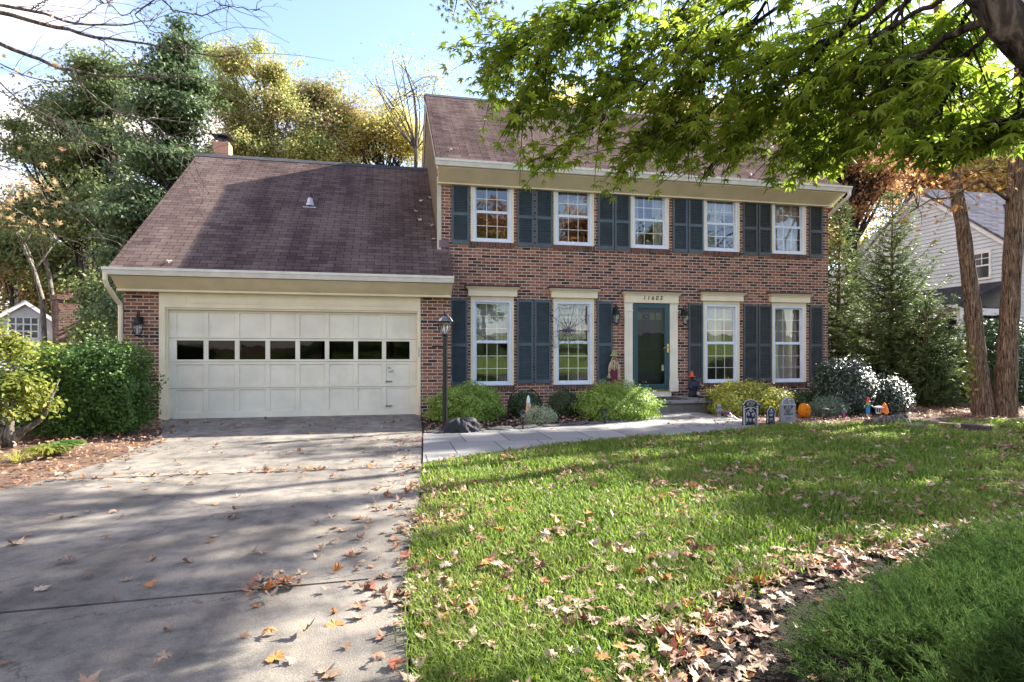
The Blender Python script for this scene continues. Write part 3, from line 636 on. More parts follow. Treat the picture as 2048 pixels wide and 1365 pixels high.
# porch
PX0, PX1, PY0 = 3.75, 5.78, -1.36
P = thing('front_step', 'low stone step with bluestone top outside the front door', 'step')
b = MB(); b.box(PX0, PX1, PY0+.03, -.003, -.02, .215); b.build('riser', brickmat('fieldstone_riser', .30, .22, .012, [(.10,.095,.09), (.17,.155,.14), (.23,.20,.17), (.14,.13,.14)], (.16,.15,.14), jit=.06, bstr=1.), P)
b = MB(); n_ = 4
for k in range(n_): b.box(PX0-.02+k*(PX1-PX0+.04)/n_, PX0-.028+(k+1)*(PX1-PX0+.04)/n_, PY0-.02, -.004, .216, .262)
b.build('tread', M['flag'], P, bevel=.004)
# ================================================================ VEGETATION
def unit(v): return v/np.maximum(np.linalg.norm(v, axis=-1, keepdims=True), 1e-9)
def frames(nrm, tip=None):
    """orthonormal frames (n,3,3): columns x (side), y (tip), z (normal)"""
    z = unit(nrm); t = rng.normal(size=z.shape) if tip is None else tip
    x = unit(np.cross(t, z)); y = np.cross(z, x); return np.stack([x, y, z], -1)
def scatter(T, F, pos, fr, sc):
    """template verts T (k,3), faces list, at pos/frame/scale -> V, faces"""
    n, k = len(pos), len(T); sc = np.broadcast_to(np.asarray(sc, float), (n,)) if np.ndim(sc) < 2 else sc
    S = sc[:, None, None] if sc.ndim == 1 else sc[:, None, :]
    V = np.einsum('nij,nkj->nki', fr, T[None]*S) + pos[:, None]
    fs = []
    for f in F:
        f = np.asarray(f); fs.append((f[None]+(np.arange(n)*k)[:, None, None]).reshape(-1, f.shape[1]))
    return V.reshape(-1, 3), fs
def merge(parts):
    V = []; D = {}; o = 0
    for v, fs in parts:
        V.append(v)
        for f in fs: D.setdefault(f.shape[1], []).append(f+o)
        o += len(v)
    return np.concatenate(V), [np.concatenate(D[k]) for k in D]
# templates (unit length, y = tip, z = normal)
T_OV = np.array([(0,0,0),(.30,.45,.06),(0,1,-.06),(-.30,.45,.06)]); F_OV = [[(0,1,2,3)]]
T_OVX = np.array([(0,0,0),(.25,.3,.05),(.26,.65,.03),(0,1,-.10),(-.26,.65,.03),(-.25,.3,.05)]); F_OVX = [[(0,1,2),(0,2,3),(0,3,4),(0,4,5)]]
T_NE = np.array([(-.05,0,0),(.05,0,0),(0,1,.0)]); F_NE = [[(0,1,2)]]
T_CL = np.array([(0,0,0),(.42,.30,.1),(.18,.42,0),(.36,.85,-.05),(0,.62,.05),(-.30,1.,-.08),(-.22,.45,0),(-.48,.35,.1)]); F_CL = [[(0,1,2),(2,3,4),(0,2,4),(4,5,6),(0,4,6),(0,6,7)]]   # small cluster of three leaves
def maple(lobes=5, depth=.42, curl=(.0, .0), base=.12, twist=0, wid=1.):
    """palmate star leaf, centre near petiole"""
    angs = {5: [-118, -55, 0, 55, 118], 7: [-135, -88, -42, 0, 42, 88, 135]}[lobes]; ln = {5: [.55, .9, 1.05, .9, .55], 7: [.42, .75, .98, 1.08, .98, .75, .42]}[lobes]
    P = [(0, 0)]; ring = [(.0, -.10)]
    for i, (a, l) in enumerate(zip(angs, ln)):
        a = math.radians(a); ring.append((math.sin(a)*l, math.cos(a)*l))
        if i < len(angs)-1:
            a2 = math.radians((angs[i]+angs[i+1])/2); r = depth*(.5+.5*(ln[i]+ln[i+1])/2); ring.append((math.sin(a2)*r, math.cos(a2)*r))
    V = np.array([(x*wid*.55, (y)*.55+.12, 0) for x, y in P+ring]); V[0] = (0, .16, 0)
    r2 = V[:, 0]**2; V[:, 2] = curl[0]*r2*2.2 + curl[1]*(V[:, 1]-.2)**2*1.6 + twist*V[:, 0]*(V[:, 1]-.2)
    n = len(V)-1
    return V, [np.array([(0, 1+(i+1) % n, 1+i) for i in range(n)])]
JM = maple(7, .40, (-.5, -.6), wid=1.15); 
def fallen_templates():
    r = []; half = [(.0,.02),(.10,-.03),(.27,-.10),(.25,.06),(.47,.08),(.40,.19),(.58,.42),(.43,.40),(.40,.52),(.26,.40),(.17,.40),(.22,.62),(.13,.60)]
    for q, c in enumerate(((.35, .2, .25), (-.45, .3, -.35), (.8, -.2, .4), (.2, .8, -.3), (-.7, -.4, .2), (1.1, .3, -.2), (.1, .15, .1))):
        rs = np.random.RandomState(q); ring = half+[(0, .95)]+[(-x, y) for x, y in half[:0:-1]]; V = np.array([(0, .25, 0)]+[(x, y, 0) for x, y in ring]); V[1:, :2] += rs.normal(size=(len(ring), 2))*.018
        V[:, 2] = c[0]*V[:, 0]**2*1.6+c[1]*(V[:, 1]-.3)**2*.8+c[2]*V[:, 0]*(V[:, 1]-.3)+.03*np.sin(V[:, 0]*14+q)+.02*np.cos(V[:, 1]*13+q); V[0, 2] -= .03; V[:, 2] -= V[:, 2].min(); n = len(ring)
        V[:, 0] *= (.75 if abs(c[0]) > 1 else 1); r.append((V, [np.array([(0, 1+i, 1+(i+1) % n) for i in range(n)])]))
    return r
FT = fallen_templates()
def rough_tube(mb, p0, p1, r0, r1, bend=.12, n=7, seg=6, seed=None):
    p0, p1 = np.array(p0, float), np.array(p1, float); L = np.linalg.norm(p1-p0); mid = np.random.RandomState(seed).normal(size=3)*L*bend if seed is not None else rng.normal(size=3)*L*bend
    t = np.linspace(0, 1, seg)[:, None]; P = p0+(p1-p0)*t+mid*(4*t*(1-t))*.5 + np.array([0, 0, L*.08])*(4*t*(1-t))
    mb.tube(P, list(np.linspace(r0, r1, seg)), n); return P
def crown_pts(blobs, nclump, nleaf, cr, flat=.6, shell=.5):
    w_ = np.array([b[3]*b[4]*b[5] for b in blobs])**.75; w_ /= w_.sum(); pick = rng.choice(len(blobs), nclump, p=w_)
    B = np.array(blobs)[pick]; d = unit(rng.normal(size=(nclump, 3))); r = np.minimum(np.abs(rng.normal(size=nclump))*.62+.08, 1.55) if shell < .55 else rng.random(nclump)**shell; r = r*(.82+.22*np.sin(d[:, 0]*4+pick)*np.cos(d[:, 2]*5+d[:, 1]*3))
    C = B[:, :3]+B[:, 3:]*d*r[:, None]
    k = (nleaf*(.35+1.3*rng.random(nclump))).astype(int); idx = np.repeat(np.arange(nclump), k); cs = cr*(.6+.8*rng.random(nclump))
    off = rng.normal(size=(len(idx), 3))*np.array([1, 1, flat])*.6*cs[idx][:, None]
    P = C[idx]+off; outw = unit(d[idx]*.7+off/cs[idx][:, None])
    return C, P, outw
def tree(name, label, base, trunk_top, r0, blobs, nclump, nleaf, ls, lm, bm, cr=.8, group=None, limbs=14, tpl=(T_CL, F_CL), flat=.6, shell=.5, trunk_pts=None, cat='tree', up=.5):
    base = np.array(base, float); bl = [tuple(np.array(b[:3])-base)+tuple(b[3:]) for b in blobs]
    T = thing(name, label, cat, tuple(base), group=group)
    tb = MB(); top = np.array(trunk_top)-base
    P = rough_tube(tb, (0, 0, -.3), top, r0, r0*.35, .03, 9, 8) if trunk_pts is None else None
    if P is None:
        P = np.array([np.array(p)-base for p in trunk_pts]); tb.tube(P, list(np.linspace(r0, r0*.12, len(P))), 9)
    C, Q, ow = crown_pts(bl, nclump, nleaf, cr, flat, shell)
    for k in rng.choice(len(C), min(limbs, len(C)), replace=False):
        c = C[k]; hz = np.clip(c[2]*.75-.1*np.hypot(*c[:2]), top[2]*.25, top[2]); i = np.argmin(abs(P[:, 2]-hz)); s0 = P[i]
        rough_tube(tb, s0, c, r0*.32*(1-.5*i/len(P)), r0*.05+.008, .12, 5, 6)
        for q in range(2):
            j = rng.integers(len(C)); 
            if np.linalg.norm(C[j]-c) < 3*cr+1: rough_tube(tb, s0+(c-s0)*.6, C[j], r0*.12, .008, .1, 4, 5)
    tb.build('trunk', bm, T, smooth=True)
    nr = ow*(1-up)+rng.normal(size=ow.shape)*.55+np.array([0, 0, up]); V, F = scatter(*[np.array(tpl[0])], tpl[1], Q, frames(nr), ls*(.65+.7*rng.random(len(Q))))
    npmesh('crown', V, F, lm, T); return T
LM = {}
LM['oak_green'] = leafmat('oak_green_leaves', [(.08,.12,.048), (.13,.18,.065), (.19,.24,.085), (.30,.29,.12)], .35, .3, .35, .5, .5)
LM['ever'] = leafmat('evergreen_leaves', [(.016,.045,.020), (.028,.07,.03), (.05,.10,.035), (.08,.13,.045)], .25, .3, .35, .45, .8)
LM['ever'] = leafmat('evergreen_leaves', [(.055,.100,.048), (.09,.145,.065), (.14,.20,.085), (.21,.26,.11)], .3, .3, .3, .4, .5)
LM['yellow_green'] = leafmat('yellow_green_maple_leaves', [(.10,.16,.045), (.20,.27,.07), (.34,.38,.11), (.46,.44,.15), (.50,.36,.22), (.42,.25,.18)], .55, .3, .3, .4, .45)
LM['pink_green'] = leafmat('rusty_green_maple_leaves', [(.12,.17,.065), (.22,.26,.09), (.35,.34,.13), (.44,.30,.19), (.46,.24,.18)], .45, .3, .3, .5, .5)
LM['gold'] = leafmat('golden_leaves', [(.28,.32,.09), (.46,.44,.13), (.58,.50,.17), (.56,.38,.18)], .5, .3, .25, .5, .5)
LM['orange'] = leafmat('orange_leaves', [(.30,.20,.10), (.48,.23,.09), (.50,.31,.10), (.32,.17,.10)], .5, .3, .3, .5, .5)
LM['pale_orange'] = leafmat('pale_orange_leaves', [(.24,.20,.09), (.42,.30,.15), (.50,.32,.18), (.46,.26,.18)], .5, .3, .3, .4, .5)
LM['rust'] = leafmat('rusty_oak_leaves', [(.14,.075,.04), (.28,.15,.07), (.42,.24,.10), (.50,.33,.12)], .45, .3, .35, .5, .4)
LM['jm'] = leafmat('green_star_leaves', [(.10,.17,.022), (.16,.235,.028), (.24,.31,.034), (.36,.38,.05)], .62, .35, .25, .6, .9)
LM['grass'] = leafmat('grass_blades', [(.08,.15,.022), (.135,.215,.030), (.20,.27,.050), (.32,.32,.12)], .5, .25, .3, .5, .7)
LM['privet'] = leafmat('privet_leaves', [(.035,.085,.012), (.06,.13,.018), (.09,.17,.025), (.12,.20,.03)], .35, .5, .35, .5, 3)
LM['lime'] = leafmat('lime_green_leaves', [(.13,.22,.04), (.20,.31,.055), (.27,.38,.075), (.33,.42,.10)], .4, .4, .25, .5, 4)
LM['limey'] = leafmat('yellowing_leaves', [(.12,.18,.03), (.25,.28,.04), (.40,.40,.07), (.45,.36,.10)], .4, .4, .3, .5, 3)
LM['box'] = leafmat('dark_boxwood_leaves', [(.02,.05,.015), (.035,.08,.02), (.06,.12,.025)], .2, .5, .35, .5, 5)
LM['holly'] = leafmat('glossy_holly_leaves', [(.010,.028,.012), (.018,.042,.016), (.03,.06,.02)], .08, 1., .3, .5, 5, rough=.36)
LM['varieg'] = leafmat('cream_edged_leaves', [(.24,.30,.17), (.36,.42,.26), (.48,.50,.34)], .35, .4, .2, .4, 5)
LM['bluegreen'] = leafmat('blue_green_needles', [(.10,.15,.11), (.16,.22,.16), (.24,.29,.20)], .3, .4, .2, .5, 4)
LM['conifer'] = leafmat('conifer_sprays', [(.045,.078,.035), (.085,.13,.050), (.14,.185,.068), (.21,.235,.10)], .35, .1, .3, .5, 1.2)
LM['juniper'] = leafmat('juniper_needles', [(.016,.038,.012), (.034,.070,.020), (.065,.112,.030), (.13,.18,.055)], .3, .0, .3, .5, 3)
LM['fallen'] = leafmat('dry_leaves', [(.17,.085,.05), (.31,.20,.13), (.25,.135,.08), (.38,.27,.185), (.42,.17,.05), (.46,.36,.27), (.19,.10,.06), (.40,.29,.21)], .12, .3, .22, .15, 1.)
LM['mapleyellow'] = leafmat('yellow_shrub_leaves', [(.07,.12,.025), (.14,.19,.035), (.28,.29,.06), (.42,.32,.08)], .5, .3, .3, .5, 1.5)

# ------------------------------------------------ background trees (each placed by where it stands behind the houses)
def bl(px, py, rx_, ry_, dep, rd=None):
    c = atD(px, py, dep); k = dep/1160; return (c[0], c[1], c[2], rx_*k, (rd if rd else (rx_+ry_)/2*k), ry_*k)
def under(px, dep, dz=0): c = atD(px, 700, dep); return (c[0], c[1], float(gz(c[0], c[1]))+dz)
GB = 'trees beyond the houses'
# big evergreen left of the garage
D0 = 21
tree('evergreen_tree', 'tall dark evergreen with layered boughs rising behind the garage roof corner', under(340, D0), atD(362, 60, D0), .28,
     [bl(362, 55, 13, 30, D0), bl(360, 92, 28, 24, D0), bl(355, 125, 46, 26, D0), bl(350, 165, 70, 34, D0), bl(345, 225, 98, 45, D0), bl(330, 320, 108, 55, D0), bl(290, 420, 100, 65, D0), bl(265, 520, 55, 70, D0), bl(245, 620, 38, 60, D0-1)],
     1000, 85, .12, LM['ever'], M['bark_dark'], .50, GB, 46, flat=.35, shell=.42, tpl=(T_CL, F_CL))
D0 = 26
tree('oak_tree', 'loose green oak at the far left whose upper crown shows sky gaps', under(180, D0), atD(150, 330, D0), .3,
     [bl(200, 150, 75, 40, D0), bl(130, 230, 90, 50, D0), bl(60, 300, 60, 40, D0), bl(150, 320, 110, 60, D0), bl(90, 420, 90, 50, D0), bl(170, 450, 90, 70, D0), bl(30, 250, 20, 30, D0)],
     640, 75, .12, LM['oak_green'], M['bark_dark'], .62, GB, 44, flat=.4)
D0 = 25
tree('evergreen_tree', 'paler green pine left of the tallest evergreen, its top lit by the sun', under(225, D0), atD(215, 150, D0), .25,
     [bl(200, 140, 60, 28, D0), bl(215, 200, 70, 35, D0), bl(200, 290, 75, 50, D0), bl(215, 400, 60, 55, D0), bl(150, 230, 50, 35, D0)], 520, 80, .13, LM['oak_green'], M['bark_dark'], .5, GB, 36, flat=.35, shell=.42)
D0 = 30
tree('oak_tree', 'green oak filling the space between the small white house and the big evergreen', under(200, D0), atD(190, 400, D0), .3,
     [bl(40, 500, 60, 45, D0), bl(110, 520, 60, 45, D0), bl(150, 400, 60, 50, D0), bl(215, 470, 50, 60, D0), bl(220, 600, 45, 60, D0-4), bl(200, 670, 40, 40, D0-5)], 560, 80, .15, LM['oak_green'], M['bark_dark'], .65, GB, 30)
D0 = 31
tree('maple_tree', 'orange maple low at the far left above the white gabled house', under(40, D0), atD(30, 420, D0), .25,
     [bl(-40, 440, 80, 50, D0), bl(40, 450, 70, 45, D0), bl(100, 400, 40, 30, D0), bl(10, 530, 70, 50, D0)], 240, 70, .18, LM['pale_orange'], M['bark_dark'], .7, GB, 16)
D0 = 34
tree('maple_tree', 'yellow brown woodland maple filling the gap above the small white house', under(140, D0), atD(150, 480, D0), .3,
     [bl(60, 560, 120, 60, D0), bl(180, 540, 100, 80, D0), bl(120, 620, 130, 60, D0), bl(-60, 600, 90, 80, D0)], 330, 70, .2, LM['pink_green'], M['bark_dark'], .9, GB, 16)
# pale leaning trunks
for k, (pts, lab) in enumerate((([(85, 600), (68, 540), (45, 490), (30, 455)], 'pale bare trunk leaning left above the roof of the white gabled house'),
                               ([(108, 620), (100, 560), (90, 510), (78, 455), (72, 420)], 'slim pale upright trunk just right of the leaning bare trunk'))):
    D0 = 27+k; P = [under(pts[0][0]+14, D0, -.3)]+[tuple(atD(a, c, D0)) for a, c in pts]
    T = thing('bare_tree', lab, 'tree', P[0], group=GB); b = MB(); q = [np.array(p)-np.array(P[0]) for p in P]; b.tube(q, list(np.linspace(.13, .05, len(q))), 8)
    for j in (2, 3):
        for s in (-1, 1): rough_tube(b, q[j], q[j]+np.array([s*1.2, .3, 1.5+.4*j]), .06, .015, .15, 5)
    b.build('trunk', M['bark_pale'], T, smooth=True)
    C = [tuple(q[j]+np.array([s*1.2, .3, 1.7+.4*j]))+(.8, .8, .6) for j in (2, 3) for s in (-1, 1)]
    _, Q, ow = crown_pts(C, 16, 26, .5); V, F = scatter(T_CL, F_CL, Q, frames(ow+rng.normal(size=ow.shape)), .15); npmesh('crown', V, F, LM['pink_green'], T)
D0 = 23.5
tree('maple_tree', 'yellow green maple tinged orange at the top, close behind the garage chimney', under(540, D0), atD(530, 180, D0), .2,
     [bl(470, 125, 45, 32, D0), bl(545, 150, 38, 32, D0), bl(455, 190, 60, 40, D0), bl(560, 215, 55, 38, D0), bl(500, 250, 70, 40, D0), bl(500, 310, 110, 45, D0), bl(620, 310, 70, 40, D0), bl(430, 110, 25, 20, D0), bl(515, 95, 10, 16, D0)],
     900, 100, .085, LM['yellow_green'], M['bark_grey'], .42, GB, 70, shell=.38)
D0 = 25
tree('maple_tree', 'rusty green round topped maple behind the middle of the garage ridge', under(650, D0), atD(650, 200, D0), .25,
     [bl(645, 190, 55, 40, D0), bl(600, 210, 40, 40, D0), bl(690, 230, 50, 40, D0), bl(650, 280, 120, 60, D0)], 520, 80, .095, LM['pink_green'], M['bark_dark'], .45, GB, 30)
D0 = 25
tree('maple_tree', 'golden yellow maple showing between the garage ridge and the tall gable', under(770, D0), atD(760, 230, D0), .2,
     [bl(740, 260, 60, 40, D0), bl(790, 250, 45, 60, D0), bl(820, 290, 40, 50, D0), bl(700, 290, 60, 40, D0)], 420, 90, .085, LM['gold'], M['bark_dark'], .42, GB, 30)
D0 = 22.5
b0 = under(828, D0); tp = [np.array(b0)]+[atD(a, c, D0) for a, c in ((830, 500), (832, 300), (833, 240), (828, 190), (812, 140), (805, 110))]
tree('thin_tree', 'thin nearly bare tree rising beside the tall gable with wispy yellow leaves', b0, atD(830, 150, D0), .10,
     [bl(800, 125, 40, 22, D0), bl(870, 150, 60, 30, D0), bl(745, 170, 45, 30, D0), bl(860, 200, 50, 30, D0), bl(780, 220, 45, 25, D0)], 80, 24, .075, LM['yellow_green'], M['bark_grey'], .7, GB, 12, trunk_pts=tp)
D0 = 27
for px, lab in ((1120, 'pale gold tree peeking over the left half of the tall roof ridge'), (1330, 'amber tree peeking over the right half of the tall roof ridge'), (1500, 'golden tree beyond the right end of the tall roof')):
    tree('autumn_tree', lab, under(px, D0), atD(px, 220, D0), .25, [bl(px, 230, 95, 50, D0), bl(px-50, 260, 80, 50, D0), bl(px+60, 260, 80, 50, D0), bl(px, 330, 120, 60, D0)], 260, 80, .16, LM['gold'], M['bark_dark'], .7, GB, 14)
D0 = 25
tree('oak_tree', 'rust brown oak with dark forked trunk between the brick house and grey neighbour', under(1725, D0), atD(1700, 330, D0), .38,
     [bl(1700, 330, 90, 60, D0), bl(1620, 300, 70, 60, D0), bl(1760, 360, 60, 60, D0), bl(1690, 420, 70, 40, D0), bl(1740, 250, 90, 50, D0)], 360, 60, .12, LM['rust'], M['bark_dark'], .5, GB, 60)
D0 = 38
for px, dy, m, lab in ((1830, 300, 'orange', 'orange crowned tree behind the apex of the grey gable'), (1960, 310, 'gold', 'golden tree behind the grey neighbour roof'), (2090, 290, 'rust', 'rusty tree at the far right behind the grey roof')):
    tree('autumn_tree', lab, under(px, D0), atD(px, 330, D0), .35, [bl(px, dy, 90, 60, D0), bl(px-30, dy+60, 80, 50, D0), bl(px+50, dy+70, 80, 50, D0), bl(px, dy-70, 70, 50, D0)], 330, 70, .2, LM[m], M['bark_dark'], .8, GB, 22)
D0 = 30
tree('oak_tree', 'dark green and amber oak filling the gap right of the brick house behind the conifers', under(1640, D0), atD(1640, 500, D0), .3,
     [bl(1640, 480, 90, 60, D0), bl(1730, 500, 80, 60, D0), bl(1660, 600, 110, 60, D0)], 260, 70, .18, LM['gold'], M['bark_dark'], .8, GB, 14)
# a far belt of woodland closing the horizon
def belt():
    P = []
    for a in np.arange(-50, 62, .55):
        az = YAW*0+R_(a); d = 58+rng.random()*18; x, y = CX+math.sin(az)*d, CY+math.cos(az)*d
        if abs(y) < 0: continue
        h = 7+rng.random()*5; P.append((x, y, float(gz(x, y))+h*.5, 3.2, 3.2, h*.55))
    _, Q, ow = crown_pts(P, 1500, 32, 1.5, .7); V, F = scatter(T_CL, F_CL, Q, frames(ow+rng.normal(size=ow.shape)), .55)
    o = npmesh('woodland', V, F, LM['pink_green']); tag(o, 'distant belt of mixed green and brown woodland beyond the houses', 'woodland', kind='stuff')
belt()
# trees that stand across the street / to the right, outside the photo, and throw the dappled shade and window reflections
GS = 'street trees outside the frame'
def shade_tree(x, y, h, rr, n, nl, m, lab, ls=.26, z0=.5):
    zz = float(gz(x, y)); tree('street_tree', lab, (x, y, zz), (x+.3, y+.2, h*.8), .24, [(x, y, h*.72, rr, rr, h*.26), (x+rr*.3, y-rr*.3, h*.6, rr*.8, rr*.8, h*.2)], n, nl, ls, LM[m], M['bark'], .8, GS, 14)
shade_tree(21, -1.5, 13, 3.6, 120, 40, 'rust', 'tall rust leaved tree standing right of the lawn')
shade_tree(27, -5.5, 13, 4.0, 125, 40, 'gold', 'tall golden tree standing far right of the lawn')
shade_tree(17, 12, 15, 4.2, 170, 45, 'rust', 'tall brown oak behind the right end of the brick house')
for bx_, by_, lab, bls in ((19, -2.2, 'unseen rust tree right of the lawn, crown flattened into shade bands', [(17, -3.0, 8.6, 3.6, .42, .8), (18.4, -1.3, 9.6, 3.4, .40, .8), (17.5, -2.1, 10.6, 2.5, .3, .7)]),
                        (16.5, -6.4, 'unseen slender rust leaved tree, crown flattened into shade bands for the lawn', [(15.5, -5.2, 7.4, 3.2, .42, .8), (15.8, -6.6, 6.8, 2.6, .4, .7), (15.4, -4.2, 9., 2.6, .35, .7)])):
    tree('street_tree', lab, (bx_, by_, 0), (bx_-.3, by_+.2, 9), .2, bls, 48, 40, .22, LM['rust'], M['bark'], .5, GS, 12)  # crowns flattened into thin bands so their shadows streak the lawn
shade_tree(34, 4, 15, 4.5, 110, 40, 'rust', 'rust tree beyond the grey neighbour house')
for x, y, h, m in ((-9, -42, 17, 'rust'), (-1, -40, 18, 'yellow_green'), (8, -43, 18, 'rust'), (17, -39, 17, 'rust'), (27, -42, 17, 'oak_green')):
    shade_tree(x, y, h, 5.4, 260, 40, m, 'autumn tree across the street reflected in the windows at x %d' % x if False else {-9: 'rusty tree across the street, leftmost of its row', -1: 'yellow green tree across the street', 8: 'rusty tree across the street, middle of its row', 17: 'rusty tree across the street, right of the middle', 27: 'green oak across the street, rightmost of its row'}[x], .35)

tree('street_tree', 'very tall slender rusty tree beside the grey neighbour house', (19.5, 1.0, 0), (20.6, 1.8, 12), .2, [(21.3, 2.4, 14, 3.0, .9, 1.4), (20.2, 1.0, 11, 1.2, .7, 1.0)], 60, 40, .26, LM['rust'], M['bark'], .6, GS, 14)
# ------------------------------------------------ the twin trunked tree on the right of the lawn
def twin():
    B = np.array(atZ(1988, 829)); T = thing('twin_trunk_tree', 'tall tree with two ridged brown trunks leaning apart at the right edge of the lawn', 'tree', tuple(B))
    dep = 11.9
    for pts, rr in (([(1968, 838), (1966, 822), (1957, 740), (1953, 700), (1945, 610), (1937, 545), (1925, 450), (1912, 380), (1895, 250), (1880, 100), (1872, -60), (1868, -300)], [.25, .195, .165, .155, .145, .135, .122, .115, .105, .09, .07, .03]),
                    ([(2010, 835), (2008, 820), (2013, 740), (2016, 680), (2021, 600), (2026, 480), (2030, 380), (2036, 250), (2044, 100), (2055, -60), (2070, -300)], [.29, .215, .185, .17, .165, .15, .14, .125, .11, .085, .04])):
        b = MB(); P = [atD(a, c, dep)-B for a, c in pts]; P[0][2] -= .25
        # refine
        t = np.linspace(0, len(P)-1, 60); i = np.minimum(t.astype(int), len(P)-2); f = (t-i)[:, None]; P = np.array(P); r = np.array(rr)
        b.tube(P[i]*(1-f)+P[i+1]*f, list((r[i]*(1-f[:, 0])+r[i+1]*f[:, 0])*(1+.03*np.sin(t*7))), 28)
        for j in range(len(b.v)):
            v = b.v[j]; a = math.atan2(v[1]-0, v[0]); 
        b.build('trunk', M['bark'], T, smooth=True)
    lb = MB(); tips = []
    # the low limb with orange leaves, and high limbs
    for (a, c), ends in (((2016, 400), [(1960, 360), (1900, 395), (1860, 400), (1820, 425)]), ((1905, 300), [(1850, 330), (1820, 380)]), ((2040, 150), [(1980, 330), (1940, 350)]), ((2040, 250), [(2100, 330), (2160, 380)])):
        P = [atD(a, c, dep)-B]+[atD(e[0], e[1], dep-.7-.2*k)-B for k, e in enumerate(ends)]; lb.tube(P, list(np.linspace(.035, .008, len(P))), 6)
        for k in range(1, len(P)):
            for _ in range(7):
                q = P[k]+rng.normal(size=3)*np.array([.35, .35, .22]); rough_tube(lb, P[k]*.6+P[k-1]*.4, q, .008, .003, .1, 4, 4); tips.append(q)
    for _ in range(44):
        s = atD(rng.choice([1885, 2050])+rng.normal()*4, -40+rng.random()*140-100, dep)-B; q = s+np.array([rng.normal()*2.0, rng.normal()*1.6, 1+rng.random()*2.2]); rough_tube(lb, s, q, .05, .01, .12, 5, 6)
    lb.build('limb', M['bark'], T, smooth=True)
    tips = np.array(tips); Q = np.repeat(tips, 5, 0)+rng.normal(size=(len(tips)*5, 3))*.13
    V1, F1 = scatter(JM[0], JM[1], Q, frames(rng.normal(size=Q.shape)), .09+.04*rng.random(len(Q)))
    npmesh('leaves', V1, F1, LM['orange'], T)
    blobs = [(-.9, -1.3, 9.8, 2.6, .8, 1.2), (.9, -1.7, 10.6, 2.6, .9, 1.5), (0, 1.6, 12.2, 2.4, .7, 1.5)]
    C, Q, ow = crown_pts(blobs, 70, 40, .6); V, F = scatter(T_CL, F_CL, Q, frames(ow+rng.normal(size=ow.shape)*.6), .2); npmesh('crown', V, F, LM['rust'], T)
    # ivy on the left trunk
    Q = np.array([atD(1938+8*math.sin(k*.9)+(-6 if k % 2 else 0)-.02*(k*4), 830-k*4.6, dep-.25)-B for k in range(30)]); Q = np.repeat(Q[8:], 4, 0)+rng.normal(size=(88, 3))*.05
    V, F = scatter(T_OVX, F_OVX, Q, frames(rng.normal(size=Q.shape)+np.array([-.5, -1, 0])), .09); npmesh('ivy', V, F, LM['mapleyellow'], T)
twin()

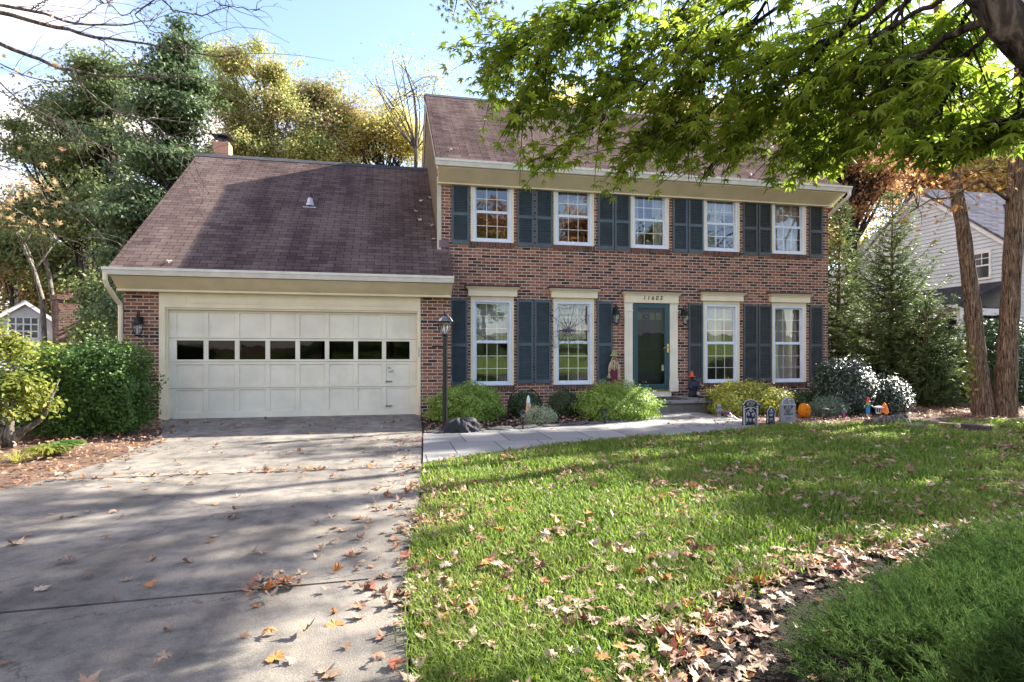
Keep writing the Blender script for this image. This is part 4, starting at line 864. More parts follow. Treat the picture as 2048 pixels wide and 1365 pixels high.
# ------------------------------------------------ overhanging maple
def overhang():
    base = np.array([4.75, -10.1, 0.]); T = thing('overhanging_maple', 'green star leaved maple whose limb and foliage hang across the upper right', 'tree', tuple(base))
    limb = [base+np.array([0, 0, -.2]), base+np.array([-.1, .1, .9]), atD(2330, 330, 2.75), atD(2150, 160, 2.7), atD(2040, 75, 2.7), atD(1960, -30, 2.75), atD(1880, -180, 2.9), atD(1780, -420, 3.1)]
    P = np.array(limb)-base; t = np.linspace(0, len(P)-1, 40); i = np.minimum(t.astype(int), len(P)-2); f = (t-i)[:, None]
    b = MB(); b.tube(P[i]*(1-f)+P[i+1]*f, list(np.interp(t, range(8), [.16, .13, .105, .092, .085, .075, .06, .04])*(1+.04*np.sin(t*9))), 18); b.build('trunk', M['bark_dark'], T, smooth=True)
    BR = [[(1905,-150,2.9),(1700,-70,3.2),(1560,-15,3.5),(1480,20,3.8),(1380,95,4.1),(1280,190,4.4),(1190,260,4.6),(1120,310,4.8),(1075,330,4.9)],
          [(1880,-100,2.9),(1760,20,3.2),(1660,80,3.5),(1560,105,3.8),(1480,160,4.1),(1400,240,4.4),(1330,320,4.6)],
          [(1930,-20,2.8),(1780,60,3.2),(1690,130,3.6),(1600,190,4.0),(1500,250,4.3),(1440,330,4.5)],
          [(1980,40,2.75),(1880,90,3.0),(1810,150,3.3),(1806,228,3.5),(1740,270,3.7),(1660,330,3.9),(1590,390,4.0)],
          [(1840,-250,3.1),(1500,-150,3.8),(1340,-60,4.2),(1250,8,4.5),(1180,15,4.6),(1110,38,4.7),(1040,90,4.9),(975,150,5.0)],
          [(1400,-80,4.0),(1290,0,4.3),(1200,40,4.5),(1130,90,4.6),(1090,160,4.7),(1050,230,4.8)],
          [(2000,60,2.7),(2050,150,2.9),(2040,230,3.0),(1990,300,3.1),(1930,340,3.3)],
          [(1806,228,3.5),(1870,265,3.4),(1940,300,3.3)],
          [(1900,-60,2.9),(1760,60,3.4),(1680,180,3.8),(1620,260,4.0),(1560,330,4.2)],
          [(1700,-100,3.3),(1500,60,4.0),(1420,150,4.4),(1380,230,4.6),(1300,280,4.8)],
          [(1650,-150,3.4),(1420,-60,4.1),(1330,60,4.5),(1250,120,4.7),(1180,190,4.8)],
          [(2080,140,2.7),(2110,260,3.0),(2060,320,3.3)],
          [(1750,-60,3.1),(1690,60,3.4),(1600,140,3.8),(1520,230,4.1),(1450,300,4.3),(1400,345,4.4)],
          [(2000,40,2.7),(1900,140,3.0),(1850,260,3.2),(1800,330,3.4)],[(1850,-80,2.9),(1800,40,3.2),(1750,130,3.4),(1700,220,3.7),(1660,300,3.9)],[(2080,180,2.8),(2020,240,3.0),(1970,300,3.3)],[(1880,-200,3.2),(1780,-60,3.7),(1700,20,4.2),(1640,80,4.6)],[(1950,-60,3.0),(1890,30,3.5),(1850,110,3.9),(1800,190,4.2)],[(1950,0,3.2),(1900,80,3.6),(1900,160,3.9),(1870,230,4.1)],[(2100,100,3.3),(2060,180,3.6),(2010,220,3.9),(1950,250,4.1)],[(1600,-120,3.4),(1500,40,3.9),(1400,100,4.3),(1300,260,4.6),(1240,320,4.8)],
          [(1350,-100,4.2),(1200,0,4.5),(1100,60,4.8),(1020,60,4.9),(980,120,5.0)],
          [(1500,-120,3.8),(1400,20,4.3),(1320,110,4.6),(1230,170,4.8),(1130,200,5.0),(1050,190,5.1)]]
    lb = MB(); LP = []; LT = []
    for bi, br in enumerate(BR):
        P = np.array([atD(*q) for q in br])-base; n = 40; t = np.linspace(0, len(P)-1, n); i = np.minimum(t.astype(int), len(P)-2); f = (t-i)[:, None]; C = P[i]*(1-f)+P[i+1]*f
        C += np.cumsum(rng.normal(size=C.shape)*.006, 0); rad = np.linspace(.021 if bi in (0, 1, 3) else .014, .0035, n); lb.tube(C, list(rad), 6)
        k = 60
        for u in np.linspace(.16, 1, k)**.9:
            j = min(int(u*(n-1)), n-2); tan = C[j+1]-C[j]; tan /= np.linalg.norm(tan); side = np.cross(tan, [0, 0, 1.]); side /= np.linalg.norm(side)+1e-6
            sgn = rng.choice([-1, 1]); d = tan*.55+side*sgn*(.35+.5*rng.random())+np.array([0, 0, rng.normal()*.28-.12]); d /= np.linalg.norm(d); ln = .14+.46*rng.random()**1.3
            m = 5; s = np.linspace(0, 1, m)[:, None]
            e_ = C[j]+d*ln+np.array([0, 0, -.22*ln])+base
            if e_[2] < 1.24+math.hypot(e_[0]-CX, e_[1]-CY)*.268: continue
            Q = C[j]+d*ln*s+np.array([0, 0, -.22*ln])*s**2; lb.tube(Q, list(np.linspace(.005, .0018, m)), 4)
            for s_ in np.linspace(.2, 1, int(5+ln*9)):
                q = C[j]+d*ln*s_+np.array([0, 0, -.22*ln])*s_**2
                for sg in (-1, 1):
                    if rng.random() < .12: continue
                    td = d*.7+side*sg*.6+np.array([0, 0, -.55])+rng.normal(size=3)*.3; LP.append(q+rng.normal(size=3)*.02+td*.02); LT.append(td)
    lb.build('branch', M['bark_dark'], T, smooth=True)
    LP = np.array(LP); LT = unit(np.array(LT)); hz = LP[:, 2]+base[2]; dd_ = np.hypot(LP[:, 0]+base[0]-CX, LP[:, 1]+base[1]-CY); kk = hz > 1.24+dd_*(.272+.035*np.sin(LP[:, 0]*5)+.02*np.sin(LP[:, 1]*11+LP[:, 0]*9)); kk &= (rng.random(len(LP)) < .56); LP, LT = LP[kk], LT[kk]; nr = rng.normal(size=LP.shape)*.45+np.array([0, 0, 1.])+LT*0; px_ok = np.ones(len(LP), bool)
    # keep the crown from hanging lower than it does
    wp = LP+base-CAMP; dep = wp@FW; py = 710-1160*wp[:, 2]/dep; px = 1024+1160*(wp@RT)/dep
    V, F = scatter(JM[0], JM[1], LP, frames(nr, LT), .088+.045*rng.random(len(LP))); npmesh('leaves', V, F, LM['jm'], T)
    # higher leaf layers above the frame
    blobs = [tuple(atD(1500, -420, 4.6)-base)+(1.5, 1.3, .35), tuple(atD(1900, -500, 3.8)-base)+(1.4, 1.2, .4)]
    C, Q, ow = crown_pts(blobs, 60, 26, .3); V, F = scatter(JM[0], JM[1], Q, frames(ow+rng.normal(size=ow.shape)), .10); npmesh('leaves', V, F, LM['jm'], T)
overhang()
def sweetgum():
    base = np.array(under(900, 9.2))+np.array([-3.2, -6.5, 0]); T = thing('overhanging_branch_tree', 'smaller leaved branch tip hanging into the top edge left of the green maple', 'tree', tuple(base))
    b = MB(); P = [np.array([0,0,-.2]), np.array([.1,.1,3.2]), atD(700, -420, 7.5)-base, atD(840, -180, 7.2)-base, atD(905, -40, 7)-base]; b.tube(P, [.2,.16,.1,.05,.02], 8); tips = []
    for e in ((895, 10), (905, 35), (960, 15), (965, 45), (1000, -10), (940, 0), (985, 5), (960, 30)):
        q = atD(e[0], e[1], 6.9)-base; rough_tube(b, P[-1], q, .012, .004, .15, 5); tips.append(q)
    b.build('trunk', M['bark_dark'], T, smooth=True); tips = np.array(tips); Q = np.repeat(tips, 22, 0)+rng.normal(size=(len(tips)*22, 3))*np.array([.10, .10, .07])
    V, F = scatter(JM[0], JM[1], Q, frames(rng.normal(size=Q.shape)+[0, 0, .6]), .08); npmesh('leaves', V, F, LM['oak_green'], T)
sweetgum()
# ------------------------------------------------ bare maple on the left, branches across the sky
def bare_maple():
    base = np.array([-10.2, -6.4, float(gz(-10.2, -6.4))]); T = thing('bare_maple', 'nearly bare maple reaching thin branches with a few orange leaves across the upper left sky', 'tree', tuple(base))
    b = MB(); hub = atD(-420, -60, 7.0)-base; b.tube([(0, 0, -.3), hub*.45+np.array([-.3, 0, 0]), hub], [.22, .17, .10], 10)
    hub2 = atD(-250, 150, 6.8)-base; b.tube([hub*.8, hub2], [.09, .05], 8)
    BR = [(hub, [(-200,-20),(0,9),(80,26),(150,47),(245,50),(300,40)], .030), (hub, [(-200,-10),(0,25),(80,45),(150,62),(190,73),(280,85),(370,105),(470,115)], .036),
          (hub2, [(-120,60),(0,89),(60,110),(120,136),(200,150),(290,158),(370,150)], .040), (hub2, [(120,136),(160,165),(195,200),(225,222),(300,240),(360,300),(400,330)], .012),
          (hub2, [(225,222),(245,235),(280,262),(300,300)], .008), (hub2, [(195,200),(240,230),(330,240),(430,250)], .008), (hub2, [(-120,130),(0,128),(50,150),(100,165),(160,160),(200,170)], .012),
          (hub2, [(-150,160),(0,165),(40,205),(90,230),(140,260),(200,290)], .016), (hub2, [(-150,180),(0,180),(60,220),(120,265),(180,300)], .012), (hub, [(150,47),(190,15),(245,-10)], .008),
          (hub, [(60,20),(110,-10)], .01), (hub, [(150,62),(200,80),(240,110),(300,150)], .01), (hub, [(300,-30),(345,20),(400,30),(470,10)], .012), (hub, [(330,-20),(270,30),(300,60),(370,90)], .010),
          (hub, [(200,-10),(245,30),(300,10),(330,-5)], .008), (hub, [(400,-30),(440,10),(520,20)], .008),
          (hub2, [(-120,300),(0,330),(40,345),(90,380),(150,420)], .014), (hub2, [(-120,380),(0,400),(50,430),(110,470),(170,490)], .012)]
    tips = []
    for h, pts, r in BR:
        first = np.array(h) if pts[0][0] < -60 else None
        P = ([first] if first is not None else [])+[atD(a, c, 6.8-.0008*max(a, 0)+.15*math.sin(a*.03))-base for a, c in pts]; P = np.array(P)
        t = np.linspace(0, len(P)-1, 22); i = np.minimum(t.astype(int), len(P)-2); f = (t-i)[:, None]; C = P[i]*(1-f)+P[i+1]*f+rng.normal(size=(22, 3))*.006; b.tube(C, list(np.linspace(r*.9, max(.0035, r*.15), 22)), 6)
        for k in range(9):
            j = rng.integers(8, 22); d = rng.normal(size=3)*np.array([.25, .2, .22])+(C[min(j, 21)]-C[j-3])*1.2; rough_tube(b, C[j], C[j]+d, .0045, .0018, .15, 4, 5); tips.append(C[j]+d)
            if rng.random() < .6: d2 = d*.5+rng.normal(size=3)*.12; rough_tube(b, C[j]+d*.5, C[j]+d*.5+d2, .0028, .0014, .15, 3, 4)
    b.build('trunk', M['bark_grey'], T, smooth=True)
    own = np.array([atD(a, c, 6.6)-base for a, c in ((57,32),(83,38),(90,42),(106,30),(97,28),(130,43),(215,12),(110,130),(275,125),(60,142),(30,150),(4,110),(38,140),(118,128))])
    low = np.array([atD(a, c, 6.4)-base for a, c in [(60+rng.normal()*42, 395+rng.normal()*38) for _ in range(64)]])
    Q = np.concatenate([own, low]); V, F = scatter(JM[0], JM[1], Q, frames(rng.normal(size=Q.shape)*.8+np.array([.3, -1, .3])), .07+.04*rng.random(len(Q))); npmesh('leaves', V, F, LM['pale_orange'], T)
bare_maple()

# ------------------------------------------------ conifers
def conifer(label, base, h, rad, nwh, seed, lean=0, name='conifer', z0=.1, dens=1.):
    r_ = np.random.default_rng(seed); T = thing(name, label, 'conifer', tuple(base), group='conifers between the two houses'); b = MB(); b.tube([(0, 0, -.2), (lean*.3, 0, h*.5), (lean, 0, h)], [.085, .05, .008], 8)
    P, Tn, Nn, S = [], [], [], []
    for k in range(nwh):
        u = (k+.5)/nwh; z = z0+(h-z0)*u**.95; R = rad*(1-u)**.80*(1-.25*math.exp(-u*9)) + .06; m = 5+int(3*(1-u))
        for j in range(m):
            a = 2.4*(k*m+j)+r_.random()*.7; L = R*(.6+.55*r_.random()); up = .10+.45*u+.12*r_.normal(); dr = np.array([math.cos(a), math.sin(a), 0]); n = max(4, int(L/.09)); s = np.linspace(0, 1, n)[:, None]
            C = np.array([lean*z/h, 0, z])+dr*L*s+np.array([0, 0, 1])*L*(up*s+.28*s**2.4-.12*np.sin(s*3.1)); b.tube(C[::max(1, n//6)] if n > 8 else C, list(np.linspace(.014, .003, len(C[::max(1, n//6)] if n > 8 else C))), 4)
            side = np.array([-dr[1], dr[0], 0])
            for q in range(1, n):
                cnt = int(5*dens)+1
                for _ in range(cnt):
                    sg = r_.choice([-1, 1]); w = .07+.22*(1-q/n)*L/max(rad, .5); d = dr*.75+side*sg*(.2+.9*r_.random())+np.array([0, 0, .10+.3*r_.normal()]); d /= np.linalg.norm(d); c = C[q]+r_.normal(size=3)*.02
                    LL = (w+.05)*(.7+.6*r_.random())
                    nn = 3
                    for e in range(nn): P.append(c+d*LL*e/nn); dd = d+side*(.5 if e % 2 else -.5)*sg+np.array([0, 0, .12]); Tn.append(dd); Nn.append(np.array([0, 0, 1])+r_.normal(size=3)*.5); S.append(LL*.62)
    b.build('trunk', M['bark'], T, smooth=True); P, Tn, Nn, S = map(np.array, (P, Tn, Nn, S))
    tp = np.array([(-.06,0,0),(.06,0,0),(.17,.42,.02),(.05,.40,0),(.12,.78,0),(0,1,.02),(-.12,.72,0),(-.05,.45,0),(-.17,.36,.02)]); fc = [[(0,1,3),(1,2,3),(0,3,7),(0,7,8),(3,4,5),(3,5,7),(5,6,7)]]
    V, F = scatter(tp, fc, P, frames(Nn, unit(Tn)), S); npmesh('foliage', V, F, LM['conifer'], T); return T
cb1 = atD(1782, 760, 15.2); conifer('tallest conifer with upswept feathery boughs in front of the grey gable', (cb1[0], cb1[1], -.05), 5.5, 1.65, 30, 3, .05, dens=.8)
cb2 = atD(1675, 760, 17.0); conifer('olive conifer close behind the right corner of the brick house', (cb2[0], cb2[1], -.05), 5.8, 1.25, 28, 4, .1, dens=.8)
cb3 = atD(1850, 760, 14.2); conifer('shorter broad conifer left of the twin trunks, its low boughs near the ground', (cb3[0], cb3[1], -.05), 2.6, 1.25, 18, 5, .05, z0=.0, dens=.8)

# ------------------------------------------------ shrubs
def shrub(name, label, c, r, n, ls, lm, lump=.12, tpl=(T_OV, F_OV), box=0, cat='shrub', group=None, core=True, lf=5., up=.3, stems=10, depth=.3):
    c = np.array(c, float); T = thing(name, label, cat, (c[0], c[1], 0 if c[2] < 1 else c[2]), group=group); org = np.array(T.location)
    d = unit(rng.normal(size=(n, 3)))
    if box: # squarish hedge
        e = box; d2 = np.sign(d)*np.abs(d)**(1/e)*1.0; k = (np.abs(d2)**(2*e/1)).sum(1)**(-1/(2*e)); d2 = d/(np.abs(d)**e).sum(1)[:, None]**(1/e)
    else: d2 = d
    ph = rng.random(6)*6; lum = 1+lump*(np.sin(d[:, 0]*lf+ph[0])*np.cos(d[:, 1]*lf*1.3+ph[1])+.6*np.sin(d[:, 2]*lf*1.7+ph[2]+d[:, 0]*lf)+.5*np.sin(d[:, 0]*lf*2.7+ph[3])*np.sin(d[:, 2]*lf*2.3+ph[4]))
    dep = 1-depth*rng.random(n)**1.6; P = c-org+np.array(r)*d2*(lum*dep)[:, None]; P += rng.normal(size=P.shape)*ls*.6
    keep = P[:, 2]+org[2]*0 > .02; P, dd = P[keep], unit(d[keep]/np.array(r)); m = len(P); sp_ = rng.random(m) < .12; P[sp_] += dd[sp_]*(ls*2.2*rng.random(sp_.sum()))[:, None]+np.array([0, 0, ls*1.2])*rng.random((sp_.sum(), 1))
    nr = dd+rng.normal(size=dd.shape)*.6+np.array([0, 0, up]); tip = dd*.8+rng.normal(size=dd.shape)*.7+np.array([0, 0, .3])
    V, F = scatter(np.array(tpl[0]), tpl[1], P, frames(nr, tip), ls*(.6+.8*rng.random(m))); npmesh('leaves', V, F, lm, T)
    b = MB()
    for k in range(stems):
        a = rng.random()*6.28; rr = rng.random()**.5*.75; q = np.array([math.cos(a)*r[0]*rr, math.sin(a)*r[1]*rr, (c[2]-org[2])+r[2]*.6*rng.random()]); rough_tube(b, (q[0]*.25, q[1]*.25, -.05), q, .014, .005, .15, 5, 5)
    b.build('stem', M['bark_dark'], T, smooth=True); return T
# clipped hedge in front of the garage corner
hc = atD(152, 770, 9.1)
shrub('clipped_hedge', 'large square clipped privet hedge in front of the left corner of the garage', (hc[0]+.02, hc[1]+.15, .66), (.90, .62, .68), 42000, .042, LM['privet'], .10, (T_CL, F_CL), box=8, stems=26, lf=7, depth=.45, cat='hedge')
def G(px, py, dy=0):
    p = atZ(px, py); q = atD(px, py, (p-CAMP)@FW+dy); return (q[0], q[1])
g = G(933, 846, .45); shrub('round_shrub', 'lime green mounded shrub right of the lamp post', (g[0], g[1], .24), (.68, .55, .41), 15000, .038, LM['lime'], .16, (T_CL, F_CL), lf=6)
g = G(1236, 846, .55); shrub('round_shrub', 'lime green mounded shrub left of the front step', (g[0], g[1], .25), (.76, .6, .43), 16000, .038, LM['lime'], .16, (T_CL, F_CL), lf=6)
g = G(1050, 838, .3); shrub('boxwood', 'dark boxwood under the wire hoop below the first gap between windows', (g[0], g[1], .24), (.33, .31, .26), 7000, .026, LM['box'], .06, (T_CL, F_CL))
g = G(1130, 838, .35); shrub('boxwood', 'dark boxwood under the cobwebbed window beside the lime shrub', (g[0], g[1], .24), (.35, .33, .27), 7000, .026, LM['box'], .06, (T_CL, F_CL))
g = G(1080, 852, .25); shrub('variegated_shrub', 'pale cream edged low shrub beside the garden light in the front bed', (g[0], g[1], .13), (.29, .26, .19), 3600, .026, LM['varieg'], .12, (T_CL, F_CL))
g = G(1508, 838, .9); shrub('yellowing_shrub', 'broad yellow green shrub behind the two left gravestones', (g[0], g[1]+.2, .28), (.85, .55, .36), 11000, .045, LM['limey'], .17, (T_CL, F_CL))
g = G(1452, 828, .3); shrub('boxwood', 'dark green low shrub at the right end of the front step', (g[0], g[1], .22), (.42, .4, .26), 5000, .030, LM['privet'], .10, (T_CL, F_CL))
g = G(1458, 838, .5); shrub('yellowing_shrub', 'small pale yellow shrub behind the kneeling garden statue', (g[0], g[1], .14), (.36, .3, .22), 3600, .030, LM['limey'], .12, (T_CL, F_CL))
g = G(1600, 832, .9); shrub('boxwood', 'small dark shrub behind the glass pumpkin', (g[0], g[1], .22), (.30, .3, .26), 3600, .03, LM['box'], .08, (T_CL, F_CL))
g = G(1656, 840, .6); shrub('juniper_shrub', 'low blue green spreading juniper right of the glass pumpkin', (g[0], g[1], .16), (.33, .34, .22), 5500, .030, LM['bluegreen'], .12, (T_CL, F_CL))
g = G(1700, 838, .9); shrub('holly_bush', 'large glossy dark rounded holly at the right corner of the brick house', (g[0]-.05, g[1]+.1, .56), (.62, .62, .60), 15000, .042, LM['holly'], .06, (T_CL, F_CL), lf=4, up=.8)
g = G(1768, 836, .8); shrub('holly_bush', 'smaller glossy holly touching the large holly on its right', (g[0]+.05, g[1], .34), (.46, .46, .42), 8000, .04, LM['holly'], .07, (T_CL, F_CL), up=.8)
hd_ = atD(2040, 700, 14.8); shrub('dark_hedge', 'tall dark evergreen hedge behind the twin trunks', (hd_[0]+.6, hd_[1]+.6, .95), (1.75, .9, 1.15), 22000, .07, LM['box'], .05, (T_CL, F_CL), box=4, cat='hedge', stems=20)
for dx in (-.95, -.45): pass
# sprouts above the dark hedge are part of it: upright light shoots
def strap_plant(name, label, pos, n, ln, wd, lm, spread=1., cat='plant', arch=1.):
    T = thing(name, label, cat, (pos[0], pos[1], 0)); P = []; vs = []; F = []
    for k in range(n):
        a = rng.random()*6.28; l = ln*(.6+.6*rng.random()); d = np.array([math.cos(a), math.sin(a), 0])*spread*(.4+.6*rng.random()); s = np.linspace(0, 1, 6)[:, None]
        C = d*.04+d*l*s*.8+np.array([0, 0, 1])*l*(s*.9-arch*.75*s**2.2); w_ = wd*np.sin(np.clip(s*2.8+.35, 0, 3.1416))*.5; sd = np.array([-d[1], d[0], 0]); sd = sd/np.linalg.norm(sd); o = len(vs)
        vs += list(C+sd*w_)+list(C-sd*w_); F += [(o+i, o+i+1, o+i+7, o+i+6) for i in range(5)]
    npmesh('leaves', np.array(vs), [np.array(F)], lm, T); return T
g = G(1812, 850); strap_plant('variegated_grass', 'pale variegated strap leaved clump spilling over the timber edging', (g[0], g[1]+.15), 130, .36, .016, LM['varieg'], 1., arch=1.)
g = G(1850, 858); strap_plant('variegated_grass', 'smaller pale strap leaved clump at the left end of the stone edging', (g[0]-.1, g[1]+.1), 60, .26, .014, LM['varieg'], 1.)
g = G(1925, 846); strap_plant('yellow_lily_leaves', 'yellowing arching leaves at the foot of the twin trunks', (g[0], g[1]+.1), 30, .3, .014, LM['mapleyellow'], 1.)
g = G(1985, 842); strap_plant('yellow_lily_leaves', 'pale green tuft right in front of the twin trunks', (g[0], g[1]-.1), 24, .22, .02, LM['limey'], 1.)
g = G(85, 915); strap_plant('faded_perennial', 'orange yellow faded perennial clump beside the leafy driveway edge', (g[0], g[1]+.1), 240, .38, .028, LM['mapleyellow'], 1.)
g = G(35, 925); strap_plant('grass_clump', 'long thin green grass clump at the far left edge', (g[0], g[1]), 60, .34, .008, LM['limey'], 1.)
g = G(118, 905); strap_plant('hosta', 'broad leaved green hosta beside the leafy driveway edge', (g[0], g[1]+.08), 40, .38, .12, LM['privet'], 1., arch=.95)
# yellow small tree at the left edge
def yellow_tree():
    B = np.array(atZ(14, 893)); T = thing('small_yellow_tree', 'small multi stemmed tree with yellow green leaves at the left edge', 'tree', tuple(B)); b = MB(); dep = 7.85
    for pts in ([(14, 895), (12, 862), (-30, 820), (-60, 740)], [(16, 893), (20, 860), (26, 800), (20, 700)], [(18, 890), (45, 862), (85, 838), (118, 760)], [(14, 880), (-5, 850), (-60, 845)]):
        b.tube([atD(x, y, dep)-B for x, y in pts], [.065, .05, .030, .007][:len(pts)], 8)
    b.build('trunk', M['bark_grey'], T, smooth=True)
    blobs = [tuple(atD(20, 690, dep)-B)+(.45, .4, .22), tuple(atD(-30, 760, dep)-B)+(.6, .5, .35), tuple(atD(35, 770, dep)-B)+(.5, .5, .30), tuple(atD(45, 712, dep+.4)-B)+(.34, .4, .12), tuple(atD(105, 700, dep+1.)-B)+(.22, .3, .06), tuple(atD(-10, 655, dep)-B)+(.18, .3, .14), tuple(atD(60, 810, dep)-B)+(.40, .4, .15), tuple(atD(-20, 820, dep)-B)+(.5, .4, .18)]
    C, Q, ow = crown_pts(blobs, 170, 26, .13, .8); V, F = scatter(T_OVX, F_OVX, Q, frames(ow*.4+rng.normal(size=ow.shape)*.6+np.array([0, 0, .8])), .055+.025*rng.random(len(Q))); npmesh('crown', V, F, LM['mapleyellow'], T)
yellow_tree()

# ------------------------------------------------ foreground juniper
def juniper():
    c = np.array([2.2, -10.55, 0.]); T = thing('spreading_juniper', 'low spreading dark green juniper filling the bottom right corner', 'shrub', tuple(c)); b = MB(); P, D = [], []
    mounds = [(a-2.2, b_+10.55, c_, d_, e_) for a, b_, c_, d_, e_ in ((.90, -10.87, .46, .40, .24), (1.35, -10.62, .5, .36, .24), (1.95, -10.42, .6, .36, .26), (2.7, -10.1, .8, .4, .27), (1.5, -11.1, .8, .5, .33), (2.5, -10.8, .9, .6, .36), (.95, -11.4, .5, .5, .33))]
    for mx_, my_, rx_, ry_, h in mounds:
        for _ in range(int(900*(rx_*ry_)/.36)):
            a = rng.random()*6.28; r = rng.random()**.5; x, y = math.cos(a)*r, math.sin(a)*r; z = h*math.sqrt(max(0, 1-r*r))*(.75+.3*rng.random()); p = np.array([mx_+x*rx_, my_+y*ry_, max(z, .03)])
            if math.sin((p[0]+c[0])*7+2*math.sin(p[1]*6))*math.sin((p[1])*8+p[0]*5) < -.45 and rng.random() < .8: continue
            d = np.array([x*.8-.25, y*.7+.10, .55+.2*rng.random()])+rng.normal(size=3)*.28; P.append(p); D.append(d/np.linalg.norm(d))
    P, D = np.array(P), np.array(D); n = len(P); L = .12+.11*rng.random(n)
    V1 = []; k = 46; t = rng.random((n, k)); base = P[:, None]-D[:, None]*(L*.35)[:, None, None]+D[:, None]*(t*L[:, None])[..., None]; base[..., 2] -= 0
    rad = unit(rng.normal(size=(n, k, 3))); tip = unit(D[:, None]*1.0+rad*.55); size = (.040*(1-.45*t)*(.7+.6*rng.random((n, k))))
    Q = (base+rad*.004).reshape(-1, 3); tp = np.array([(-.055,0,0),(.055,0,0),(.03,.6,0),(0,1,0),(-.03,.6,0)]); fc = [[(0,1,2),(0,2,4),(2,3,4)]]
    V, F = scatter(tp, fc, Q, frames(rng.normal(size=Q.shape), tip.reshape(-1, 3)), size.reshape(-1)); npmesh('foliage', V, F, LM['juniper'], T)
    for j in rng.choice(n, 260, replace=False): b.tube([P[j]*np.array([.55, .55, .1]), P[j]*np.array([.85, .85, .6]), P[j]+D[j]*.02], [.010, .006, .002], 4, False)
    b.build('stem', M['bark_dark'], T)
juniper()

# ------------------------------------------------ grass
def grass():
    n0 = 1500000; x = rng.uniform(-1.1, 17, n0); y = rng.uniform(-12.3, -3.6, n0); P = np.stack([x, y], 1); d = np.hypot(x-CX, y-CY)
    rel = np.stack([x-CX, y-CY], 1); dep = rel@FW[:2]; lat = rel@RT[:2]
    k = (rng.random(n0) < np.clip((2.2/np.maximum(d, 1.9))**1.55, 0, 1)*1.0) & (dep > 1.5) & (np.abs(lat/np.maximum(dep, .1)) < 1.0); P, d = P[k], d[k]
    k = inpoly(P+rng.normal(size=P.shape)*np.array([.03, .01])-np.array([.015, 0]), LAWN) & ~inpoly(P+rng.normal(size=P.shape)*.05, FB); th = np.sin(P[:, 0]*1.9+2*np.sin(P[:, 1]*1.1))*np.sin(P[:, 1]*2.3+1.7*np.sin(P[:, 0]*1.3)); k &= rng.random(len(P)) < np.clip(1.05-.75*np.clip(th-.45, 0, 1)*1.8, .15, 1); P, d = P[k], d[k]; n = len(P)
    cl = np.sin(P[:, 0]*3.1+np.sin(P[:, 1]*4))*np.sin(P[:, 1]*3.7+np.sin(P[:, 0]*2.6)); h = (.050+.018*cl+.03*rng.random(n))*(1+.02*d); wd = .0018+.00075*d
    a = rng.random(n)*6.28; lean = (.25+.7*rng.random(n)); dx, dy = np.cos(a), np.sin(a); sx, sy = -dy, dx
    z0 = np.full(n, -.006); V = np.zeros((n, 5, 3)); V[:, 0] = np.stack([P[:, 0]-sx*wd, P[:, 1]-sy*wd, z0], 1); V[:, 1] = np.stack([P[:, 0]+sx*wd, P[:, 1]+sy*wd, z0], 1)
    mx_, my_, mz = P[:, 0]+dx*lean*h*.35, P[:, 1]+dy*lean*h*.35, h*.62; V[:, 2] = np.stack([mx_+sx*wd*.8, my_+sy*wd*.8, mz], 1); V[:, 3] = np.stack([mx_-sx*wd*.8, my_-sy*wd*.8, mz], 1)
    V[:, 4] = np.stack([P[:, 0]+dx*lean*h, P[:, 1]+dy*lean*h, h*(1.05-.3*lean)], 1); o = np.arange(n)[:, None]*5
    print('grass blades', n)
    g = npmesh('grass', V.reshape(-1, 3), [o+np.array([0, 1, 2, 3]), o+np.array([3, 2, 4])], LM['grass']); tag(g, 'bright green lawn grass in front of the brick house', 'grass', kind='stuff')
grass()

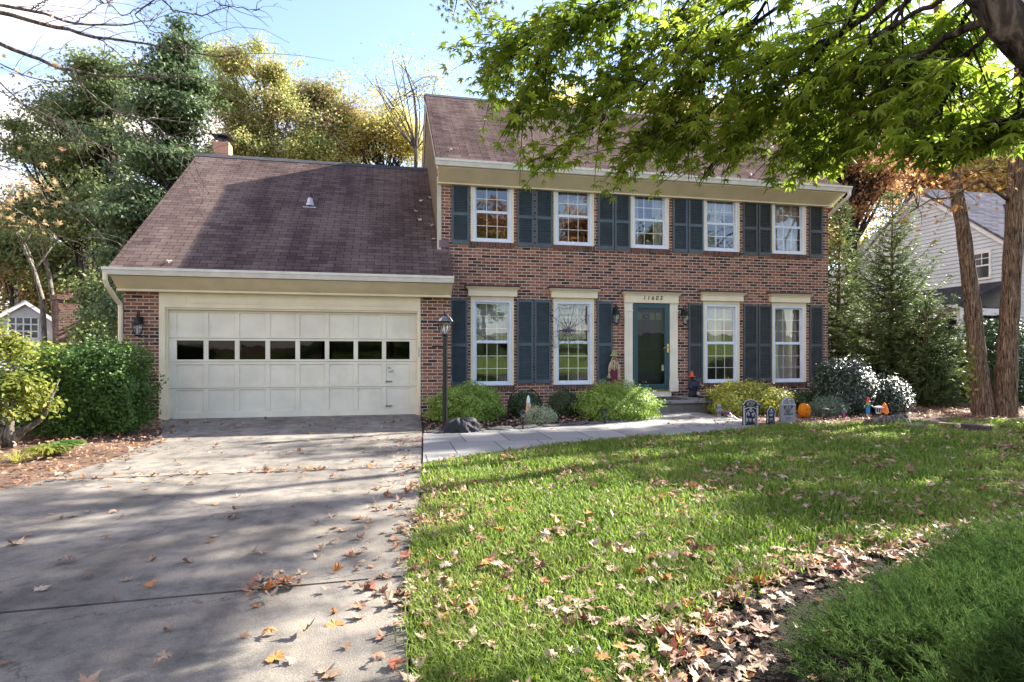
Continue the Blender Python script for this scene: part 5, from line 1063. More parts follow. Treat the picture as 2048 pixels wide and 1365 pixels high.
# ------------------------------------------------ fallen leaves
def fallen():
    def U(n, x0, x1, y0, y1): return np.stack([rng.uniform(x0, x1, n), rng.uniform(y0, y1, n)], 1)
    pts, zz = [], []
    def addp(P, z): pts.append(P); zz.append(np.full(len(P), z))
    DR = np.array([(lx(y), y) for y in np.linspace(-13, -.6, 40)]+[(rx(y), y) for y in np.linspace(-.6, -13, 40)])
    P = U(1500, -7.5, -.45, -12.4, -.65); k = inpoly(P, DR); P = P[k]; prob = .30+.30*(np.sin(P[:, 0]*1.7+P[:, 1]*2.3)*np.sin(P[:, 1]*1.9-P[:, 0]) > .35); addp(P[rng.random(len(P)) < prob], .014)
    y = rng.uniform(-12, -6.6, 1500); xr = np.array([rx(v) for v in y]); x = xr+.10+rng.normal(size=1500)*.10+.05*np.abs(rng.normal(size=1500)); P = np.stack([x, y], 1); k = rng.random(1500) < np.clip((-6.4-y)/2.2, .15, .8)*(.55+.45*np.sin(y*5)); addp(P[k], .02)
    y = rng.uniform(-12, -3.9, 300); xr = np.array([rx(v) for v in y]); addp(np.stack([xr-np.abs(rng.normal(size=300))*.35, y], 1)[:170], .014)
    # clump of leaves caught in the joint
    addp(np.stack([rng.normal(-1.62, .07, 26), rng.normal(-9.42, .05, 26)], 1), .03); addp(np.stack([rng.uniform(-4.2, -.9, 60), -6.16+rng.normal(size=60)*.03], 1), .02)
    P = U(21000, -1.0, 17, -12, -3.8); k = inpoly(P, LAWN) & ~inpoly(P, FB); P = P[k]; cl = np.sin(P[:, 0]*2.1+1.5*np.sin(P[:, 1]*1.3))*np.sin(P[:, 1]*2.6+np.sin(P[:, 0]*1.7)); k = rng.random(len(P)) < np.clip(.38+.45*cl, .10, .9); addp(P[k], .036)
    # drift along the curved mulch edge
    for a in range(len(fb)-2):
        m = 105; t = rng.random(m)[:, None]; q = np.array(fb[a])*(1-t)+np.array(fb[a+1])*t+rng.normal(size=(m, 2))*(.07+.14*rng.random((m, 1))); addp(q, .03)
    addp(U(60, .2, 2.2, -11.6, -10.2), .02)
    P = U(2000, -.5, 5.5, -3.6, -.1); k = inpoly(P, np.array(bed)); addp(P[k], .02)
    P = U(3200, 5.0, 16, -4.6, .2); k = inpoly(P, np.array(bed2)); addp(P[k], .02)
    P = U(900, 9.5, 22, -4.5, 7); addp(P, .02)
    P = U(170, -.6, 5.2, -6.0, -1.4); k = inpoly(P, np.array([(4.9, -3.75)]+near+[(4.95, -3.85)]+far)); addp(P[k], .034)
    P = U(2600, -8.5, -3.9, -8.6, -.2); e = np.array([lx(v) for v in P[:, 1]]); k = (P[:, 0] < e+.22) & (rng.random(len(P)) < np.clip(1.25-(e-P[:, 0])*.28, .15, 1)); q = P[k]; addp(q, .02)
    P = U(90, 3.8, 5.7, -1.3, -.1); addp(P[:26], .27)
    P = np.concatenate(pts); Z = np.concatenate(zz); n = len(P); Z = Z+gz(P[:, 0], P[:, 1]) + np.where(rng.random(n) < .3, rng.random(n)*.02, 0)
    size = (.050+.055*rng.random(n)**1.7)*.85; d = np.hypot(P[:, 0]-CX, P[:, 1]-CY); rel = P-np.array([CX, CY]); dep = rel@FW[:2]; lat = rel@RT[:2]
    vis = (dep > 1.4) & (np.abs(lat) < dep*.89) & ((CZ/np.maximum(dep, .1)*1160+710) < 1365)
    jun = np.hypot((P[:, 0]-2.0)/1.5, (P[:, 1]+10.75)/.6) < 1.0
    app = np.where(vis & ~jun, size/np.maximum(dep, .5), 0); big = np.argsort(-app)[:300]; isb = np.zeros(n, bool); isb[big] = True
    nr = rng.normal(size=(n, 3))*.16+np.array([0, 0, 1.]); nr += (rng.random((n, 1)) < .14)*rng.normal(size=(n, 3))*.4; nr[rng.random(n) < .4, 2] *= 1
    flip = rng.random(n) < .35; fr = frames(nr); which = rng.integers(0, len(FT), n); parts = []
    for w_ in range(len(FT)):
        k = (~isb) & (which == w_); parts.append(scatter(FT[w_][0], FT[w_][1], np.column_stack([P[k], Z[k]]), fr[k], size[k]))
    V, F = merge(parts); o = npmesh('leaf_litter', V, F, LM['fallen']); tag(o, 'dry fallen maple leaves scattered over driveway, lawn and beds', 'fallen leaves', kind='stuff')
    print('leaves', n)
    def onem(nm, c): return plain(nm, c, .7, var=.18, scale=30, bmp=.3)
    cols = [('tan', (.37,.26,.17)), ('pale', (.47,.37,.28)), ('brown', (.25,.135,.08)), ('orange', (.52,.20,.05)), ('reddish', (.34,.10,.05)), ('rosy brown', (.33,.21,.15))]
    wts = [.26, .22, .22, .12, .05, .13]; mats = [onem(c[0].replace(' ', '_')+'_dry_leaf', c[1]) for c in cols]; meshes = {}
    import bmesh
    for i in big:
        ci = rng.choice(len(cols), p=wts); wi = which[i]
        if (wi, ci) not in meshes:
            V, F = FT[wi]; me = bpy.data.meshes.new('fallen_leaf'); V2 = [tuple(v) for v in V]; f2 = [tuple(int(a) for a in f) for f in F[0]]
            # stalk
            k = len(V2); V2 += [(-.006, .05, V[1][2]), (.006, .05, V[1][2]), (.03, -.25, .03), (.02, -.25, .03)]; f2.append((k, k+1, k+2, k+3)); me.from_pydata(V2, [], f2); me.materials.append(mats[ci]); meshes[(wi, ci)] = me
        o = bpy.data.objects.new('fallen_leaf', meshes[(wi, ci)]); COL.objects.link(o); Mx = Matrix([list(fr[i][r]) for r in range(3)]).to_4x4()
        o.matrix_world = Matrix.Translation((P[i, 0], P[i, 1], Z[i]+.002))@Mx@Matrix.Scale(size[i]*1.05, 4)
        e = rx(P[i, 1]); q = np.array([[P[i, 0], P[i, 1]]])
        if P[i, 0] < e-.3: wh = 'on the driveway'
        elif P[i, 0] < e+.5 and not inpoly(q, FB)[0]: wh = 'in the drift where driveway meets lawn'
        elif inpoly(q, FB)[0]: wh = 'on the dark mulch by the juniper'
        else: wh = 'on the lawn grass'
        if 'driveway' in wh and 'drift' not in wh: wh += (' between garage and upper joint' if P[i, 1] > -6.16 else ' between its two joints' if P[i, 1] > -9.45 else ' nearer than its lower joint')+(', left side' if P[i, 0] < -2.3 else '')
        elif 'lawn grass' in wh: wh += (' close to the driveway drift' if P[i, 0] < .4 else ' in the middle of the near lawn' if P[i, 0] < 1.5 else ' toward the juniper side')
        elif 'drift' in wh: wh += ' above the lower joint' if P[i, 1] > -9.4 else ' below the lower joint'
        wh = ('tilted ' if fr[i][2][2] < .9 else '')+('large ' if size[i] > .08 else 'small ' if size[i] < .062 else '')+cols[ci][0]+' leaf '+wh
        tag(o, wh, 'leaf', 'large fallen maple leaves in the foreground')
fallen()
def chips():
    n = 26000; P = np.stack([rng.uniform(-.3, 3.2, n), rng.uniform(-12.3, -9.2, n)], 1); P = P[inpoly(P, FB)]; n = len(P); tp = np.array([(-.12,0,0),(.12,.05,0),(.10,1,.03),(-.08,.95,0)])
    V, F = scatter(tp, [[(0,1,2,3)]], np.column_stack([P, .013+.012*rng.random(n)]), frames(rng.normal(size=(n, 3))*.35+np.array([0, 0, 1.])), .012+.018*rng.random(n)); o = npmesh('mulch_chips', V, F, LM['chip']); tag(o, 'dark shredded bark mulch in the corner bed by the juniper', 'mulch', kind='stuff')
LM['chip'] = leafmat('bark_chips', [(.010,.009,.008), (.022,.018,.016), (.04,.033,.028), (.08,.068,.056)], 0, .0, .4, .3, 3)
chips()
# ================================================================ NEIGHBOUR HOUSES
NH = thing('grey_sided_house', 'pale grey sided house with grey shingle roof partly hidden by conifers on the right', 'house')
nc = atD(2012, 478, 19.); XN, YN, ZE = nc[0], nc[1], nc[2]; ap = atX(1840, 380, XN); YA, ZA = ap[1], ap[2]; slN = (ZA-ZE)/(YA-YN); YB = YA+(YA-YN)*1.0; YB2 = YA+6.0
b = MB(); zc = -.1
while zc < ZA-.1:
    y0 = YN if zc+.13 < ZE else YN+(zc+.13-ZE)/slN; y1 = YB2+1.0 if zc < ZE-1.5 else min(YB2+1, YA+(ZA-zc-.13)/slN*1.0)
    if y1 > y0: b.prism([(XN-.012, y0, zc+.135), (XN-.04, y0, zc), (XN, y0, zc), (XN, y0, zc+.135)], (0, y1-y0, 0))
    b.prism([(XN, YN-.012, zc+.135), (XN, YN-.04, zc), (XN, YN, zc), (XN, YN, zc+.135)], (12, 0, 0)) if zc < ZE-.15 else None
    zc += .135
b.add([(XN, YN, -.2), (XN, YB2+1, -.2), (XN, YB2+1, ZE-1.5), (XN, YA, ZA-.05), (XN, YN, ZE-.05)], [(0,1,2,3,4)]); b.add([(XN, YN, -.2), (XN+12, YN, -.2), (XN+12, YN, ZE), (XN, YN, ZE)], [(0,1,2,3)])
b.build('siding_wall', M['siding_grey'], NH)
b = MB(); b.box(XN-.06, XN+.05, YN-.06, YN+.05, -.1, ZE-.05); yb = YB2+1.2; zb = ZA-(yb-YA)*slN
for (ya, za, yb_, zb_) in ((YN-.3, ZE-.3*slN, YA, ZA), (yb, zb, YA, ZA)):
    b.prism([(XN-.12, ya, za+.02), (XN-.12, yb_, zb_+.02), (XN-.12, yb_, zb_-.24), (XN-.12, ya, za-.20)], (.10, 0, 0))
b.build('rake_board', M['white'], NH)
b = MB(); b.prism([(XN-.16, YN-.35, ZE-.35*slN+.06), (XN-.16, YA, ZA+.07), (XN-.16, yb, zb+.06), (XN-.16, yb, zb-.03), (XN-.16, YA, ZA-.03), (XN-.16, YN-.35, ZE-.35*slN-.03)], (13, 0, 0)); nr_ = b.build('roof', M['shingle_grey'], NH)
# dormer
dx = XN+3.0; b = MB(); b.prism([(dx, YN+.7, ZE+.5), (dx, YN+2.9, ZE+.5+2.2*slN), (dx, YN+2.9, ZE+1.75+.2), (dx, YN+.7, ZE+1.75)], (3, 0, 0)); b.build('dormer', M['siding_grey'], NH)
b = MB(); b.box(dx-.25, dx+3.2, YN+.45, YN+3.3, ZE+1.76, ZE+1.84); b.build('roof', M['shingle_dark'], NH)
def small_window(parent, x, y0, y1, z0, z1, face='x', lab=None, rows=2, cols=2, gm=None):
    b = MB(); fw = .07
    def bx(a0, a1, c0, c1, d0, d1):
        if face == 'x': b.box(x+d0, x+d1, a0, a1, c0, c1)
        else: b.box(a0, a1, x+d0, x+d1, c0, c1)
    bx(y0, y0+fw, z0, z1, -.07, .01); bx(y1-fw, y1, z0, z1, -.07, .01); bx(y0+fw, y1-fw, z1-fw, z1, -.07, .01); bx(y0+fw, y1-fw, z0, z0+fw, -.07, .01); zm = (z0+z1)/2; bx(y0+fw, y1-fw, zm-.025, zm+.025, -.068, -.03)
    for k in range(1, cols): q = y0+(y1-y0)*k/cols; bx(q-.012, q+.012, zm+.025, z1-fw, -.066, -.045)
    for k in range(1, rows): q = zm+(z1-zm)*k/rows; bx(y0+fw, y1-fw, q-.012, q+.012, -.0665, -.0445)
    w_ = b.build('window', M['white'], parent); b = MB()
    if face == 'x': b.add([(x-.048, y0+fw, z0+fw), (x-.048, y1-fw, z0+fw), (x-.048, y1-fw, z1-fw), (x-.048, y0+fw, z1-fw)], [(0,1,2,3)])
    else: b.add([(y0+fw, x-.048, z0+fw), (y1-fw, x-.048, z0+fw), (y1-fw, x-.048, z1-fw), (y0+fw, x-.048, z1-fw)], [(0,1,2,3)])
    b.build('pane', gm or M['pane_dark'], w_)
pm, Np, Lp, Bp = newmat('dark_reflecting_pane'); Bp.inputs['Base Color'].default_value = (.03,.04,.045,1); Bp.inputs['Roughness'].default_value = .06; M['pane_dark'] = pm
p0, p1 = atX(1948, 562, XN), atX(1985, 503, XN); small_window(NH, XN, p1[1], p0[1], p0[2], p1[2]+.05)
p0, p1 = atX(1818, 420, XN), atX(1833, 398, XN); b = MB()
for k in range(9): b.box(XN-.07, XN-.03, p1[1], p0[1], p0[2]+k*(p1[2]-p0[2])/9, p0[2]+(k+.55)*(p1[2]-p0[2])/9)
b.build('gable_vent', M['white'], NH)
pf = atY(2047, 500, YN); small_window(NH, YN, XN+.9, XN+1.9, pf[2]-.9, pf[2]+.6, 'y')
# side porch: shed roof, posts, railing, lattice
XP = XN-1.9; pe = atX(1900, 614, XP); zP = pe[2]; zt_ = atX(1900, 575, XN)[2]
b = MB(); b.prism([(XN, YN-.2, zt_), (XP-.25, YN-.2, zP+.05), (XP-.25, YN-.2, zP-.03), (XN, YN-.2, zt_-.1)], (0, 6.3, 0)); b.build('porch_roof', M['shingle_dark'], NH)
b = MB(); b.box(XP-.34, XP-.25, YN-.2, YN+6.1, zP-.07, zP+.05); b.box(XP-.05, XP+.05, YN-.1, YN+6, zP-.30, zP-.06); b.box(XP+.05, XN, YN-.1, YN+.0, zP-.28, zP-.06); b.build('porch_fascia', M['white'], NH)
b = MB(); b.box(XP+.1, XN, YN, YN+6, .98, 1.08); b.build('deck', M['siding_grey'], NH)
b = MB()
for y in (YN-.05, YN+1.9, YN+3.8, YN+5.8): b.box(XP-.05, XP+.07, y-.06, y+.06, 0, zP-.3)
b.build('porch_post', M['white'], NH)
b = MB(); b.box(XP-.03, XP+.03, YN, YN+6, 1.72, 1.78); b.box(XP-.03, XP+.03, YN, YN+6, 1.15, 1.2); y = YN+.1
while y < YN+6: b.box(XP-.015, XP+.015, y, y+.03, 1.2, 1.72); y += .12
x = XP
b.box(XP-.06, XP+.06, YN-.06, YN+6, .95, 1.1); b.build('railing', M['white'], NH)
b = MB()
for y0_, y1_ in ((YN, YN+1.8), (YN+2, YN+3.7), (YN+3.9, YN+5.7)):
    Wd, Hh = y1_-y0_, .85; b.box(XP-.02, XP+.02, y0_, y1_, .02, .07); b.box(XP-.02, XP+.02, y0_, y1_, .88, .95); st = .11; k = -Hh
    while k < Wd:
        for sg in (1, -1):
            a0, a1 = k, k+Hh; c0, c1 = (0, Hh) if sg > 0 else (Hh, 0)
            t0 = max(0, (0-a0)/Hh); t1 = min(1, (Wd-a0)/Hh)
            if t1 <= t0: continue
            q0 = Vector((XP+.004*sg, y0_+a0+Hh*t0, .05+c0+(c1-c0)*t0)); q1 = Vector((XP+.004*sg, y0_+a0+Hh*t1, .05+c0+(c1-c0)*t1)); dd = (q1-q0).normalized(); nn = Vector((0, -dd.z, dd.y))*.017; b.prism([q0-nn, q1-nn, q1+nn, q0+nn], (.006, 0, 0))
        k += st
b.build('lattice', M['white'], NH)
MB().box(XP+.3, XP+.35, YN, YN+6, -.1, .95).box(XN-.2, XN-.15, YN, YN+6, 1.1, zP).build('porch_shade_sheets', M['dark'], NH)  # dark sheets added to stand for shade behind lattice and under porch roof

WH = thing('small_white_house', 'small white gabled house with brick chimney seen beyond the hedge at the left', 'house')
dep = 28.; A = atD(50, 605, dep); aa = R_(28); U_ = np.array([math.cos(aa), math.sin(aa), 0]); V_ = np.array([-math.sin(aa), math.cos(aa), 0])   # U along gable, V into the house
gb = float(gz(A[0], A[1])); hw = 2.55; sl2 = .78; ev = A[2]-hw*sl2
def wp_(u, v, z): return tuple(np.array([A[0], A[1], 0])+U_*u+V_*v+np.array([0, 0, z]))
b = MB(); z = gb-.3
while z < A[2]-.05:
    h_ = .13; w0 = hw if z+h_ < ev else max(0.02, (A[2]-z-h_)/sl2); b.add([wp_(-w0, -.01, z+h_), wp_(w0, -.01, z+h_), wp_(w0, -.035, z), wp_(-w0, -.035, z), wp_(-w0, .0, z), wp_(w0, .0, z)], [(0,3,2,1), (3,4,5,2)]); z += h_
b.add([wp_(-hw, 0, gb-.5), wp_(hw, 0, gb-.5), wp_(hw, 0, ev), wp_(0, 0, A[2]), wp_(-hw, 0, ev)], [(0,1,2,3,4)]); b.add([wp_(hw, 0, gb-.5), wp_(hw, 9, gb-.5), wp_(hw, 9, ev), wp_(hw, 0, ev)], [(0,1,2,3)]); b.add([wp_(-hw, 0, gb-.5), wp_(-hw, 9, gb-.5), wp_(-hw, 9, ev), wp_(-hw, 0, ev)], [(3,2,1,0)])
b.build('siding_wall', M['siding_white'], WH)
b = MB()
for s in (-1, 1): b.prism([wp_(0, -.2, A[2]+.12), wp_(s*(hw+.3), -.2, ev-.3*sl2+.12), wp_(s*(hw+.3), -.2, ev-.3*sl2+.02), wp_(0, -.2, A[2]+.0)], tuple(V_*9.4))
b.build('roof', M['shingle'], WH)
b = MB()
for s in (-1, 1): b.prism([wp_(0, -.26, A[2]+.10), wp_(s*(hw+.32), -.26, ev-.32*sl2+.10), wp_(s*(hw+.32), -.26, ev-.32*sl2-.08), wp_(0, -.26, A[2]-.10)], tuple(V_*.06))
b.build('rake_board', M['white'], WH)
b = MB(); u0, u1, z0, z1 = -.62, .50, A[2]-1.72, A[2]-.72
for q in range(5): u = u0+(u1-u0)*q/4; b.obox(wp_(u, -.06, (z0+z1)/2), (.03, .03, (z1-z0)/2), Matrix.Rotation(aa, 3, 'Z'))
for q in range(4): zq = z0+(z1-z0)*q/3; b.obox(wp_((u0+u1)/2, -.06, zq), ((u1-u0)/2, .028, .03), Matrix.Rotation(aa, 3, 'Z'))
ww = b.build('window', M['white'], WH); b = MB(); b.add([wp_(u0, -.05, z0), wp_(u1, -.05, z0), wp_(u1, -.05, z1), wp_(u0, -.05, z1)], [(0,1,2,3)]); b.build('pane', M['pane_dark'], ww)
b = MB(); b.obox(wp_(-.06, -.05, z0-.32), (.62, .02, .28), Matrix.Rotation(aa, 3, 'Z')); b.build('window_panel', M['white'], WH)
c = atD(138, 640, dep-.8); b = MB(); Rz = Matrix.Rotation(R_(38), 3, 'Z'); top = atD(138, 590, dep-.8)[2]; b.obox((c[0], c[1], (top+gb)/2-.3), (.50, .50, (top-gb)/2+.0), Rz); b.obox((c[0], c[1], top-.16), (.58, .58, .12), Rz); b.lathe([(.16, 0), (.14, .35)], (c[0], c[1], top-.05), 10)
b.build('chimney', M['brick_far'], WH)

# parked car glimpsed under the yellow tree
def car():
    c = atD(46, 845, 24); c[2] = float(gz(c[0], c[1])); T = thing('parked_car', 'dark parked car glimpsed under the small yellow tree at the left edge', 'car', tuple(c), R_(60)); b = MB()
    side = [(-2.2,.35),(-2.25,.75),(-2.1,.95),(-1.5,1.0),(-.9,1.38),(.6,1.40),(1.3,1.0),(2.05,.88),(2.25,.65),(2.2,.32)]
    b.prism([(x, -.85, z) for x, z in side], (0, 1.7, 0)); b.build('body', plain('dark_car_paint', (.02,.02,.03), .25), T, bevel=.06)
    for s in (-1, 1): MB().prism([(-1.35, s*.855, 1.0), (-.85, s*.855, 1.3), (.5, s*.855, 1.32), (1.1, s*.855, 1.0)], (0, s*.004, 0)).build('window', M['pane_dark'], T)
    for x in (-1.4, 1.4):
        for s in (-1, 1):
            w_ = MB(); w_.lathe([(.22, -.11), (.33, -.1), (.34, 0), (.33, .1), (.22, .11)], (0, 0, 0), 20); w_.xf(Matrix.Translation((x, s*.80, .34))@Matrix.Rotation(R_(90), 4, 'X')); wl = w_.build('wheel', M['black_metal'], T)
            r = MB(); r.lathe([(.2, -.12), (.1, -.10), (.0, -.12)] if False else [(.02, -.125), (.2, -.12), (.2, .12), (.02, .125)], (0, 0, 0), 10); r.xf(Matrix.Translation((x, s*.80, .34))@Matrix.Rotation(R_(90), 4, 'X')); r.build('rim', M['lead'], wl)
    for s in (-1, 1): MB().box(2.18, 2.24, s*.6-.15, s*.6+.15, .6, .74).build('headlight', M['white'], T)
car()

# ================================================================ PROPS IN THE BEDS AND ON THE HOUSE
def lamp_post():
    B = np.array(atZ(890, 862)); dep = (B-CAMP)@FW; k = dep/1160; T = thing('lamp_post', 'black lamp post with glass lantern in front of the brick pier', 'lamp post', tuple(B)); top = 1.24+(710-672)*k
    b = MB(); b.lathe([(.042, -.1), (.042, top-.02), (.05, top-.02), (.05, top), (.03, top+.01)], (0, 0, 0), 16); b.tube([(-.18, 0, top-.17), (.0, 0, top-.17)], .010, 6); b.ball((-.19, 0, top-.17), .02, 8, 6); b.build('post', M['black_metal'], T, smooth=False)
    z0 = top; n = 6; b = MB(); b.lathe([(.03, z0), (.06, z0+.015), (.055, z0+.03)], (0, 0, 0), n)
    rs = [(.055, z0+.03), (.095, z0+.12), (.115, z0+.20), (.118, z0+.225)]
    for q in range(n):
        a = 2*math.pi*q/n; b.tube([(r*math.cos(a), r*math.sin(a), z) for r, z in rs], .006, 4)
    b.lathe([(.118, z0+.222), (.135, z0+.225), (.135, z0+.24), (.125, z0+.245)], (0, 0, 0), n)
    for q in range(n):
        a = 2*math.pi*q/n; b.tube([(.125*math.cos(a), .125*math.sin(a), z0+.24), (.085*math.cos(a), .085*math.sin(a), z0+.30), (.035*math.cos(a), .035*math.sin(a), z0+.345)], .006, 4)
    b.lathe([(.04, z0+.335), (.045, z0+.35), (.015, z0+.365), (.012, z0+.38), (.022, z0+.395), (.01, z0+.41), (.0, z0+.415)], (0, 0, 0), 12); ln = b.build('lantern', M['black_metal'], T)
    g = MB(); g.lathe([(.05, z0+.03), (.09, z0+.12), (.110, z0+.20), (.113, z0+.222)], (0, 0, 0), n); g.lathe([(.120, z0+.243), (.082, z0+.298), (.034, z0+.34)], (0, 0, 0), n); g.build('glass', M['glass_lamp'], ln)
    b = MB()
    for a in (0, 2.1, 4.2): b.lathe([(.012, z0+.05), (.012, z0+.12), (.016, z0+.14), (.004, z0+.175)], (.035*math.cos(a), .035*math.sin(a), 0), 8)
    b.build('candle_bulb', M['white'], ln)
lamp_post()
def tarp():
    p = atZ(922, 868); T = thing('black_sack', 'crumpled black sack of cloth lying at the foot of the lamp post', 'sack', (p[0], p[1]+.08, .01)); n, m = 72, 40; V = []
    for i in range(m+1):
        for j in range(n):
            a = 2*math.pi*j/n; t = i/m*math.pi*.5; r = math.cos(t); z = math.sin(t); fold = .09*math.sin(5*a+2.5*math.sin(2*z+1))+.05*math.sin(11*a+7*z)+.025*math.sin(23*a-11*z); two = .12*math.cos(2*a)
            R0 = (1+fold+two)*(r**.6); V.append((.27*R0*math.cos(a), .19*R0*math.sin(a), .22*z*(1+.25*math.sin(3.1*a+1)*r+.08*math.sin(9*a+8*z))))
    i = np.arange(m*n); a_ = i//n; c_ = i % n; F = np.stack([a_*n+c_, a_*n+(c_+1) % n, (a_+1)*n+(c_+1) % n, (a_+1)*n+c_], 1)
    npmesh('cloth', np.array(V), [F], plain('black_cloth', (.010,.012,.018), .75, var=.2, scale=12, bmp=.3), T, smooth=True)
    mw = plain('pale_blue_plastic', (.45,.52,.66), .35)
    MB().prism([(-.37, -.02, .0), (-.16, -.12, .0), (-.12, .02, .09), (-.28, .06, .05)], (0, .03, .012)).prism([(-.05, -.22, .0), (.14, -.20, .0), (.12, -.14, .03), (-.04, -.15, .025)], (0, .02, .01)).prism([(.22, -.12, .0), (.28, -.10, .0), (.27, -.05, .12), (.23, -.07, .10)], (0, .02, .01)).build('plastic_lining', mw, T)
tarp()
def hoop():
    p = atZ(1052, 836); T = thing('wire_hoop', 'black arched wire plant hoop over the first dark boxwood', 'plant support', (p[0], p[1]+.12, 0)); b = MB()
    b.tube([(-.33*math.cos(a), 0, .26+.33*math.sin(a)) if 0 <= a <= math.pi else (0, 0, 0) for a in np.linspace(0, math.pi, 24)], .010, 8); b.tube([(-.33, 0, .26), (-.34, 0, -.05)], .009, 6); b.tube([(.33, 0, .26), (.34, 0, -.05)], .009, 6); b.build('wire', M['black_metal'], T)
hoop()
def stake_cone():
    p = atZ(1058, 846); T = thing('garden_stake', 'narrow cone garden ornament with pale tip behind the variegated shrub', 'garden ornament', (p[0], p[1]+.05, 0)); h = atY(1058, 790, p[1]+.05)[2]
    MB().lathe([(.008, 0), (.008, h-.38)], (0, 0, 0), 6).build('stick', M['steel'], T)
    MB().lathe([(.035, h-.40), (.055, h-.34), (.035, h-.14)], (0, 0, 0), 14).build('cone', groundmat('orange_white_print', [(.7,.7,.75), (.75,.6,.5), (.65,.25,.06), (.75,.72,.75)], 14, 30, .5, 0, .001), T); MB().lathe([(.035, h-.14), (.028, h-.05), (.004, h)], (0, 0, 0), 14).build('tip', plain('silver_blue_tip', (.6,.72,.78), .3), T)
stake_cone()
def path_light(px, py, label, kind, top_py):
    p = atZ(px, py); T = thing('path_light', label, 'garden light', (p[0], p[1], 0), group='low garden lights in the beds'); h = atY(px, top_py, p[1])[2]
    MB().lathe([(.012, -.05), (.012, h-.14)], (0, 0, 0), 8).build('stake', M['black_metal'], T)
    if kind == 'tier':
        b = MB(); b.lathe([(.03, h-.14), (.045, h-.13), (.04, h-.12)], (0, 0, 0), 6); b.lathe([(.068, h-.055), (.05, h-.02), (.02, h)], (0, 0, 0), 6)
        for a in range(6): q = a*math.pi/3; b.tube([(.038*math.cos(q), .038*math.sin(q), h-.13), (.05*math.cos(q), .05*math.sin(q), h-.05)], .004, 4)
        s_ = b.build('shade', M['black_metal'], T); MB().lathe([(.034, h-.125), (.044, h-.05)], (0, 0, 0), 6).build('glass', M['glass_lamp'], T)
    else:
        b = MB(); b.lathe([(.02, h-.15), (.05, h-.145), (.05, h-.135)], (0, 0, 0), 12); b.lathe([(.095, h-.035), (.09, h-.015), (.04, h)], (0, 0, 0), 16)
        for a in range(8): q = a*math.pi/4; b.tube([(.046*math.cos(q), .046*math.sin(q), h-.14), (.046*math.cos(q), .046*math.sin(q), h-.03)], .005, 4)
        b.build('shade', M['lead'] if kind == 'silver' else M['black_metal'], T); MB().lathe([(.04, h-.138), (.04, h-.034)], (0, 0, 0), 12).build('glass', M['glass_lamp'], T)
path_light(1046, 862, 'small black tiered garden light beside the variegated shrub', 'tier', 820)
path_light(1209, 850, 'small dark garden light in front of the lime shrub by the front step', 'flat', 818)
path_light(1419, 829, 'dark garden light at the right corner of the front step', 'flat', 798)
path_light(1514, 846, 'flat topped dark garden light behind the arched gravestone', 'flat', 808)
path_light(1648, 846, 'thin dark garden light inside the blue green juniper', 'flat', 816)
path_light(1757, 838, 'silver capped garden light beside the orange ghost ornament', 'silver', 812)

# cobweb of twigs on the second ground floor window
def web():
    c = atY(1137, 660, -.05); T = thing('twig_spider_web', 'black twig spider web hung over the second ground floor window', 'decoration', (c[0], -.05, c[2])); b = MB(); k = 10.9/1000; R0 = {}
    ends = [(-.50, .42), (-.42, -.03), (-.45, -.20), (-.36, -.45), (-.12, -.42), (.03, -.44), (.22, -.40), (.48, -.28), (.52, -.02), (.55, .36), (.44, .52), (.16, .62), (-.02, .55), (-.28, .58)]
    for i, (x, z) in enumerate(ends): b.tube([(x*t, -.01*math.sin(t*9+i)-.01, z*t+.03*math.sin(t*5+i)*t) for t in np.linspace(.02, 1, 7)], [.0075-.005*t for t in np.linspace(0, 1, 7)], 5)
    for f in (.32, .62, .9):
        pts = [(x*f, -.015, z*f) for x, z in ends]+[(ends[0][0]*f, -.015, ends[0][1]*f)]
        for q in range(len(pts)-1): a0, a1 = np.array(pts[q]), np.array(pts[q+1]); b.tube([a0, (a0+a1)/2*.93, a1], .0035, 4)
    b.build('twigs', M['black_metal'], T); b = MB(); b.ball((0, -.03, 0), (.06, .03, .04), 10, 6)
    for s in (-1, 1):
        for q in range(4): b.tube([(s*.03, -.03, 0), (s*.10, -.05, .03-.02*q), (s*.15, -.03, .0-.03*q+.03)], .005, 4)
    b.build('spider', plain('purple_tinsel', (.07,.06,.14), .5), T)
web()
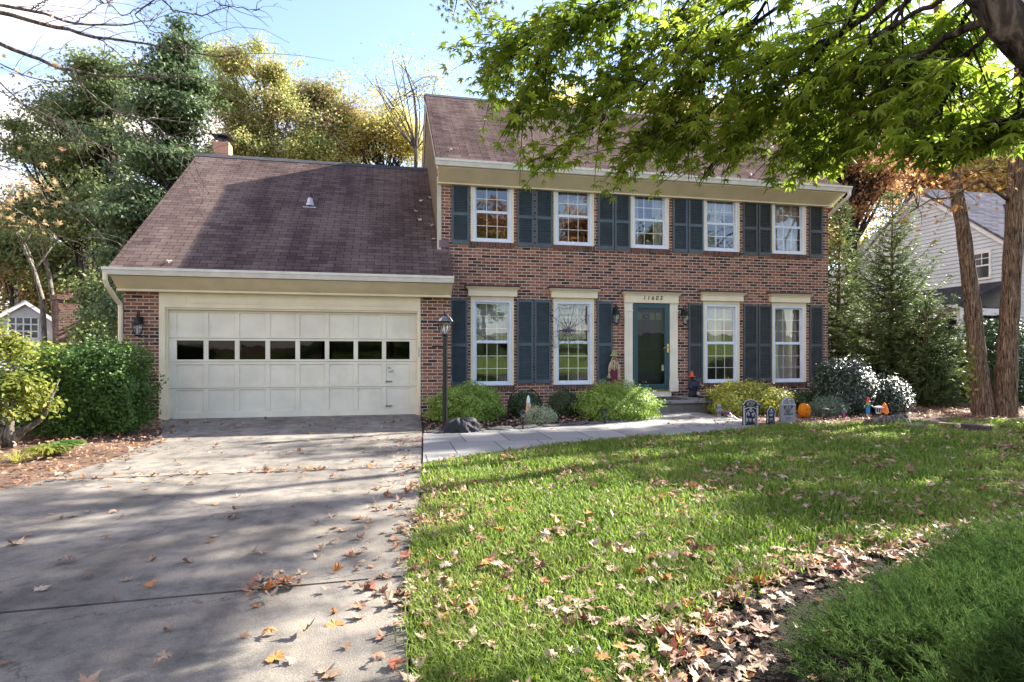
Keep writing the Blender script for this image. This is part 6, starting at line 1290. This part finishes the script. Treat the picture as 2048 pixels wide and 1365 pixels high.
# plastic items hung on second shutter pair
def straw(b, c, dx, dz, n=16, r=.05):
    for _ in range(n): a = rng.normal(size=3)*.25; b.tube([c, (c[0]+dx+a[0]*r*2, c[1]-.02+a[1]*r, c[2]+dz+a[2]*r)], .004, 3)
def scarecrow_wall():
    c = atY(1228, 765, -.12); zt = atY(1228, 700, -.12)[2]; zb = atY(1228, 768, -.12)[2]; H_ = zt-zb; T = thing('hanging_scarecrow', 'straw scarecrow doll in maroon overalls and green hat hung left of the front door', 'scarecrow doll', (c[0], -.12, zb))
    ms = plain('straw', (.62,.55,.36), .8, var=.2, scale=40); mg = plain('olive_felt', (.25,.32,.12), .8); mm = plain('maroon_cloth', (.12,.012,.03), .8); mf = plain('burlap_face', (.40,.17,.08), .8); mp_ = plain('plaid_shirt', (.50,.40,.28), .8, var=.3, scale=60)
    MB().prism([(-.085, -.03, 0), (-.02, -.03, 0), (0, -.03, .16), (.02, -.03, 0), (.075, -.03, 0), (.085, -.03, .33), (.06, -.03, .37), (-.06, -.03, .37), (-.085, -.03, .33)], (0, .06, 0)).prism([(-.035, -.034, .37), (-.015, -.034, .37), (-.02, -.034, .56), (-.04, -.034, .56)], (0, .02, 0)).prism([(.015, -.034, .37), (.035, -.034, .37), (.04, -.034, .56), (.02, -.034, .56)], (0, .02, 0)).build('overalls', mm, T)
    MB().lathe([(.07, .34), (.085, .45), (.07, .56), (.03, .60)], (0, 0, 0), 12, sy=.45).tube([(-.07, 0, .55), (-.12, -.01, .42), (-.125, -.01, .30)], [.035, .035, .03], 8).tube([(.07, 0, .55), (.13, -.01, .42), (.12, -.01, .28)], [.035, .035, .03], 8).build('shirt', mp_, T)
    b = MB(); b.ball((0, -.01, .665), (.058, .045, .065), 12, 8); b.build('head', mf, T)
    b = MB()
    for s in (-1, 1): b.ball((s*.02, -.052, .68), .007, 6, 4)
    b.tube([(-.02, -.052, .645), (0, -.056, .638), (.02, -.052, .645)], .003, 4); b.build('face', M['black_metal'], T)
    b = MB()
    for s in (-1, 1):
        for _ in range(22): b.tube([(s*.12, -.01, .31), (s*(.12+.03*rng.random())+rng.normal()*.02, -.02+rng.normal()*.01, .12+.05*rng.random())], .005, 3)
    for s in (-1, 1):
        for _ in range(10): b.tube([(s*.045, -.02, .69), (s*(.065+.02*rng.random()), -.025, .56+.03*rng.random())], .004, 3)
    for _ in range(14): b.tube([(0, -.03, .62), (rng.normal()*.022, -.045, .46+.06*rng.random())], .004, 3)
    b.build('straw', ms, T); b = MB(); b.lathe([(.12, .70), (.10, .72), (.065, .735), (.05, .80), (.012, .845)], (0, 0, 0), 14, sy=.7); b.build('hat', mg, T)
    T.scale = (H_/.845,)*3
scarecrow_wall()
def witch():
    p = atY(1386, 793, -.28); T = thing('witch_figure', 'small dark robed figure with orange hat and lantern standing on the porch', 'figurine', (p[0], -.28, .262)); zt = atY(1386, 742, -.28)[2]-.262; k = zt/.62
    mr = plain('dark_blue_cloth', (.018,.025,.045), .7, var=.3, scale=20); mo = plain('orange_felt', (.65,.09,.02), .6)
    MB().lathe([(.12, 0), (.11, .08), (.105, .18), (.13, .24), (.14, .27), (.10, .34), (.06, .40)], (0, 0, 0), 16, sy=.75).tube([(-.09, -.02, .33), (-.13, -.06, .24), (-.08, -.12, .20)], [.035, .04, .03], 8).tube([(.09, -.02, .33), (.13, -.07, .24), (.07, -.13, .19)], [.035, .04, .03], 8).build('robe', mr, T, smooth=True)
    MB().ball((.01, -.01, .43), (.07, .065, .07), 14, 10).build('hood', mr, T, smooth=True)
    MB().ball((.01, -.055, .43), (.035, .025, .04), 10, 8).build('face', plain('grey_green_face', (.06,.08,.07), .6), T)
    MB().lathe([(.10, .485), (.098, .495), (.05, .505), (.045, .54), (.018, .60), (.004, .63)], (-.03, 0, 0), 16).build('hat', mo, T)
    b = MB(); b.box(.03, .09, -.17, -.11, .05, .062); b.box(.03, .09, -.17, -.11, .135, .145); b.tube([(.06, -.14, .145), (.06, -.14, .19)], .004, 4)
    for x, y in ((.032, -.168), (.088, -.168), (.032, -.112), (.088, -.112)): b.tube([(x, y, .06), (x, y, .14)], .003, 4)
    l_ = b.build('lantern', M['black_metal'], T); MB().box(.036, .084, -.164, -.116, .062, .135).build('glass', plain('pale_lantern_glass', (.62,.58,.42), .4), l_)
    T.scale = (k, k, k)
witch()
b = MB(); b.box(4.15, 5.35, -.95, -.30, .264, .276); tag(b.build('door_mat', plain('dark_rubber_mat', (.02,.02,.024), .9, var=.2, scale=30, bmp=.6), None), 'dark door mat on the porch in front of the teal door', 'door mat')
def wreath():
    c = atY(1293, 650, .05); T = thing('door_hanging', 'purple ribbon hanging on the front door behind the storm glass', 'decoration', (c[0], .06, c[2])); b = MB()
    for k in range(9): x = (k-4)*.012; b.tube([(x*.4, 0, .16), (x, -.012*((k % 2)), 0), (x*1.6, -.01, -.24-.02*(k % 3))], .010, 4)
    b.build('ribbon', plain('purple_ribbon', (.05,.02,.12), .5), T); b = MB()
    for a in range(10): q = a*.628; b.ball((.05*math.cos(q), 0, .20+.05*math.sin(q)), (.022, .015, .022), 6, 5)
    b.build('bow', plain('dark_bow', (.03,.02,.05), .5), T); b = MB()
    b.ball((0, 0, .20), (.022, .02, .026), 8, 6); b.build('skull', M['lead'], T)
wreath()

# ------------------------------------------------ gravestones
MG = groundmat('painted_foam_grey', [(.05,.055,.07), (.11,.115,.13), (.20,.21,.23)], 9, 60, .8, .4, .004); MGL = groundmat('painted_foam_light_grey', [(.13,.14,.155), (.22,.23,.24), (.30,.30,.30)], 8, 50, .8, .4, .004); MK = plain('black_recess', (.016,.018,.026), .8); MWt = plain('rubbed_pale_grey', (.42,.44,.46), .75, var=.2, scale=60)
def outline(pts, y0, d): return [(x, y0, z) for x, z in pts]
def skull(b, x, y, z, s):
    b.ball((x, y, z), (s, s*.6, s*1.05), 10, 8); b.box(x-s*.5, x+s*.5, y-s*.45, y+s*.2, z-s*1.45, z-s*.8)
def skull_eyes(b, x, y, z, s):
    for q in (-1, 1): b.ball((x+q*s*.38, y-s*.5, z+s*.02), (s*.24, s*.16, s*.26), 6, 5)
    b.ball((x, y-s*.56, z-s*.42), (s*.1, s*.1, s*.14), 5, 4)
def put_text(b, s, size, x, y, z, bold=True):
    vs, fs = text(s, size, .002, bold); b.add([v+Vector((x, y, z)) for v in vs], fs)
def stone1():
    p = atZ(1500, 853); h = atY(1500, 799, p[1])[2]; T = thing('gravestone', 'black and pale grey mock gravestone with arched top and a heap of skulls', 'mock gravestone', (p[0], p[1], 0), R_(-4), group='mock gravestones'); w = .135
    arc = [(w*math.cos(a), h*.80+h*.19*math.sin(a)**1.1) for a in np.linspace(.0, math.pi, 17)]
    body = [(-w, -.03), (w, -.03)]+[(x*(.98), z) for x, z in arc]; MB().prism([(x, -.02, z) for x, z in body], (0, .045, 0)).build('slab', MK, T, bevel=.004)
    b = MB(); rim = [(x*1.0, -.024, z) for x, z in arc]; b.tube(rim, .009, 6)
    for s in (-1, 1):
        b.tube([(s*w*.90, -.024, .0), (s*w*.90, -.024, h*.66)], .013, 8)
        for z in (.52, .56, .62, .68, .74): b.ball((s*w*.90, -.026, h*z), (.020, .014, .012), 8, 6)
    b.tube([(-w*.9, -.024, h*.66), (-w*.55, -.024, h*.68), (-w*.35, -.024, h*.71), (0, -.024, h*.72), (w*.35, -.024, h*.71), (w*.55, -.024, h*.68), (w*.9, -.024, h*.66)], .008, 6)
    b.tube([(w*.62*math.cos(a), -.023, h*.40+h*.22*math.sin(a)) if True else 0 for a in np.linspace(0, math.pi, 14)], .006, 6)
    for s in (-1, 1): b.tube([(s*w*.62, -.023, h*.40), (s*w*.66, -.023, .10*h)], .005, 5); b.tube([(s*w*.18, -.024, h*.50), (s*w*.36, -.024, h*.40)], .006, 5)
    b.box(-w*.28, w*.28, -.03, -.02, h*.905, h*.925)
    sk = [(.0, .285, .030), (-.042, .215, .026), (.038, .205, .028), (-.066, .12, .026), (-.008, .115, .026), (.060, .11, .028)]
    for x, z, s in sk: skull(b, x, -.028, z*h/.44*.98, s*.86)
    b.build('relief', MWt, T, smooth=False); b = MB()
    for x, z, s in sk: skull_eyes(b, x, -.030, z*h/.44*.98, s*.86)
    b.build('recess', MK, T); b = MB(); put_text(b, 'R.I.P', .085, 0, -.026, h*.78); b.build('lettering', plain('ochre_paint', (.34,.30,.14), .7), T)
stone1()
def stone2():
    p = atZ(1541, 848); h = atY(1541, 814, p[1])[2]; T = thing('gravestone', 'smallest dark mock gravestone with wavy sides and a skull over the words', 'mock gravestone', (p[0], p[1], 0), R_(3), group='mock gravestones')
    half = [(.085, -.03), (.088, .02), (.075, .08), (.072, .14), (.085, .19), (.090, .21), (.078, .245), (.055, .27), (.03, .295), (0, .305)]; half = [(x, z*h/.305) for x, z in half]; pts = half+[(-x, z) for x, z in half[-2::-1]]
    MB().prism([(x, -.018, z) for x, z in pts], (0, .04, 0)).build('slab', MK, T, bevel=.004); b = MB(); b.tube([(x*.97, -.020, z) for x, z in pts[1:-1]], .006, 6); k = h/.305
    skull(b, 0, -.024, .255*k, .020); 
    for s in (-1, 1): b.tube([(s*.055, -.021, .235*k), (-s*.04, -.021, .20*k)], .004, 5)
    put_text(b, 'RIP', .055, 0, -.021, .145*k); put_text(b, 'RIP', .045, 0, -.021, .075*k); b.box(-.06, .06, -.024, -.018, .055*k, .060*k); b.build('relief', MWt, T); b = MB(); skull_eyes(b, 0, -.026, .255*k, .020); b.build('recess', MK, T)
stone2()
def stone3():
    p = atZ(1573, 847); h = atY(1573, 795, p[1])[2]; T = thing('gravestone', 'largest light grey mock gravestone with shouldered round top and skull', 'mock gravestone', (p[0]+.02, p[1], 0), R_(2), group='mock gravestones'); w = .155
    arc = [(w*.82*math.cos(a), h*.74+h*.26*math.sin(a)) for a in np.linspace(0, math.pi, 17)]; pts = [(-w, -.03), (w, -.03), (w*1.02, h*.70), (w*1.0, h*.74)]+arc+[(-w*1.0, h*.74), (-w*1.02, h*.70)]
    MB().prism([(x, -.025, z) for x, z in pts], (0, .055, 0)).build('slab', MGL, T, bevel=.006); b = MB(); b.tube([(x, -.027, z) for x, z in arc], .007, 6); b.box(-w*.98, w*.98, -.034, -.024, h*.715, h*.745); skull(b, .01, -.032, h*.885, .034); b.build('relief', MWt, T)
    b = MB(); skull_eyes(b, .01, -.036, h*.885, .034); put_text(b, 'R.I.P', .105, 0, -.026, h*.54); put_text(b, 'REST', .052, -.01, -.026, h*.43); put_text(b, 'IN PEACE', .045, .0, -.026, h*.335); put_text(b, '1802', .03, .0, -.026, h*.23) if False else None; b.box(-.05, .05, -.028, -.024, h*.22, h*.235); b.box(-.04, .05, -.028, -.024, h*.17, h*.185); b.build('lettering', MK, T)
stone3()
def pumpkin():
    p = atZ(1609, 836); T = thing('glass_pumpkin', 'amber see-through pumpkin ornament beside the largest gravestone', 'pumpkin', (p[0], p[1], 0)); n, m = 48, 16; V = []; h = atY(1608, 806, p[1])[2]; R0 = 12.3*((p-CAMP)@FW)/1160
    for i in range(m+1):
        t = math.pi*i/m
        for j in range(n):
            a = 2*math.pi*j/n; rib = 1-.10*abs(math.cos(a*5))**3; r = R0*math.sin(t)**.8*rib if 0 < i < m else .001; V.append((r*math.cos(a), r*math.sin(a), h*.5-h*.5*math.cos(t)*(1-.05*(math.sin(t) < .3))))
    i = np.arange(m*n); a_ = i//n; c_ = i % n; F = np.stack([a_*n+c_, a_*n+(c_+1) % n, (a_+1)*n+(c_+1) % n, (a_+1)*n+c_], 1)
    m_, N, L, B = newmat('amber_glass'); B.inputs['Base Color'].default_value = (.75,.26,.02,1); B.inputs['Transmission Weight'].default_value = .35; B.inputs['Roughness'].default_value = .18; B.inputs['IOR'].default_value = 1.15
    npmesh('shell', np.array(V), [F], m_, T, smooth=True); MB().tube([(0, 0, h-.01), (.005, 0, h+.03), (.03, 0, h+.055)], [.018, .012, .008], 8).build('stalk', plain('dark_stalk', (.03,.04,.03), .6), T)
    b = MB()
    for x in (-.03, .03): b.prism([(x-.014, -R0*.90, h*.58), (x+.014, -R0*.90, h*.58), (x, -R0*.92, h*.68)], (0, -.012, 0))
    b.prism([(-.04, -R0*.95, h*.34), (.04, -R0*.95, h*.34), (.025, -R0*.97, h*.26), (-.025, -R0*.97, h*.26)], (0, -.012, 0)); b.build('face', plain('dark_amber', (.30,.09,.01), .4), T)
pumpkin()
def statue():
    p = atZ(1438, 836); T = thing('garden_statue', 'small weathered grey stone child statue holding a bowl beside the front step', 'statue', (p[0], p[1], 0)); h = atY(1438, 808, p[1])[2]; b = MB(); k = h/.25
    b.lathe([(.05, 0), (.05, .02), (.035, .03), (.03, .08), (.05, .10), (.055, .12), (.045, .15), (.03, .175), (.018, .185)], (0, 0, 0), 12); b.ball((0, 0, .21), (.034, .034, .036), 12, 8); b.ball((0, .006, .222), (.038, .036, .032), 12, 8)
    for s in (-1, 1): b.tube([(s*.035, 0, .165), (s*.055, -.03, .135), (s*.03, -.065, .125)], [.014, .013, .011], 7); b.ball((s*.013, -.033, .212), .004, 5, 4)
    b.lathe([(.02, .095), (.05, .12), (.055, .128), (.04, .122)], (0, -.07, 0), 12); b.lathe([(.012, .185), (.04, .18), (.012, .165)], (0, 0, 0), 10); b.ball((0, -.035, .203), (.006, .006, .006), 5, 4)
    b.xf(Matrix.Scale(k, 4)); b.build('figure', MGL, T, smooth=True)
statue()
def legprop():
    p = atZ(1462, 842); T = thing('fallen_skeleton_prop', 'toppled white and purple skeleton ornament lying between statue and arched gravestone', 'decoration', (p[0], p[1], 0), R_(0)); mw = plain('bone_plastic', (.66,.66,.68), .35, var=.15, scale=40)
    b = MB(); b.ball((-.03, 0, .115), (.045, .04, .045), 12, 8); b.box(-.04, .01, -.04, .01, .06, .10); b.tube([(-.0, 0, .10), (.06, -.02, .06), (.15, -.06, .01)], [.03, .022, .012], 8)
    for s in (0, 1, 2): b.tube([(.03+.03*s, -.045, .10-.025*s), (.05+.03*s, -.02, .105-.025*s), (.05+.03*s, .02, .085-.025*s)], .006, 5)
    b.build('bones', mw, T, smooth=True); b = MB()
    for q in (-1, 1): b.ball((-.04+q*.016, -.036, .12), (.010, .008, .011), 6, 5)
    b.build('recess', MK, T); b = MB()
    for k in range(16): a = rng.normal(size=3)*.035; b.tube([(-.06, 0, .14), (-.08+a[0], a[1], .16+a[2]*.8)], .007, 3)
    b.ball((-.06, 0, .15), (.035, .03, .03), 8, 6); b.build('hair', plain('magenta_fibre', (.18,.02,.20), .7), T)
legprop()
def stick_doll(px, py, top, label, hat, shirt, pants, hair, s, cat='scarecrow doll', hatshape=True):
    p = atZ(px, py); T = thing('scarecrow_stake', label, cat, (p[0], p[1], 0), group='scarecrow dolls on sticks'); h = atY(px, top, p[1])[2]; k = (h)/1.0
    mk = lambda n, c: plain(n, c, .75, var=.15, scale=50)
    MB().lathe([(.012, -.05), (.010, .45)], (0, 0, 0), 6).build('stick', mk('wooden_stick', (.5,.4,.22)), T)
    b = MB(); b.prism([(-.075, -.03, .24), (-.02, -.03, .22), (0, -.03, .34), (.02, -.03, .22), (.085, -.03, .24), (.09, -.03, .52), (-.09, -.03, .52)], (0, .06, 0)); b.box(-.06, -.035, -.034, .03, .52, .62); b.box(.035, .06, -.034, .03, .52, .62); b.build('overalls', mk('doll_trousers', pants), T)
    MB().lathe([(.07, .50), (.085, .58), (.06, .65), (.025, .67)], (0, 0, 0), 10, sy=.5).tube([(-.07, 0, .62), (-.15, -.01, .60)], [.035, .03], 7).tube([(.07, 0, .62), (.15, -.01, .58)], [.035, .03], 7).build('shirt', mk('doll_shirt', shirt), T)
    MB().ball((0, -.01, .74), (.065, .05, .07), 10, 8).build('head', mk('doll_face', (.62,.36,.20) if hatshape else (.16,.50,.12)), T)
    b = MB()
    for q in (-1, 1): b.ball((q*.024, -.058, .755), .008, 5, 4)
    b.tube([(-.02, -.058, .715), (0, -.062, .708), (.02, -.058, .715)], .004, 4); b.build('face', M['black_metal'], T); b = MB()
    for q in (-1, 1):
        for _ in range(9): b.tube([(q*.055, -.01, .76), (q*(.085+.02*rng.random()), -.02, .64+.03*rng.random())], .007, 3)
        for _ in range(9): b.tube([(q*.15, -.01, .60), (q*(.21+.02*rng.random()), -.02+rng.normal()*.01, .56+rng.normal()*.03)], .007, 3)
        for _ in range(7): b.tube([(q*.045, -.01, .25), (q*.05+rng.normal()*.02, -.01, .14+.03*rng.random())], .007, 3)
    b.build('straw', mk('doll_straw', hair), T)
    if hatshape: MB().lathe([(.13, .78), (.11, .80), (.07, .81), (.06, .90), (.015, .98)], (0, 0, 0), 12, sy=.8).build('hat', mk('doll_hat', hat), T)
    else: MB().tube([(0, 0, .80), (.01, 0, .86)], [.02, .006], 6).build('stalk', mk('doll_stalk', hat), T)
    T.scale = (k*s, k*s, k)
stick_doll(1736, 838, 793, 'straw doll on a stick with red hat and blue overalls by the hollies', (.62,.04,.03), (.02,.20,.10), (.03,.20,.55), (.70,.64,.42), 1.0)
stick_doll(1688, 842, 810, 'tiny green headed doll in purple on a stick left of the red hatted doll', (.05,.30,.05), (.12,.04,.25), (.40,.04,.15), (.35,.42,.45), .75, hatshape=False)
def ghost():
    p = atZ(1767, 838); h = atY(1767, 804, p[1])[2]; T = thing('orange_ghost_ornament', 'bright orange cloth ghost on a stick right of the silver capped light', 'garden ornament', (p[0], p[1]-.02, 0)); n, m = 32, 12; V = []
    for i in range(m+1):
        t = i/m; r = .062*math.sin(min(1, t*2.6)*math.pi/2)*(1-.0*t)*(.6+.55*t); z = h*(1-.66*t)
        for j in range(n): a = 2*math.pi*j/n; rr = r*(1+.16*t*math.sin(6*a)); V.append((rr*math.cos(a), rr*math.sin(a)*.8, z-.02*t*math.sin(3*a)))
    i = np.arange(m*n); a_ = i//n; c_ = i % n; F = np.stack([a_*n+c_, (a_+1)*n+c_, (a_+1)*n+(c_+1) % n, a_*n+(c_+1) % n], 1); npmesh('cloth', np.array(V), [F], plain('orange_cloth', (.80,.19,.01), .6), T, smooth=True)
    MB().tube([(0, 0, -.05), (0, 0, h*.9)], .006, 6).build('stick', M['bark_pale'], T); b = MB()
    for q in (-1, 1): b.ball((q*.018, -.040, h*.80), (.008, .006, .012), 6, 5)
    b.build('eyes', M['black_metal'], T)
ghost()

# ------------------------------------------------ edging stones, timbers
def rock(c, s, seed, name, lab, mat, grp, rz=0, cat='stone'):
    r_ = np.random.default_rng(seed); b = MB(); n = 12; m = 6; pr = []
    b.lathe([(.01, -.5), (.8, -.45), (1, -.1), (.96, .25), (.8, .45), (.01, .5)], (0, 0, 0), n); V = np.array(b.v); d = unit(V+1e-6); nz_ = 1+.16*np.sin(d[:, 0]*5+r_.random()*6)*np.cos(d[:, 1]*4+r_.random()*6)+.07*r_.normal(size=len(V)); V = V*nz_[:, None]*np.array(s); b.v = [tuple(v) for v in V]
    o = b.build(name, mat, None, bevel=.004); o.location = c; o.rotation_euler = (r_.normal()*.05, r_.normal()*.05, rz); tag(o, lab, cat, grp); return o
M['stone_dark'] = groundmat('dark_slate', [(.03,.032,.033), (.08,.08,.078), (.15,.145,.135)], 4, 30, .85, .6, .02)
far_line = [(-.3, -3.52), (.2, -3.46), (.7, -3.36), (1.15, -3.27), (1.6, -3.15), (2.05, -3.04), (2.45, -2.92), (2.85, -2.78), (3.15, -2.58), (3.35, -2.34), (3.48, -2.05)]
for k, (x, y) in enumerate(far_line): rock((x, y, .03), (.24+.05*math.sin(k*3), .10, .075), k, 'edging_stone', 'flat dark stone edging the front bed along the walkway', M['stone_dark'], 'stones edging the front bed', rz=.25+.1*math.sin(k*5) if k < 8 else .9)
for k, (px, py) in enumerate(((1628, 852), (1665, 854), (1700, 855), (1735, 856))): p = atZ(px, py); rock((p[0], p[1], .01), (.2, .09, .05), 40+k, 'edging_stone', 'low mossy stone edging the side bed below the garden dolls', M['stone'], 'stones edging the side bed', rz=.1)
p = atZ(1765, 849); b = MB(); b.tube([(p[0]-.45, p[1]-.1, .05), (p[0]-.1, p[1]-.04, .07), (p[0]+.25, p[1]+.0, .08), (p[0]+.55, p[1]+.08, .10)], [.05, .075, .09, .07], 14); o = b.build('weathered_log', M['bark_grey'], None, smooth=True); tag(o, 'weathered grey log edging the bed under the orange ghost', 'log')
def paver(x0, y0, x1, y1, w_, h, mat, lab, z=0):
    a, c = Vector((x0, y0, 0)), Vector((x1, y1, 0)); d = (c-a).normalized(); n_ = Vector((-d.y, d.x, 0))*w_; b = MB(); b.prism([a, c, c+n_, a+n_], (0, 0, h)); o = b.build('edging_block', mat, None, bevel=.012); o.location.z = z; tag(o, lab, 'edging block', 'edging blocks around the twin trunk tree')
mp1 = plain('buff_stone', (.42,.34,.27), .85, var=.2, scale=10, bmp=.5); mp2 = plain('brown_timber', (.20,.13,.10), .85, var=.25, scale=10, bmp=.5); mp3 = plain('dark_block', (.055,.04,.045), .7, var=.2, scale=10, bmp=.4)  # buff, mid brown and very dark brown blocks
q = [atZ(*v) for v in ((1848, 848), (1862, 853), (1905, 858), (1912, 862), (1970, 868), (1975, 862), (2010, 858))]
paver(q[0][0], q[0][1], q[0][0]+.3, q[0][1]-.05, .16, .07, mp1, 'short buff block at the left end of the edging by the twin trunks')
paver(q[1][0], q[1][1], q[2][0], q[2][1], .14, .085, mp2, 'long brown edging block below the twin trunks')
paver(q[2][0]+.02, q[2][1]-.01, q[3][0]+.06, q[3][1], .16, .10, mp1, 'small buff block between the brown and the dark edging blocks')
paver(q[3][0]+.08, q[3][1], q[4][0], q[4][1], .16, .12, mp3, 'dark edging block nearest the lawn')
paver(q[5][0]+.1, q[5][1]+.1, q[6][0], q[6][1]+.1, .14, .06, mp1, 'buff edging block to the right of the dark block')
# electric box by the lamp post
p = atY(903, 757, -.05); b = MB(); b.box(.19, .235, -.12, -.04, p[2]-.06, p[2]+.06); b.build('outlet_box', M['lead'], H)
# leaves fallen on the roofs
M['roofleaf'] = plain('roof_leaf', (.55,.42,.34), .7, var=.2, scale=20)
for px, py, r_, lab in ((863,398,0,'a'),(839,404,0,'a'),(833,425,0,'a'),(842,443,0,'a'),(865,452,0,'a'),(863,480,0,'a'),(345,526,0,'a'),(972,241,1,'b'),(966,262,1,'b'),(905,302,1,'b'),(1409,349,1,'b'),(1425,351,1,'b'),(1452,352,1,'b'),(1505,352,1,'b')):
    d = ray(px, py); zr, yr = (RZ, RY) if r_ else (GR, RY)
    t = (zr+.75*(CY-yr)-CZ)/(d[2]-.75*d[1]); q = CAMP+d*t; nV = np.array([[0, -.6, .8]])+rng.normal(size=(1, 3))*.15; tv, tf = FT[(px+py) % 5]; V, F = scatter(tv, tf, np.array([q+np.array([0, -.6, .8])*.02]), frames(nV), .11)
    o = npmesh('fallen_leaf', V, F, M['roofleaf']); tag(o, 'pale dry leaf on the tall main roof' if r_ else 'pale dry leaf on the lower garage roof', 'leaf', 'leaves on the tall roof' if r_ else 'leaves on the garage roof')
for o in list(scene.objects):
    for k in ('label', 'category'):
        if k in o and o[k] in ('', None): del o[k]
